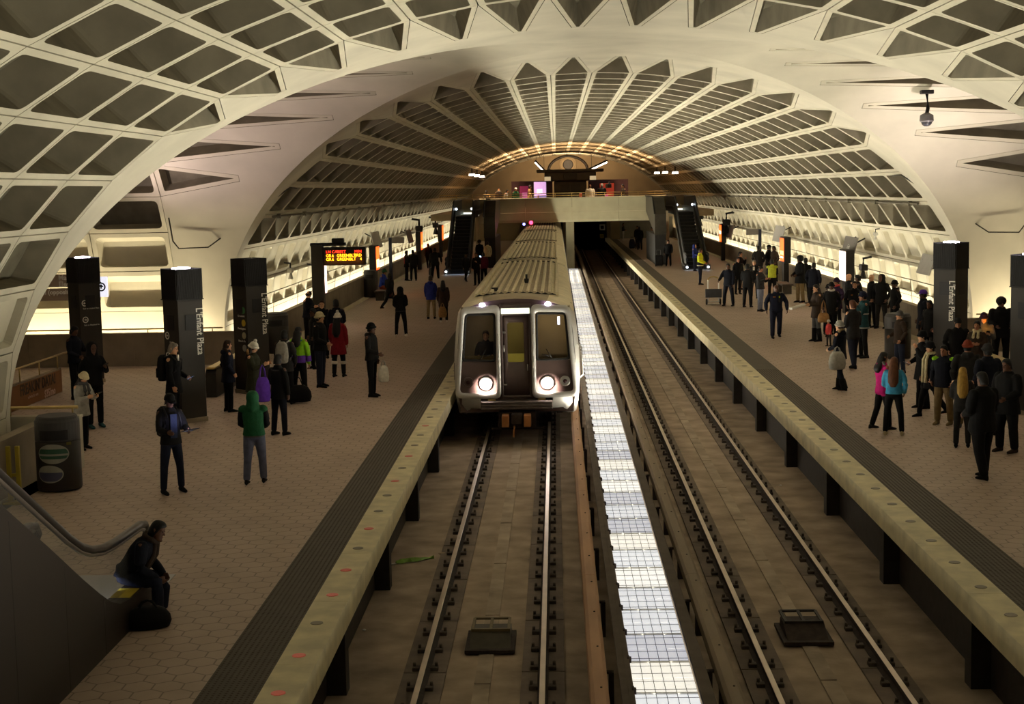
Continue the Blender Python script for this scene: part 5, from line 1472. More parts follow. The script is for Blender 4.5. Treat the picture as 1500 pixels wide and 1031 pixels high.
for x in (-0.28, 0.28):
    bm = bmesh.new(); pts = [(0.05+0.12*cos(2*pi*k/16), 0.12+0.12*sin(2*pi*k/16)) for k in range(16)]; prism(bm, pts, 'x', x-0.03, x+0.03); link('wheel', bm, RUBBER, t)
def bench(x, y, rz, lb):
    t = thing('bench', lb, 'bench', (x, y, 0), rz)
    st = mat('bench_granite', (0.07, 0.055, 0.045), 0.6, 0, 0.2, 6)
    bm = bmesh.new(); bx(bm, -1.0, 1.0, -0.25, 0.25, 0.38, 0.46, 0, 0.02); link('seat', bm, st, t)
    for q in (-0.7, 0.7):
        bm = bmesh.new(); bx(bm, q-0.12, q+0.12, -0.2, 0.2, 0, 0.38, 0, 0.01); link('leg', bm, st, t)
bench(-9.2, 69.0, pi/2, 'dark bench with a seated person, beside the far left bin')
bench(9.2, 68.5, -pi/2, 'dark bench among the right crowd under the orange case')
# ---------------------------------------------------------------- people
CLOTH = {'black': (14, 13, 14), 'soot': (24, 22, 22), 'navy': (22, 25, 42), 'navyd': (17, 19, 30), 'charcoal': (40, 38, 38), 'grey': (78, 76, 76), 'palegrey': (150, 146, 138), 'brown': (52, 40, 32), 'olive': (46, 46, 32),
         'green': (30, 78, 48), 'lime': (130, 190, 30), 'purple': (92, 52, 150), 'red': (120, 22, 32), 'maroon': (92, 22, 44), 'blue': (34, 44, 110), 'royal': (28, 50, 140), 'sky': (62, 140, 178), 'pink': (176, 20, 104), 'teal': (26, 58, 62), 'white': (205, 198, 184), 'cream': (190, 176, 140),
         'khaki': (128, 108, 76), 'jeans': (40, 46, 66), 'jeansd': (28, 31, 46), 'palejeans': (112, 116, 132), 'greyjeans': (84, 86, 104), 'yellow': (196, 204, 40), 'hivis': (190, 196, 60), 'tan': (150, 112, 70), 'plum': (44, 26, 50), 'amber': (150, 90, 30), 'rust': (120, 52, 34), 'violet': (96, 54, 170), 'coral': (190, 66, 64)}
SKIN = {'l': (196, 146, 112), 'm': (150, 102, 74), 'd': (84, 54, 38), 'g': (214, 168, 136)}
HAIR = {'black': (16, 13, 12), 'brown': (52, 34, 22), 'grey': (120, 112, 102), 'blond': (150, 116, 50), 'dbrown': (34, 24, 18), 'auburn': (82, 46, 24)}
def cmat(n):
    return mat('cloth_'+n, srgb(*CLOTH[n]), 0.85, 0, 0.18, 14, bump=0.25, bump_scale=60, spec=0.2)
def smat(n): return mat('skin_'+n, srgb(*SKIN[n]), 0.6, 0, 0.06, 12, spec=0.35)
def hmat(n): return mat('hair_'+n, srgb(*HAIR[n]), 0.6, 0, 0.3, 40, spec=0.3, stretch=(1, 1, 0.15))
EYE = mat('eye_dark', (0.012, 0.009, 0.008), 0.25)
LIP = mat('lip', srgb(120, 66, 58), 0.5)
JOBS = []
def remesh_later(name, bm, m_, parent, vox, loc=None, label=None):
    o = link(name, bm, m_, parent, True, loc, label)
    md = o.modifiers.new('union', 'REMESH'); md.mode = 'VOXEL'; md.voxel_size = vox; md.use_smooth_shade = True
    JOBS.append(o)
    return o
def finish_jobs():
    bpy.context.view_layer.update()
    dg = bpy.context.evaluated_depsgraph_get()
    done = []
    for o in JOBS:
        me = bpy.data.meshes.new_from_object(o.evaluated_get(dg))
        done.append((o, me))
    for o, me in done:
        old = o.data
        o.modifiers.clear()
        for p in me.polygons: p.use_smooth = True
        if not me.materials:
            for m_ in old.materials: me.materials.append(m_)
        o.data = me; me.name = o.name
        bpy.data.meshes.remove(old)
    JOBS.clear()
def limb(bm, pts, rs, n=10, flat=1.0, fv=None):
    """closed limb through the points with a radius at each, ends rounded"""
    pts = [Vector(p) for p in pts]
    P, R = [], []
    a = (pts[0]-pts[1]).normalized(); b = (pts[-1]-pts[-2]).normalized()
    P += [pts[0]+a*rs[0]*0.75, pts[0]+a*rs[0]*0.45]; R += [rs[0]*0.35, rs[0]*0.8]
    for i in range(len(pts)):
        P.append(pts[i]); R.append(rs[i])
        if i < len(pts)-1:
            P.append(pts[i].lerp(pts[i+1], 0.5)); R.append((rs[i]+rs[i+1])/2)
    P += [pts[-1]+b*rs[-1]*0.45, pts[-1]+b*rs[-1]*0.75]; R += [rs[-1]*0.8, rs[-1]*0.35]
    tube(bm, P, R, n)
def ell_ring(c, rx, ry, n=16, tilt=None, sq=1.0):
    out = []
    for k in range(n):
        a = 2*pi*k/n
        ca, sa = cos(a), sin(a)
        out.append(Vector((rx*abs(ca)**sq*(1 if ca > 0 else -1), ry*abs(sa)**sq*(1 if sa > 0 else -1), 0)))
    out = [(tilt @ v if tilt else v)+Vector(c) for v in out]
    return out
ARM = {  # shoulder forward, abduct, elbow bend, inward turn of the forearm
    'down': (4, 9, 12, 2), 'pocket': (-12, 16, 48, 10), 'phone': (22, 10, 92, 22), 'tablet': (18, 12, 66, 12), 'hold': (6, 8, 60, 20), 'face': (30, 14, 128, 24), 'fwd': (8, 12, 8, 0), 'swing': (-22, 10, 16, 0),
    'swingf': (20, 9, 22, 0), 'bag': (2, 12, 6, 0), 'cross': (14, 8, 88, 58), 'strap': (16, 6, 118, 20), 'reach': (34, 12, 28, 0), 'out': (6, 26, 14, 0), 'rail': (46, 22, 20, 0), 'knee': (32, 4, 56, 26), 'read': (14, 10, 78, 10)}
def person(label, x, y, rz=0.0, h=1.74, z=0.0, top='black', hem=0.50, legs='black', shoe='black', skin='m', hair=('short', 'black'), hat=None, hood=None, hoodc=None,
           L='down', R='down', stance='stand', hy=0, hp=0, lean=0, w=1.0, sleeve=None, group=None, extra=(), vox=0.0125, sitz=0.45, trim=None, scarf=None, flare=1.0):
    """a standing, walking or sitting figure facing -Y before it is turned by rz degrees"""
    k = h/1.75
    t = thing('person', label, 'person', (x, y, z), radians(rz), group)
    S = skin
    # ---- skeleton
    st = {'stand': ((3, -4, 4), (-2, -3, 4)), 'apart': ((2, -3, 9), (-2, -2, 9)), 'walk': ((20, -10, 3), (-16, -22, 3)), 'step': ((9, -5, 4), (-9, -10, 4)), 'stride': ((27, -8, 3), (-24, -30, 3)), 'sit': ((84, -84, 6), (80, -88, 8)), 'close': ((2, -3, 2), (-1, -2, 2))}[stance]
    legsP = []
    for s, (th, kb, ab) in zip((-1, 1), st):
        hip = Vector((s*0.085*w, 0, 0.92))
        th, kb, ab = radians(th), radians(kb), radians(ab)
        d1 = Vector((s*sin(ab), -sin(th)*cos(ab), -cos(th)*cos(ab)))
        kn = hip+d1*0.44
        d2 = Vector((s*sin(ab)*0.4, -sin(th+kb), -cos(th+kb))).normalized()
        an = kn+d2*0.40
        legsP.append((hip, kn, an))
    low = min(p[2].z for p in legsP)-0.08
    if stance == 'sit': low = 0.92-(sitz/k+0.10)
    dz = Vector((0, 0, -low))
    legsP = [tuple(p+dz for p in L_) for L_ in legsP]
    pel = Vector((0, 0, 0.95))+dz
    TL = Matrix.Rotation(radians(lean), 3, 'X')
    def up(v):                                   # upper body point, leaned about the pelvis
        return pel + TL @ (Vector(v)-Vector((0, 0, 0.95)))
    armsP = []
    for s, pn in ((-1, R), (1, L)):              # the figure's right is at -x when it faces -Y
        a, b, c, d = [radians(q) for q in (ARM[pn] if isinstance(pn, str) else pn)]
        sh = up((s*0.185*w, 0.01, 1.425))
        u = TL @ Vector((s*sin(b), -sin(a)*cos(b), -cos(a)*cos(b)))
        el = sh+u*0.285
        f = TL @ Vector((-s*sin(d), -sin(a+c)*cos(d), -cos(a+c)*cos(d)))
        wr = el+f*0.25
        td = TL @ Vector((0, -cos(a+c), sin(a+c)))
        armsP.append((s, sh, el, wr, f, td))
    HR = Matrix.Rotation(radians(hy), 3, 'Z') @ Matrix.Rotation(radians(hp), 3, 'X')
    hc = up((0, -0.015, 1.635))
    nb = up((0, 0.015, 1.47))
    def hd(v): return hc + TL @ (HR @ Vector(v))
    # ---- body: one continuous skin
    bm = bmesh.new()
    tors = [(0.88, 0.135, 0.095), (0.96, 0.155, 0.105), (1.06, 0.140, 0.095), (1.18, 0.145, 0.100), (1.30, 0.165, 0.110), (1.40, 0.165, 0.100), (1.455, 0.105, 0.075), (1.49, 0.060, 0.058), (1.57, 0.054, 0.056)]
    loft(bm, [ell_ring(up((0, 0.0, zz)), rx*w, ry*w, 14, TL) for zz, rx, ry in tors])
    headp = [(-0.120, 0.020, 0.022, -0.035), (-0.112, 0.042, 0.045, -0.030), (-0.085, 0.056, 0.066, -0.018), (-0.045, 0.066, 0.082, -0.004), (0.0, 0.073, 0.092, 0.002), (0.045, 0.074, 0.094, 0.004), (0.085, 0.062, 0.080, 0.004), (0.110, 0.036, 0.048, 0.004), (0.117, 0.012, 0.018, 0.004)]
    loft(bm, [[hd((p.x, p.y, p.z)) for p in ell_ring((0, yo, zz), rx, ry, 16)] for zz, rx, ry, yo in headp])
    limb(bm, [hd((0, -0.086, 0.012)), hd((0, -0.104, -0.028))], [0.008, 0.014], 8)                   # nose
    limb(bm, [hd((0, -0.080, -0.112)), hd((0, -0.070, -0.105))], [0.020, 0.024], 8)                  # chin
    for s in (-1, 1):
        limb(bm, [hd((s*0.076, 0.008, 0.020)), hd((s*0.074, 0.000, -0.022))], [0.016, 0.011], 6)      # ears
        limb(bm, [hd((s*0.014, -0.082, 0.034)), hd((s*0.052, -0.070, 0.032))], [0.011, 0.010], 6)     # brow
    for hip, kn, an in legsP:
        limb(bm, [hip+Vector((0, 0, 0.03)), hip.lerp(kn, 0.5), kn, kn.lerp(an, 0.4), an], [0.082*w, 0.072*w, 0.052, 0.052, 0.036], 10)
        limb(bm, [an+Vector((0, 0.03, -0.045)), an+Vector((0, -0.10, -0.055)), an+Vector((0, -0.15, -0.062))], [0.035, 0.033, 0.026], 8)
    for s, sh, el, wr, f, td in armsP:
        limb(bm, [sh+(el-sh)*-0.05, sh.lerp(el, 0.5), el, el.lerp(wr, 0.4), wr], [0.052, 0.046, 0.040, 0.038, 0.027], 10)
        nin = td.cross(f).normalized()
        if nin.x*s > 0 and abs(nin.x) > 0.1: nin = -nin
        q0, q1 = wr, wr+f*0.085
        tv = (td-f*td.dot(f)).normalized()
        loft(bm, [[c+tv*(a_*cos(2*pi*j/10))+nin*(b_*sin(2*pi*j/10)) for j in range(10)] for c, a_, b_ in ((q0-f*0.01, 0.026, 0.020), (q0+f*0.03, 0.038, 0.017), (q1, 0.042, 0.015), (q1+f*0.008, 0.036, 0.012))])
        for j, (off, ln, curl) in enumerate(((0.031, 0.072, 0.5), (0.010, 0.080, 0.55), (-0.011, 0.074, 0.6), (-0.031, 0.058, 0.65))):
            b0 = q1+tv*off-f*0.01
            p1 = b0+(f*cos(curl*0.5)+nin*sin(curl*0.5))*ln*0.5
            p2 = p1+(f*cos(curl*1.4)+nin*sin(curl*1.4))*ln*0.30
            p3 = p2+(f*cos(curl*2.2)+nin*sin(curl*2.2))*ln*0.25
            limb(bm, [b0, p1, p2, p3], [0.0095, 0.0092, 0.0085, 0.0075], 6)
        tb = wr+f*0.025+tv*0.026
        limb(bm, [tb, tb+(tv*0.7+f*0.6+nin*0.35).normalized()*0.036, tb+(tv*0.35+f*0.85+nin*0.4).normalized()*0.066], [0.012, 0.011, 0.009], 6)
    bm.transform(Matrix.Scale(k, 4))
    remesh_later('body', bm, smat(S), t, vox)
    bm = bmesh.new()
    for s in (-1, 1):
        p = hd((s*0.030, -0.083, 0.012))*k; ball(bm, p, 0.0105, 0.008, 0.007, 8, 6)
    link('eyes', bm, EYE, t)
    bm = bmesh.new(); p = hd((0, -0.088, -0.066))*k; ball(bm, p, 0.022, 0.008, 0.006, 8, 6); link('mouth', bm, LIP, t)
    # ---- trousers
    bm = bmesh.new()
    loft(bm, [ell_ring(pel+Vector((0, 0, zz)), rx*w, ry*w, 14) for zz, rx, ry in ((-0.12, 0.08, 0.07), (-0.08, 0.150, 0.112), (0.02, 0.172, 0.122), (0.12, 0.158, 0.112))])
    for hip, kn, an in legsP:
        limb(bm, [hip+Vector((0, 0, 0.02)), hip.lerp(kn, 0.5), kn, kn.lerp(an, 0.45), an+(an-kn).normalized()*-0.03], [0.098*w, 0.088*w, 0.070*w, 0.066*w, 0.060*w], 12)
    bm.transform(Matrix.Scale(k, 4))
    remesh_later('trousers', bm, cmat(legs), t, 0.016)
    # ---- shoes
    for hip, kn, an in legsP:
        bm = bmesh.new()
        R_ = []
        g = an.z-0.08
        for yo, wx, zt in ((0.075, 0.020, 0.055), (0.06, 0.036, 0.10), (0.0, 0.042, 0.105), (-0.07, 0.045, 0.075), (-0.13, 0.047, 0.055), (-0.165, 0.036, 0.042), (-0.185, 0.014, 0.030)):
            R_.append([Vector((an.x+wx*cos(2*pi*j/10), an.y+yo, g+zt/2+(zt/2)*sin(2*pi*j/10))) for j in range(10)])
        loft(bm, R_); bm.transform(Matrix.Scale(k, 4))
        for f_ in bm.faces: f_.smooth = True
        link('shoe', bm, cmat(shoe), t)
    # ---- jacket or coat with sleeves
    if top:
        bm = bmesh.new()
        hz = hem*1.75
        rings = []
        zz_ = [hz, hz+0.03] + [q for q in (0.70, 0.82, 0.92, 1.02, 1.12) if q > hz+0.06] + [1.20, 1.30, 1.40, 1.46, 1.50, 1.535]
        for zz in zz_:
            if zz >= 1.02: rx, ry = {1.02: (0.178, 0.132), 1.12: (0.172, 0.130), 1.20: (0.178, 0.135), 1.30: (0.192, 0.140), 1.40: (0.192, 0.128), 1.46: (0.130, 0.100), 1.50: (0.085, 0.085), 1.535: (0.074, 0.078)}.get(zz, (0.178, 0.132))
            else:
                rx = (0.185+0.030*(1.02-zz)/0.4*flare); ry = (0.138+0.045*(1.02-zz)/0.4*flare)
            if stance == 'sit' and zz < 0.92: continue
            c = up((0, 0, zz)) if zz >= 0.95 else pel+Vector((0, 0, zz-0.95))
            rings.append(ell_ring(c, rx*w, ry*w, 16, TL if zz >= 0.95 else None, 0.9))
        loft(bm, rings)
        if stance in ('walk', 'stride', 'step') and hz < 0.86:
            for hip, kn, an in legsP: limb(bm, [hip, hip.lerp(kn, min(0.9, (0.92-hz)/0.44))], [0.12*w, 0.115*w], 12)
        if not sleeve:
            for s, sh, el, wr, f, td in armsP: limb(bm, [sh+Vector((-s*0.03, 0, 0.0)), sh.lerp(el, 0.5), el, el.lerp(wr, 0.5), wr-f*0.015], [0.074*w, 0.068*w, 0.060*w, 0.054*w, 0.046], 12)
        else:
            for s, sh, el, wr, f, td in armsP: limb(bm, [sh+Vector((-s*0.04, 0, 0.0)), sh+(el-sh)*0.06], [0.078*w, 0.074*w], 12)
        if hood == 'down':
            limb(bm, [up((-0.08, 0.06, 1.49)), up((0, 0.105, 1.475)), up((0.08, 0.06, 1.49))], [0.045, 0.068, 0.045], 10)
        if hood == 'up' and (hoodc is None):
            hood_shell(bm, hd, up)
        bm.transform(Matrix.Scale(k, 4))
        remesh_later({True: 'coat', False: 'jacket'}[hem < 0.44], bm, cmat(top), t, 0.016)
        if sleeve:
            for s, sh, el, wr, f, td in armsP:
                bm = bmesh.new(); limb(bm, [sh+Vector((-s*0.01, 0, 0.0)), sh.lerp(el, 0.5), el, el.lerp(wr, 0.5), wr-f*0.015], [0.066*w, 0.062*w, 0.056*w, 0.050*w, 0.043], 12)
                bm.transform(Matrix.Scale(k, 4)); remesh_later('sleeve', bm, cmat(sleeve), t, 0.016)
        if hood == 'up' and hoodc:
            bm = bmesh.new(); hood_shell(bm, hd, up); bm.transform(Matrix.Scale(k, 4)); remesh_later('hood', bm, cmat(hoodc), t, 0.014)
    if trim:
        bm = bmesh.new(); tube(bm, [hd((0.105*cos(a), 0.055+0.03*sin(a), -0.125+0.045*sin(a)))*k for a in [pi*j/8-0.3 for j in range(12)]], 0.036*k, 8); link('fur_trim', bm, cmat(trim), t, label='furry hood trim')
    if scarf:
        bm = bmesh.new(); tube(bm, [up((0.085*cos(2*pi*j/14), 0.085*sin(2*pi*j/14), 1.515+0.01*sin(j)))*k for j in range(15)], 0.036*k, 8)
        if scarf[1] > 0:
            for s in (-1, 1): tube(bm, [up((s*0.05, -0.09, 1.50))*k, up((s*0.06, -0.155, 1.36))*k, up((s*0.06, -0.165, 1.46-scarf[1]))*k], [0.028, 0.034, 0.036], 8)
        link('scarf', bm, cmat(scarf[0]), t)
    # ---- hair and hat
    def cap_shell(bm, z0, grow, front=-0.02, n=18, top=1.0):
        rows = []
        for j in range(8):
            a = radians(j*90/7.5)
            zz = z0+(0.122*top+grow-z0)*sin(a)
            r = cos(a)
            rows.append([hd(((0.076+grow)*max(0.05, r)**0.75*cos(2*pi*i/n), 0.006+(0.096+grow)*max(0.05, r)**0.75*sin(2*pi*i/n), zz + (front*(1-sin(a)) if sin(2*pi*i/n) > 0 else -0.55*front*(1-sin(a))*abs(sin(2*pi*i/n))))) for i in range(n)])
        loft(bm, rows)
    if hood != 'up':
        hs, hcol = hair
        if hs != 'bald':
            bm = bmesh.new()
            if hat: 
                cap_shell(bm, -0.02, 0.004, -0.05)
            else:
                cap_shell(bm, 0.022, 0.012, -0.095)
            if hs == 'afro':
                ball(bm, hd((0, 0.02, 0.05)), 0.135, 0.135, 0.125, 16, 10)
            if hs == 'bun': ball(bm, hd((0, 0.115, 0.06)), 0.045, 0.045, 0.045, 10, 8)
            if hs in ('long', 'longer', 'tail'):
                dn = {'long': 0.24, 'longer': 0.44, 'tail': 0.30}[hs]; sx_ = 1.0 if hs != 'tail' else 0.4
                loft(bm, [[hd((0, 0, 0)) + Vector(q) - hd((0, 0, 0)) + Vector((0, 0, 0)) for q in ring] for ring in
                          [[hd((0.080*sx_*cos(2*pi*i/12)*sc, 0.055+(0.05*sin(2*pi*i/12))*sc, 0.05)) + TL @ Vector((0, dy, -dz_)) for i in range(12)] for sc, dy, dz_ in ((0.6, 0, -0.02), (1.15, 0.01, 0.05), (1.35, 0.035, 0.16), (1.5, 0.085, 0.12+dn*0.5), (1.45, 0.10, 0.12+dn*0.8), (0.7, 0.10, 0.14+dn))]])
            bm.transform(Matrix.Scale(k, 4))
            for f_ in bm.faces: f_.smooth = True
            link('hair', bm, hmat(hcol), t)
        if hat:
            ht, hcol = hat
            bm = bmesh.new()
            if ht in ('beanie', 'pom', 'slouch'):
                cap_shell(bm, 0.005, 0.022, -0.012, top=1.18 if ht == 'slouch' else 1.06)
                tube(bm, [hd((0.098*cos(2*pi*i/18), 0.006+0.118*sin(2*pi*i/18), 0.028+(-0.012 if sin(2*pi*i/18) > 0 else 0.01))) for i in range(19)], 0.019, 8, cap=False)
                if ht == 'pom': ball(bm, hd((0, 0.01, 0.172)), 0.042, 0.042, 0.042, 12, 8)
            elif ht == 'cap':
                cap_shell(bm, 0.03, 0.018, -0.01)
                loft(bm, [[hd((0.075*cos(a), -0.085-dd*sin(a), 0.040-0.02*dd/0.1+tk)) for a in [pi*j/8 for j in range(9)]] for dd, tk in ((0.0, 0.006), (0.10, 0.006), (0.10, -0.004), (0.0, -0.004))], 0, cap=False, closed=False)
            elif ht == 'phones':
                tube(bm, [hd((0.085*cos(a), 0.0, 0.02+0.125*sin(a))) for a in [pi*j/10 for j in range(11)]], 0.012, 6)
                for s in (-1, 1): ball(bm, hd((s*0.088, 0.0, 0.0)), 0.022, 0.034, 0.034, 10, 8)
            elif ht == 'peak':
                lathe(bm, [(0.098, 0.03), (0.11, 0.06), (0.125, 0.12), (0.01, 0.125)], 18, 0)
                for v in bm.verts: v.co = hd(v.co)
            bm.transform(Matrix.Scale(k, 4))
            for f_ in bm.faces: f_.smooth = True
            link({'cap': 'cap', 'phones': 'headphones', 'peak': 'cap'}.get(ht, 'knit_cap'), bm, cmat(hcol), t)
    # ---- extra pieces of clothing given as (name, colour, builder)
    for nm, cn, fn in extra:
        bm = bmesh.new(); fn(bm, up, hd, armsP, legsP); bm.transform(Matrix.Scale(k, 4)); link(nm, bm, cmat(cn) if isinstance(cn, str) else cn, t)
    # handy points in the world for what is carried
    Mw = Matrix.Translation((x, y, z)) @ Matrix.Rotation(radians(rz), 4, 'Z')
    t_pts = {}
    for (s, sh, el, wr, f, td), nm in zip(armsP, ('R', 'L')):
        t_pts[nm] = Mw @ ((wr+f*0.085)*k); t_pts[nm+'f'] = Matrix.Rotation(radians(rz), 3, 'Z') @ f
    t_pts['back'] = Mw @ (up((0, 0.20, 1.26))*k); t_pts['k'] = k; t_pts['rz'] = radians(rz)
    t_pts['hip'] = Mw @ (up((0.24, 0.02, 0.98))*k)
    t_pts['hipR'] = Mw @ (up((-0.24, 0.02, 0.98))*k)
    t_pts['obj'] = t
    return t_pts
def hood_shell(bm, hd, up):
    n = 16
    rows = []
    for j in range(9):
        a = radians(-62+j*150/8)
        zz = 0.005+0.138*sin(a); r = max(0.12, cos(a))**0.8
        rows.append([hd((0.124*r*cos(2*pi*i/n), 0.036+0.130*r*sin(2*pi*i/n)+(0.030*(1-abs(sin(a))) if sin(2*pi*i/n) < -0.3 else 0), zz)) for i in range(n)])
    loft(bm, rows)
    limb(bm, [up((0, 0.04, 1.44)), hd((0, 0.05, -0.05))], [0.135, 0.112], 12)
def belt(z0, z1, rx, ry, mi=0):
    def fn(bm, up, hd, A, G):
        loft(bm, [ell_ring(up((0, 0, z0)), rx, ry, 20, None, 0.9), ell_ring(up((0, 0, z1)), rx, ry, 20, None, 0.9)])
    return fn
def stripes_front(x0, x1, z0, z1, d=0.152):
    def fn(bm, up, hd, A, G):
        for s in (-1, 1):
            loft(bm, [[up((s*x0, -d-0.012, zz)), up((s*x1, -d-0.004, zz)), up((s*x1, -d+0.03, zz)), up((s*x0, -d+0.03, zz))] for zz in (z0, z1)])
    return fn
def patch(x0, x1, z0, z1, d, back=False):
    def fn(bm, up, hd, A, G):
        q = 1 if back else -1
        loft(bm, [[up((x0, q*d, zz)), up((x1, q*d, zz)), up((x1, q*(d-0.03), zz)), up((x0, q*(d-0.03), zz))] for zz in (z0, z1)])
    return fn
def shoulder_pads(side):
    def fn(bm, up, hd, A, G):
        for s, sh, el, wr, f, td in A:
            if s == side: ball(bm, sh+Vector((-s*0.01, -0.01, 0.03)), 0.082, 0.082, 0.055, 12, 8)
    return fn
def cuffs(a, b, r):
    def fn(bm, up, hd, A, G):
        for s, sh, el, wr, f, td in A: tube(bm, [el.lerp(wr, a), el.lerp(wr, b)], r, 12)
    return fn
def boot_tops(z0, z1, r):
    def fn(bm, up, hd, A, G):
        for hip, kn, an in G:
            d = (kn-an).normalized(); tube(bm, [an+d*(z0-0.08), an+d*(z1-0.08)], r, 12)
    return fn
# ---- things people carry: every one stands for itself
def phone(P, side, lb, glow=(0.6, 0.75, 1.0), st=2.0, big=False, power=0.0):
    p = P[side]+P[side+'f']*0.03+Vector((0, 0, 0.03))
    t = thing('tablet' if big else 'phone', lb, 'tablet' if big else 'phone', p, P['rz'])
    W, H = (0.11, 0.17) if big else (0.04, 0.08)
    bm = bmesh.new(); bx(bm, -W, W, -H, H, -0.006, 0.004, 0, 0.003); link('case', bm, BLACK, t)
    bm = bmesh.new(); bx(bm, -W*0.9, W*0.9, -H*0.9, H*0.9, 0.004, 0.0055); link('screen', bm, emat('screen_%.1f_%.1f_%.1f_%.1f' % (*glow, st), glow, st), t)
    t.rotation_euler = (radians(-28 if not big else -15), 0, P['rz'])
    if power:
        L = bpy.data.lights.new('screen_glow', 'AREA'); L.size = 0.15; L.energy = power; L.color = glow; L.spread = radians(150)
        lo = bpy.data.objects.new('screen_glow', L); COL.objects.link(lo); lo.location = p+Vector((0, 0, 0.015)); d = Vector((-sin(P['rz']), cos(P['rz']), 0))
        lo.rotation_euler = (d*0.6+Vector((0, 0, 0.8))).to_track_quat('-Z', 'Y').to_euler()
    return t
def soft_bag(loc, rz, lb, col, w=0.32, d=0.16, hh=0.36, handle=0.2, cat='bag', name='bag', lean=0):
    t = thing(name, lb, cat, loc, rz)
    bm = bmesh.new()
    prof = [(0.0, 0.72), (0.05, 0.95), (0.3, 1.05), (0.6, 1.0), (0.85, 0.82), (1.0, 0.55)]
    loft(bm, [[(w/2*s_*sc*abs(cos(a))**0.7*(1 if cos(a) > 0 else -1), d/2*sc*sin(a), zz*hh) for a in [2*pi*i/16 for i in range(16)] for s_ in (1,)] for zz, sc in prof])
    for f_ in bm.faces: f_.smooth = True
    link('bag_body', bm, cmat(col), t)
    if handle:
        bm = bmesh.new()
        for q in (-1, 1): tube(bm, [(-w*0.22, q*d*0.2, hh*0.92), (-w*0.12, q*d*0.12, hh+handle*0.7), (0, 0, hh+handle), (w*0.12, q*d*0.12, hh+handle*0.7), (w*0.22, q*d*0.2, hh*0.92)], 0.010, 6)
        link('strap', bm, cmat(col if col != 'white' else 'palegrey'), t)
    return t
def backpack(P, lb, col, sc=1.0):
    k = P['k']*sc
    t = thing('backpack', lb, 'backpack', P['back'], P['rz'])
    bm = bmesh.new()
    loft(bm, [[(0.155*k*s1*abs(cos(a))**0.6*(1 if cos(a) > 0 else -1), 0.09*k*s1*abs(sin(a))**0.7*(1 if sin(a) > 0 else -1)+0.02, zz*k) for a in [2*pi*i/16 for i in range(16)]] for zz, s1 in ((-0.27, 0.7), (-0.24, 0.95), (-0.1, 1.05), (0.08, 1.0), (0.2, 0.85), (0.26, 0.45))])
    for f_ in bm.faces: f_.smooth = True
    link('pack', bm, cmat(col), t)
    bm = bmesh.new(); bx(bm, -0.11*k, 0.11*k, 0.09*k, 0.135*k, -0.2*k, 0.0, 0, 0.02*k); link('pocket', bm, cmat(col), t)
    bm = bmesh.new()
    for s in (-1, 1): tube(bm, [(s*0.09*k, -0.06*k, 0.22*k), (s*0.115*k, -0.20*k, 0.26*k), (s*0.125*k, -0.345*k, 0.14*k), (s*0.15*k, -0.31*k, -0.05*k), (s*0.17*k, -0.1*k, -0.2*k)], 0.020*k, 6)
    link('strap', bm, cmat('charcoal' if col == 'black' else col), t)
    return t
PP = {}
PP['tablet'] = person('person in a black jacket and jeans with a backpack, looking down at a glowing tablet', -7.56, 24.41, h=1.66, rz=38, top='soot', legs='jeansd', skin='d', hair=('short','black'), hat=('cap','black'), L='tablet', R='tablet', stance='apart', hp=14, hood='down', vox=0.011, extra=[('shirt_front','jeans',patch(-0.06,0.06,1.0,1.42,0.152))])
PP['vest'] = person('person in a green hooded puffer vest over black sleeves, seen from behind', -6.32, 25.13, h=1.59, rz=182, top='green', sleeve='black', hood='up', hem=0.53, legs='greyjeans', skin='m', L='hold', R='hold', stance='step', vox=0.011, w=1.12, extra=[('waistband','grey',belt(0.905,0.93,0.2,0.148))])
PP['suit'] = person('grey haired person in a dark suit with a white collar beside the tall pylon', -9.27, 31.33, h=1.82, rz=82, top='black', hem=0.42, legs='black', skin='l', hair=('short','grey'), L='hold', R='down', hp=6, vox=0.011, extra=[('shirt_collar','white',patch(-0.035,0.035,1.36,1.52,0.125))])
PP['whitecap'] = person('person in a pale grey coat and cream knit cap bent over a phone', -10.48, 28.89, h=1.53, rz=62, top='palegrey', hem=0.44, legs='black', skin='l', hair=('long','dbrown'), hat=('beanie','cream'), L='phone', R='phone', hp=24, scarf=('grey',0.2), lean=8)
PP['p3man'] = person('person in a navy jacket leaning at the arrow pylon, above the orange advertisement', -12.96, 36.24, h=1.80, rz=70, top='navyd', legs='black', skin='d', hair=('short','black'), L='phone', R='hold', hp=16)
PP['p3hood'] = person('person all in black with teal shoes and hood up in front of the arrow pylon', -11.08, 31.67, h=1.83, rz=40, top='black', hood='up', legs='black', shoe='teal', skin='d', L='phone', R='pocket', hp=10)
PP['furhood'] = person('person in a navy parka with brown fur trim right of the dark suit', -8.64, 33.71, h=1.63, rz=120, top='navy', hem=0.42, hood='down', trim='brown', legs='black', skin='l', hair=('short','brown'), L='pocket', R='pocket', stance='close')
PP['pomolive'] = person('person in an olive parka and white bobble cap behind the green vest', -7.82, 32.59, h=1.68, rz=80, top='olive', hem=0.36, hood='down', trim='tan', legs='black', skin='l', hair=('long','dbrown'), hat=('pom','white'), L='phone', R='phone', hp=22, flare=1.4)
PP['purplebag'] = person('person in a black coat with grey shoulders carrying a purple bag, seen from behind', -6.85, 30.28, h=1.65, rz=150, top='black', hem=0.46, legs='navyd', skin='d', hair=('short','black'), L='hold', R='bag', stance='stand', extra=[('grey_yoke','grey',belt(1.34,1.44,0.155,0.118))])
PP['drawstring'] = person('person in a charcoal coat with a pale drawstring bag on the back', -7.52, 34.79, h=1.74, rz=172, top='charcoal', hem=0.45, legs='black', skin='d', hair=('short','black'), L='hold', R='pocket')
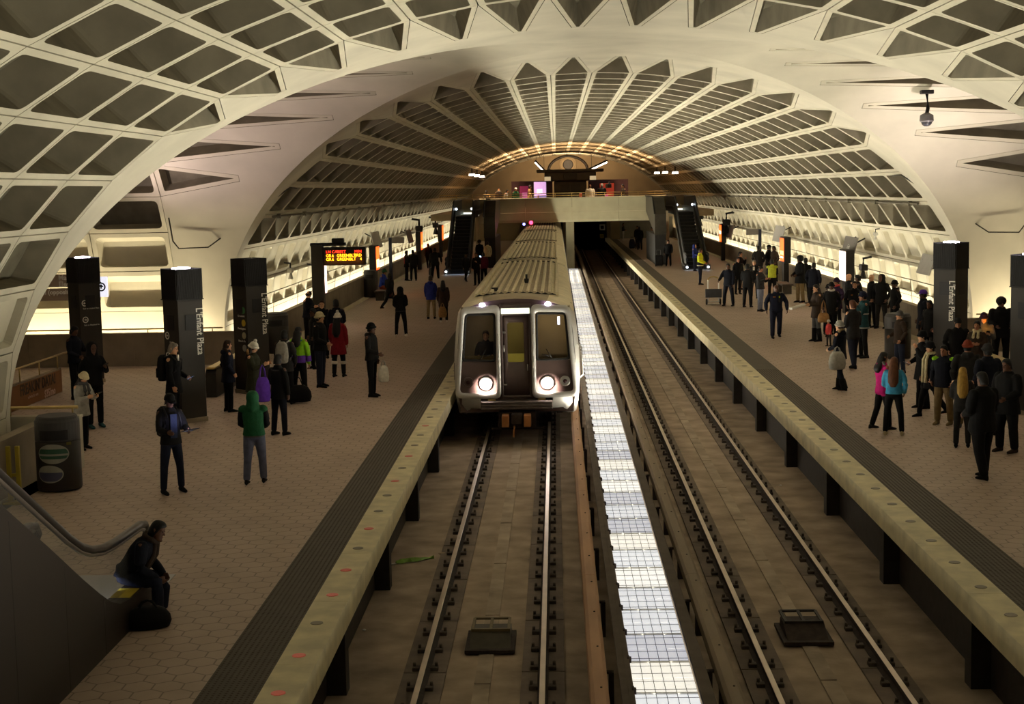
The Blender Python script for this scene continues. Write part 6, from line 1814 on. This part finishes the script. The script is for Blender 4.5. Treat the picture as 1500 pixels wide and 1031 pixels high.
PP['lime'] = person('person in a lime, blue and purple ski jacket holding a black duffel bag', -7.28, 35.26, h=1.76, rz=165, top='lime', hem=0.53, legs='black', shoe='tan', skin='m', hair=('long','black'), L='down', R='bag', extra=[('blue_yoke','sky',belt(1.40,1.47,0.15,0.112)),('purple_panel','purple',belt(0.93,1.10,0.198,0.15)),('purple_cuff','purple',cuffs(0.2,0.75,0.066))])
PP['knitblack'] = person('person in a black puffer jacket, jeans and a cream knit cap facing right', -7.17, 37.81, h=1.90, rz=75, top='black', legs='jeansd', skin='l', hair=('short','black'), hat=('beanie','cream'), L='pocket', R='hold', w=1.1, hood='down')
PP['redcoat'] = person('person in a red coat with white bobble cap and white boot cuffs, seen from behind', -7.01, 39.89, h=1.71, rz=168, top='red', hem=0.36, legs='black', skin='m', hair=('longer','black'), hat=('pom','white'), L='down', R='down', flare=1.5, extra=[('boot_cuff','white',boot_tops(0.36,0.44,0.085))])
PP['navyback'] = person('person in a dark navy coat just beyond the red coat, seen from behind', -7.62, 43.82, h=1.80, rz=190, top='navyd', hem=0.45, hood='down', legs='black', skin='d', hair=('short','black'), L='down', R='hold')
PP['facecam'] = person('person in black with a yellow lanyard facing the viewer under the departure board', -8.15, 44.50, h=1.74, rz=10, top='black', hem=0.45, legs='black', skin='l', hair=('short','brown'), L='down', R='down', extra=[('lanyard','yellow',patch(-0.02,0.02,1.15,1.4,0.155))])
PP['darkpost'] = person('person in black half hidden beside the departure board post', -7.97, 41.87, h=1.70, rz=-60, top='black', hem=0.4, legs='black', skin='d', hair=('short','black'), L='pocket', R='pocket')
PP['phones'] = person('person with headphones bent over a phone against the bright wall, behind the grey bin', -9.36, 49.07, h=1.74, rz=70, top='navyd', legs='black', skin='l', hair=('short','black'), hat=('phones','black'), L='phone', R='phone', hp=32, lean=6)
PP['whitebag'] = person('person in black with a black knit cap holding a white carrier bag by the train', -5.62, 35.85, h=1.77, rz=72, top='soot', hem=0.5, legs='black', skin='d', hat=('beanie','black'), L='bag', R='hold', stance='close', hood='down')
PP['sneaker'] = person('person in a black hoodie with a pale hem and bright white sneakers', -6.47, 50.90, h=1.70, rz=196, top='black', hood='up', hem=0.52, legs='black', shoe='white', skin='d', L='hold', R='hold', stance='apart', extra=[('pale_hem','grey',belt(0.90,0.925,0.19,0.142))])
PP['strider'] = person('person in black striding away just beyond the white sneakers', -8.09, 62.30, h=1.62, rz=150, top='black', hem=0.5, legs='black', skin='d', hair=('short','black'), L='hold', R='swing', stance='stride')
PP['bluecoat'] = person('person in a bright blue coat and beige trousers walking away with a companion', -6.01, 57.88, h=1.67, rz=172, top='blue', hem=0.45, hood='down', legs='khaki', skin='m', hair=('short','dbrown'), L='down', R='down', flare=1.3)
PP['tanbag'] = person('person in a dark brown coat and white shoes beside the bright blue coat', -5.41, 56.25, h=1.57, rz=185, top='maroon' if False else 'brown', hem=0.38, legs='black', shoe='white', skin='d', hair=('long','black'), L='down', R='down')
PP['pairred'] = person('person in black with a red strip on the back by the left wall', -9.49, 83.49, h=1.67, rz=100, top='black', hem=0.45, legs='black', skin='d', hair=('short','black'), L='down', R='hold', extra=[('red_scarf','coral',patch(-0.14,-0.08,1.0,1.4,0.15,True))])
PP['pairblack'] = person('broad person in black, right one of a pair by the left wall', -9.08, 83.17, h=1.71, rz=190, top='black', hem=0.45, legs='black', skin='d', hair=('short','black'), L='hold', R='down', w=1.12)
PP['walkwall'] = person('person in black walking away along the left wall, farthest from the viewer there', -9.30, 95.70, h=1.65, rz=195, top='black', hem=0.48, legs='black', skin='d', hair=('short','black'), L='swing', R='swingf', stance='walk')
PP['bigman'] = person('large person in a dark coat carrying a grey bag left of the far left escalator', -8.01, 84.95, h=1.74, rz=170, top='soot', hem=0.46, legs='black', skin='d', hair=('short','black'), L='bag', R='out', w=1.22, stance='step')
PP['escdark'] = person('person in a dark coat stepping off the far left escalator', -6.08, 81.82, h=1.52, rz=30, top='soot', hem=0.4, legs='soot', skin='d', hair=('short','black'), L='down', R='down', stance='walk')
PP['orangeph'] = person('person in black nearest the train roof by the far left escalator', -5.29, 78.07, h=1.71, rz=-20, top='black', hem=0.48, legs='black', skin='m', hair=('short','black'), L='phone', R='down', stance='close')
PP['maroon'] = person('person in a maroon jacket with a phone raised, by the far left escalator', -4.97, 79.01, h=1.66, rz=200, top='maroon', hem=0.5, legs='black', skin='m', hair=('short','black'), L='face', R='down')
PP['paleyell'] = person('person in a pale cream coat behind the maroon jacket', -5.49, 95.31, h=1.68, rz=165, top='cream', hem=0.44, legs='charcoal', skin='m', hair=('short','dbrown'), L='down', R='down')
PP['afroL'] = person('person in black with round bushy hair behind the maroon jacket', -6.05, 96.12, h=1.75, rz=20, top='black', hem=0.45, legs='black', skin='d', hair=('afro','black'), L='down', R='down')
PP['police'] = person('police officer in navy uniform walking towards the viewer on the right platform', 5.88, 48.25, h=1.71, rz=4, top='navy', hem=0.52, legs='navy', skin='d', hair=('bald','black'), L='out', R='out', stance='step', w=1.18, extra=[('badge','yellow',patch(0.06,0.10,1.34,1.40,0.16)),('name_strip','amber',patch(-0.13,-0.05,1.36,1.385,0.16)),('duty_belt','black',belt(0.92,0.98,0.205,0.152)),('radio','charcoal',patch(0.05,0.10,1.2,1.3,0.17))])
PP['hivis'] = person('worker in a yellow and navy high visibility jacket at the far right escalator', 6.04, 75.32, h=1.81, rz=70, top='yellow', hem=0.52, legs='navy', skin='m', hair=('short','dbrown'), L='hold', R='hold', extra=[('navy_band','navyd',belt(0.96,1.10,0.20,0.152)),('pale_band','white',belt(0.915,0.955,0.203,0.155))])
PP['bluehood'] = person('person with a blue hood behind the worker in yellow', 6.90, 87.66, h=1.55, rz=60, top='blue', hood='up', legs='jeans', skin='l', L='strap', R='hold')
PP['cartman'] = person('person in a navy jacket with one hand on the hand truck', 5.88, 61.62, h=1.73, rz=-30, top='navyd', hem=0.5, legs='navyd', skin='d', hair=('short','black'), R='reach', L='down', stance='apart', w=1.12)
PP['behindcart'] = person('person in black close behind the one with the hand truck', 7.05, 68.16, h=1.67, rz=20, top='black', hem=0.45, legs='black', skin='m', hair=('short','black'), L='down', R='down')
PP['handface'] = person('person in black with a hand at the ear, behind the hand truck group', 7.52, 71.20, h=1.78, rz=60, top='black', hem=0.45, legs='black', skin='m', hair=('short','black'), L='face', R='pocket')
PP['backblack'] = person('person in black seen from behind, right of the hand truck', 6.55, 60.75, h=1.74, rz=150, top='black', hem=0.47, legs='black', skin='d', hair=('short','black'), L='hold', R='hold', w=1.1)
PP['tie'] = person('person with a white shirt front under a black jacket, facing the viewer', 7.44, 65.49, h=1.66, rz=-15, top='black', hem=0.5, legs='charcoal', skin='l', hair=('short','grey'), L='down', R='down', extra=[('shirt_front','white',patch(-0.04,0.04,1.3,1.46,0.15))])
PP['lookdown'] = person('person in a charcoal hoodie and pale jeans looking down at the hands', 6.78, 58.65, h=1.75, rz=50, top='charcoal', hem=0.5, legs='palejeans', skin='m', hair=('short','black'), L='phone', R='phone', hp=20, hood='down')
PP['greenvest'] = person('worker in a pale yellow green vest seen from behind under the orange case', 8.09, 64.62, h=1.72, rz=175, top='hivis', sleeve='charcoal', hem=0.55, legs='black', skin='m', hair=('short','black'), L='hold', R='hold')
PP['tallwall'] = person('tall person in charcoal against the slim post on the right platform', 9.17, 77.04, h=1.82, rz=170, top='charcoal', hem=0.45, legs='black', skin='d', hair=('short','black'), L='pocket', R='pocket', w=1.1)
PP['silA'] = person('left one of two dark figures against the bright wall, left of the orange case', 9.67, 76.90, h=1.85, rz=60, top='black', hem=0.45, legs='black', skin='d', hair=('short','black'), hat=('cap','black'), L='pocket', R='pocket')
PP['silB'] = person('right one of two dark figures against the bright wall, left of the orange case', 9.87, 76.40, h=1.82, rz=-60, top='brown', hem=0.45, legs='black', skin='d', hair=('short','black'), L='pocket', R='pocket')
PP['khakitall'] = person('tall person in a long black jacket and khaki trousers right of the orange case', 8.98, 62.74, h=1.92, rz=-70, top='black', hem=0.42, legs='khaki', skin='d', hair=('afro','black'), L='hold', R='hold', w=1.15)
PP['besidetall'] = person('person in black with a hair bun just behind the khaki trousers', 9.42, 64.03, h=1.78, rz=160, top='black', hem=0.4, legs='black', skin='d', hair=('bun','black'), L='down', R='down')
PP['navyhoodie'] = person('person in a dark navy hoodie outlined against the bright wall right of the orange case', 9.14, 60.39, h=1.76, rz=150, top='navyd', hem=0.45, hood='down', legs='soot', skin='d', hair=('short','black'), L='pocket', R='pocket', w=1.15)
PP['paper'] = person('person in a brown puffer coat holding out a white newspaper', 6.95, 46.97, h=1.77, rz=-75, top='brown', hem=0.42, hood='down', legs='grey', shoe='black', skin='l', hair=('long','dbrown'), L='read', R='read', extra=[('boots','black',boot_tops(0.05,0.42,0.075))])
PP['yelstripe'] = person('person in a black jacket with bright yellow front stripes', 7.69, 49.06, h=1.63, rz=8, top='black', hem=0.5, legs='navyd', skin='d', hair=('short','black'), hat=('beanie','black'), L='down', R='down', extra=[('yellow_stripe','yellow',stripes_front(0.085,0.12,0.92,1.40))])
PP['whitescarf'] = person('person with a white scarf behind the yellow stripes', 7.66, 48.33, h=1.74, rz=-20, top='black', hem=0.42, legs='black', skin='d', hair=('short','black'), hat=('beanie','black'), scarf=('white',0.0), L='pocket', R='pocket')
PP['plum'] = person('person in a plum coat, slouched plum cap and coral scarf by the right wall', 8.33, 51.02, h=1.70, rz=-60, top='plum', hem=0.40, legs='black', skin='m', hat=('slouch','plum'), L='pocket', R='pocket', scarf=('coral',0.0))
PP['baldR'] = person('bald person in black in front of the white lit case', 8.98, 52.26, h=1.78, rz=-80, top='black', hem=0.45, legs='black', skin='l', hair=('bald','black'), L='pocket', R='pocket')
PP['ponytail'] = person('person with a hair bun and black coat just right of the white lit case', 9.18, 51.72, h=1.76, rz=-100, top='black', hem=0.45, legs='black', skin='d', hair=('bun','black'), L='pocket', R='pocket')
PP['officer2'] = person('broad person in a black jacket with a small yellow badge facing the viewer', 8.55, 49.11, h=1.72, rz=-10, top='black', hem=0.5, legs='black', skin='m', hair=('short','black'), L='hold', R='pocket', w=1.18, extra=[('name_strip','amber',patch(-0.12,-0.06,1.3,1.32,0.16)),('badge','yellow',patch(0.12,0.15,1.28,1.36,0.15))])
PP['brownhair'] = person('person with auburn hair and a charcoal coat seen from behind', 6.68, 39.81, h=1.82, rz=-150, top='charcoal', hem=0.46, legs='jeansd', skin='l', hair=('short','auburn'), L='hold', R='hold', stance='step')
PP['teal'] = person('person in a teal jacket with pale stripes and a navy knit cap', 7.45, 42.30, h=1.85, rz=-85, top='teal', hem=0.45, hood='down', legs='black', skin='m', hair=('short','black'), hat=('beanie','navy'), L='face', R='hold', extra=[('white_stripe','palegrey',belt(1.17,1.20,0.188,0.142)),('white_hem','palegrey',belt(0.80,0.83,0.212,0.17))])
PP['baldB'] = person('balding person in black against the bright wall, left of the black hoodie', 9.56, 51.30, h=1.80, rz=-70, top='black', hem=0.42, legs='black', skin='l', hair=('bald','black'), L='pocket', R='pocket')
PP['hoodie'] = person('person in a black hoodie with hood up and a yellow tag, near the right bin', 9.78, 50.82, h=1.82, rz=-40, top='black', hood='up', hem=0.45, legs='charcoal', skin='d', L='pocket', R='pocket', w=1.08, extra=[('yellow_logo','amber',patch(0.04,0.13,1.36,1.40,0.155,True))])
PP['binguy'] = person('person in a black knit cap standing just beyond the right bin', 9.74, 48.61, h=1.75, rz=-75, top='black', hood='down', hem=0.5, legs='black', skin='d', hat=('beanie','black'), L='pocket', R='pocket')
PP['greybeanie'] = person('person in a brown puffer jacket, jeans and grey knit cap beside the right bin', 7.68, 38.78, h=1.59, rz=-80, top='brown', hem=0.48, legs='jeans', skin='l', hair=('short','grey'), hat=('beanie','grey'), L='pocket', R='hold', w=1.12)
PP['whitebeanie'] = person('person in a navy parka and pale grey knit cap carrying a bag', 5.55, 35.60, h=1.65, rz=-130, top='navyd', hem=0.46, hood='down', trim='khaki', legs='navyd', shoe='black', skin='l', hair=('short','brown'), hat=('beanie','palegrey'), L='hold', R='hold', stance='step', extra=[('boots','black',boot_tops(0.05,0.30,0.085))])
PP['child'] = person('small child in a coral red jacket beside the pale grey knit cap', 7.07, 45.51, h=0.80, rz=-60, top='coral', hem=0.45, legs='charcoal', skin='l', hat=('beanie','white'), L='down', R='down')
PP['pinkjkt'] = person('girl in a bright pink jacket and black leggings', 5.31, 29.80, h=1.55, rz=110, top='pink', hem=0.48, hood='down', trim='palegrey', legs='black', shoe='charcoal', skin='m', hair=('long','black'), L='hold', R='hold', stance='step')
PP['skyblue'] = person('girl in a sky blue jacket with very long brown hair, seen from behind', 5.38, 29.12, h=1.52, rz=160, top='sky', hem=0.54, legs='black', shoe='cream', skin='m', hair=('longer','auburn'), L='hold', R='pocket', stance='apart')
PP['gloves'] = person('person in a black coat with a hand at the mouth beside the cream scarf', 6.76, 32.55, h=1.67, rz=-80, top='black', hem=0.38, hood='down', trim='grey', legs='black', skin='l', hair=('short','black'), hat=('slouch','black'), L='face', R='hold', flare=1.4, extra=[('boots','black',boot_tops(0.05,0.35,0.075))])
PP['creamscarf'] = person('person in black with a long cream scarf walking left', 6.64, 31.38, h=1.58, rz=-70, top='black', hem=0.40, legs='black', skin='l', hair=('short','dbrown'), hat=('slouch','black'), scarf=('cream',0.62), L='pocket', R='pocket', stance='walk')
PP['greenshoulder'] = person('person in a navy jacket with lime green shoulders and khaki trousers', 6.64, 30.28, h=1.61, rz=-40, top='navyd', hem=0.48, legs='khaki', shoe='khaki', skin='m', hair=('short','black'), L='pocket', R='pocket', w=1.15, extra=[('green_shoulder','lime',shoulder_pads(-1)),('green_shoulder','lime',shoulder_pads(1))])
PP['royalblue'] = person('person in a royal blue jacket and black knit cap in front of the right pylon', 8.98, 39.41, h=1.75, rz=-90, top='royal', hem=0.46, legs='black', skin='m', hat=('beanie','black'), L='hold', R='hold', hood='down')
PP['purplecap'] = person('tall person in a dark jacket and purple cap left of the right pylon', 9.18, 42.51, h=1.86, rz=-90, top='navyd', hem=0.42, legs='black', skin='d', hat=('cap','purple'), L='pocket', R='pocket', w=1.1)
PP['behindcap'] = person('person in black with long black hair beside the purple cap', 9.07, 41.34, h=1.66, rz=-50, top='black', hem=0.4, legs='black', skin='d', hair=('long','black'), L='pocket', R='pocket')
PP['capfront'] = person('broad person in a black coat and dark cap facing the viewer before the right pylon', 8.35, 35.74, h=1.66, rz=-5, top='black', hem=0.42, legs='black', shoe='palegrey', skin='m', hat=('cap','soot'), L='pocket', R='pocket', w=1.2)
PP['patbeanie'] = person('person in a charcoal coat and rusty knit cap seen from behind', 7.00, 29.89, h=1.73, rz=170, top='charcoal', hem=0.46, hood='down', legs='khaki', shoe='grey', skin='m', hat=('beanie','rust'), L='pocket', R='pocket', w=1.15)
PP['blond'] = person('person with very long blond hair seen from behind', 6.30, 27.62, h=1.48, rz=165, top='charcoal', hem=0.46, legs='charcoal', skin='l', hair=('longer','blond'), L='hold', R='hold')
PP['frontblack'] = person('large person all in black standing nearest at the lower right', 5.83, 24.64, h=1.77, rz=-150, top='black', hem=0.46, legs='black', skin='d', hair=('short','black'), L='hold', R='hold', stance='step', w=1.25, vox=0.011)
PP['rightblack'] = person('large person in a black coat and brown shoes at the right border', 6.95, 27.07, h=1.69, rz=-60, top='black', hem=0.42, legs='black', shoe='brown', skin='d', hair=('short','black'), L='hold', R='hold', w=1.3, vox=0.011)
PP['facebrown'] = person('person in a brown coat with crossed arms left of the orange lit face', 8.70, 35.35, h=1.62, rz=-30, top='brown', hem=0.45, legs='black', skin='m', hair=('short','black'), L='cross', R='cross', scarf=('cream',0.1))
PP['orangeface'] = person('person in a plum knit cap whose face glows orange', 9.11, 36.27, h=1.72, rz=-15, top='grey', hem=0.45, legs='black', skin='l', hat=('beanie','plum'), L='phone', R='hold', hp=12)
PP['curly'] = person('person with bushy curly hair and a black coat against the pale wall at the right', 10.63, 40.06, h=1.78, rz=0, top='black', hem=0.42, legs='black', skin='d', hair=('afro','black'), L='hold', R='hold', w=1.3)
PP['navyright'] = person('person in a dark navy coat and charcoal cap between the rusty cap and right border', 7.11, 28.88, h=1.76, rz=-160, top='navyd', hem=0.45, legs='black', skin='d', hat=('beanie','charcoal'), L='pocket', R='pocket', w=1.15)
PP['whitejeans'] = person('tiny person in white trousers by the grey wall at the far end', 5.16, 141.69, h=1.60, rz=80, top='charcoal', hem=0.55, legs='palegrey', shoe='white', skin='m', L='hold', R='hold')
PP['farA'] = person('left one of two dark figures standing under the far mezzanine', 5.43, 121.89, h=1.82, rz=-20, top='black', hem=0.42, legs='black', skin='m', L='bag', R='down')
PP['farB'] = person('right one of two dark figures standing under the far mezzanine', 5.44, 119.12, h=1.83, rz=170, top='black', hem=0.42, legs='black', skin='d', L='down', R='down', w=1.1)
PP['farC'] = person('person in brown between the far dark pair and the right escalator casing', 6.11, 113.66, h=1.90, rz=-60, top='brown', hem=0.40, legs='soot', skin='m', L='hold', R='hold')
PP['suitcase'] = person('person in black with a suitcase at the foot of the right escalator casing', 5.80, 93.54, h=1.61, rz=-10, top='black', hem=0.45, legs='black', skin='m', L='down', R='bag', w=1.15)
# ---- people sitting, and those up on the mezzanine
PP['seated'] = person('person in a dark jacket and striped scarf sitting on the end of the near escalator', -6.28, 17.30, 86, 1.66, top='navyd', hem=0.52, legs='jeansd', shoe='khaki', skin='d', hair=('short', 'black'), L='knee', R='knee',
    stance='sit', lean=36, hp=-20, hy=-6, scarf=('brown', 0.5), sitz=0.34, w=1.12, vox=0.010)
PP['bench'] = person('person in a blue jacket and green cap sitting on the far left bench', -9.2, 68.9, 75, 1.74, top='royal', hem=0.52, legs='rust', skin='m', hat=('beanie', 'green'), L='knee', R='knee', stance='sit', lean=12, sitz=0.48)
PP['operator'] = person('train operator sitting behind the left windscreen of the train', -2.90, 36.75, 0, 1.70, z=0.16, top='navyd', hem=0.52, legs='navyd', skin='l', hair=('short', 'dbrown'), L='tablet', R='tablet', stance='sit', sitz=0.40)
for key, x, y, rz, h, lb, kw in (
    ('m1', -6.03, 107.0, 160, 1.62, 'dark figure farthest left on the far mezzanine', dict(top='black', skin='d')),
    ('m2', -5.15, 107.0, 20, 1.78, 'person in brown with a pale collar on the left of the mezzanine', dict(top='brown', skin='g', scarf=('palegrey', 0.0))),
    ('m3', -4.72, 107.2, 70, 1.66, 'person in a pale grey top leaning on the left mezzanine railing', dict(top='palegrey', skin='l', lean=14)),
    ('m4', -3.95, 107.0, 30, 1.76, 'person with a white cap and green jacket on the mezzanine', dict(top='green', skin='l', hat=('cap', 'white'))),
    ('m5', -2.95, 107.0, 90, 1.92, 'tall person in tan near the lilac poster on the mezzanine', dict(top='tan', skin='l', hem=0.42)),
    ('m6', 1.32, 107.0, 180, 1.86, 'person in a white sweater seen from behind on the mezzanine', dict(top='white', skin='l', legs='blue', hair=('short', 'auburn'), w=1.2)),
    ('m7', 2.15, 107.0, 165, 1.92, 'person in a dark jacket shouldering a video camera on the mezzanine', dict(top='soot', skin='m', hair=('short', 'grey'), w=1.15, L='down', R='strap')),
    ('m8', 3.65, 107.0, -60, 1.84, 'person with a pale face near the right end of the mezzanine', dict(top='brown', skin='g'))):
    PP[key] = person(lb, x, y, rz, h, z=MZ, group=None, **kw)
finish_jobs()
# ---- carried things
backpack(PP['tablet'], 'black backpack worn by the person with the tablet', 'black')
backpack(PP['suit'], 'black backpack on the person in the dark suit', 'black')
backpack(PP['drawstring'], 'pale grey drawstring bag on the back of the charcoal coat', 'palegrey', 0.95)
phone(PP['tablet'], 'L', 'glowing tablet held by the person with the backpack', (0.62, 0.62, 1.0), 1.6, True, 2.2)
phone(PP['suit'], 'L', 'phone with a blue glow in the hand of the dark suit', (0.35, 0.5, 1.0), 1.6)
phone(PP['whitecap'], 'L', 'phone with a faint amber glow held by the cream knit cap', (1.0, 0.6, 0.15), 0.5)
phone(PP['p3man'], 'L', 'pale lit phone held by the person leaning at the arrow pylon', (1.0, 0.8, 0.75), 0.5)
phone(PP['p3hood'], 'L', 'blue lit phone held by the figure all in black', (0.4, 0.6, 1.0), 1.0)
phone(PP['orangeface'], 'L', 'phone glowing orange under the plum knit cap', (1.0, 0.42, 0.06), 2.5, False, 2.4)
phone(PP['maroon'], 'L', 'phone with a bright blue glow by the maroon jacket', (0.35, 0.6, 1.0), 4.0)
phone(PP['phones'], 'L', 'dim phone held by the person with headphones', (0.7, 0.8, 1.0), 0.8)
phone(PP['gloves'], 'R', 'pale lit phone held by the black coat at the mouth', (0.9, 0.75, 0.8), 0.5)
def hang(P, lb, col, side, w, d, hh, handle=0.16, dx=0.0, **kw):
    p = P[side]; return soft_bag((p.x+dx, p.y, max(0.02, p.z-hh-handle-0.03)), P['rz']+pi/2, lb, col, w, d, hh, handle, **kw)
soft_bag((-7.13, 30.1, 0.72), 0.4, 'bright purple bag carried by the black coat with grey shoulders', 'violet', 0.30, 0.2, 0.50, 0.25)
soft_bag((-7.28, 34.85, 0.04), 0.15, 'black duffel bag held low by the lime and purple jacket', 'black', 0.66, 0.28, 0.40, 0.22, name='duffel_bag')
soft_bag((-5.34, 35.82, 0.36), 0.3, 'white carrier bag in the hand of the black knit cap', 'white', 0.26, 0.14, 0.40, 0.12, name='carrier_bag')
soft_bag((-5.42, 55.85, 0.22), 0.0, 'tan carrier bag held before the dark brown coat', 'tan', 0.30, 0.16, 0.40, 0.14, name='carrier_bag')
soft_bag((5.42, 35.25, 0.55), 0.2, 'whitish bag hanging from the arm of the pale grey knit cap', 'palegrey', 0.40, 0.22, 0.42, 0.12)
soft_bag((7.12, 46.7, 0.62), 0.3, 'tan handbag hanging by the brown puffer coat', 'tan', 0.38, 0.18, 0.30, 0.40, name='handbag')
hang(PP['bigman'], 'grey bag in the hand of the large person near the far left escalator', 'grey', 'L', 0.36, 0.2, 0.42)
soft_bag((4.95, 121.2, 0.05), 0.3, 'dark blue bag hanging beside the far dark pair', 'navy', 0.5, 0.3, 0.75, 0.2)
t = thing('suitcase', 'black upright suitcase at the foot of the right escalator casing', 'suitcase', (5.2, 93.4, 0))
bm = bmesh.new(); bx(bm, -0.24, 0.24, -0.14, 0.14, 0.06, 0.72, 0, 0.05); link('shell', bm, cmat('soot'), t)
bm = bmesh.new(); tube(bm, [(-0.12, 0.1, 0.7), (-0.12, 0.1, 1.02), (0.12, 0.1, 1.02), (0.12, 0.1, 0.7)], 0.015, 6); link('pull_handle', bm, STEEL, t)
for q in (-0.19, 0.19):
    bm = bmesh.new(); lathe(bm, [(0.04, -0.02), (0.04, 0.02)], 10); w_ = link('wheel', bm, RUBBER, t); w_.location = (q, 0.08, 0.04); w_.rotation_euler = (0, pi/2, 0)
P_ = PP['paper']; p_ = (P_['L']+P_['R'])/2
t = thing('newspaper', 'folded white newspaper held out by the brown puffer coat', 'newspaper', (p_.x, p_.y, p_.z), P_['rz'])
bm = bmesh.new(); loft(bm, [[(-0.13, -0.02, -0.01), (0.13, -0.02, -0.01), (0.14, -0.02, 0.03), (-0.12, -0.02, 0.025)], [(-0.13, -0.48, -0.14), (0.13, -0.48, -0.14), (0.14, -0.48, -0.08), (-0.12, -0.48, -0.09)]]); link('sheets', bm, WHITE, t)
P_ = PP['m7']
t = thing('video_camera', 'black video camera on the shoulder of the dark jacket on the mezzanine', 'camera', (2.62, 106.9, MZ+1.62), 0.2)
bm = bmesh.new(); bx(bm, -0.14, 0.14, -0.35, 0.35, 0, 0.30, 0, 0.03); link('camera_body', bm, BLACK, t)
bm = bmesh.new(); lathe(bm, [(0.09, 0), (0.1, 0.25), (0.07, 0.27)], 14); o = link('lens', bm, BLACK, t); o.location = (0, 0.33, 0.15); o.rotation_euler = (-pi/2, 0, 0)
bm = bmesh.new(); bx(bm, -0.02, 0.10, -0.2, 0.0, 0.3, 0.42, 0, 0.02); link('microphone', bm, BLACK, t)
soft_bag((-5.86, 16.62, 0.0), 0.3, 'black bag slumped on the tiles beside the seated person', 'black', 0.50, 0.30, 0.24, 0.08)
# traffic cone and orange litter on the mezzanine
for x, lb in ((-3.05, 'small orange cone on the mezzanine edge, left one of two'), (-2.35, 'small orange cone on the mezzanine edge, right one of two'), (0.62, 'red and white marker post left of the white sweater')):
    t = thing('traffic_cone', lb, 'cone', (x, 105.9, MZ))
    bm = bmesh.new(); lathe(bm, [(0.17, 0.03), (0.16, 0.05), (0.04, 1.15), (0.01, 1.16)] if x < 0 else [(0.10, 0.03), (0.09, 1.3), (0.01, 1.32)], 16); link('cone', bm, mat('cone_orange', (0.75, 0.20, 0.03), 0.5) if x < 0 else WHITE, t)
    bm = bmesh.new(); bx(bm, -0.2, 0.2, -0.2, 0.2, 0, 0.035, 0, 0.01); link('foot', bm, BLACK, t)
    if x > 0:
        bm = bmesh.new(); lathe(bm, [(0.105, 1.05), (0.10, 1.28)], 16); link('red_band', bm, mat('cone_red', (0.7, 0.06, 0.03), 0.5), t)
# ---------------------------------------------------------------- which things repeat
GROUPS = {'pylon': 'bronze pylons on the platforms', 'litter_bin': 'round litter bins', 'advertising_case': 'lit advertising cases along the walls', 'sign_board': 'tilted sign boards over the platforms', 'sign_post': 'slim sign posts',
          'security_camera': 'cameras and speakers on the vault', 'bench': 'platform benches', 'third_rail': 'third rails beside the tracks', 'gutter_cover': 'gutter covers in the tracks', 'track_box': 'control boxes in the tracks',
          'poster_case': 'posters on the mezzanine', 'tube_lamp': 'tube lamps over the mezzanine', 'traffic_cone': 'cones and markers on the mezzanine', 'escalator': 'escalators of the hall', 'escalator_casing': 'casings beside the far escalators',
          'phone': 'phones in hands', 'backpack': 'bags on backs', 'bag': 'bags in hands', 'carrier_bag': 'carrier bags in hands', 'paper_scrap': 'scraps on the track bed', 'guard_rail': 'guard rails on low walls', 'conduit': 'pipes on the vault', 'wall_rail': 'rails along the bright walls'}
for o in list(scene.objects):
    if o.parent or o.get('group') or o.get('kind') or not o.get('label'): continue
    st = o.name.split('.')[0]
    if st == 'person':
        o['group'] = 'people on the far mezzanine' if o.location.z > 2 else 'people on the left platform' if o.location.x < -3 else 'people on the right platform'
        if 'operator' in o['label']: del o['group']
    elif st in GROUPS: o['group'] = GROUPS[st]
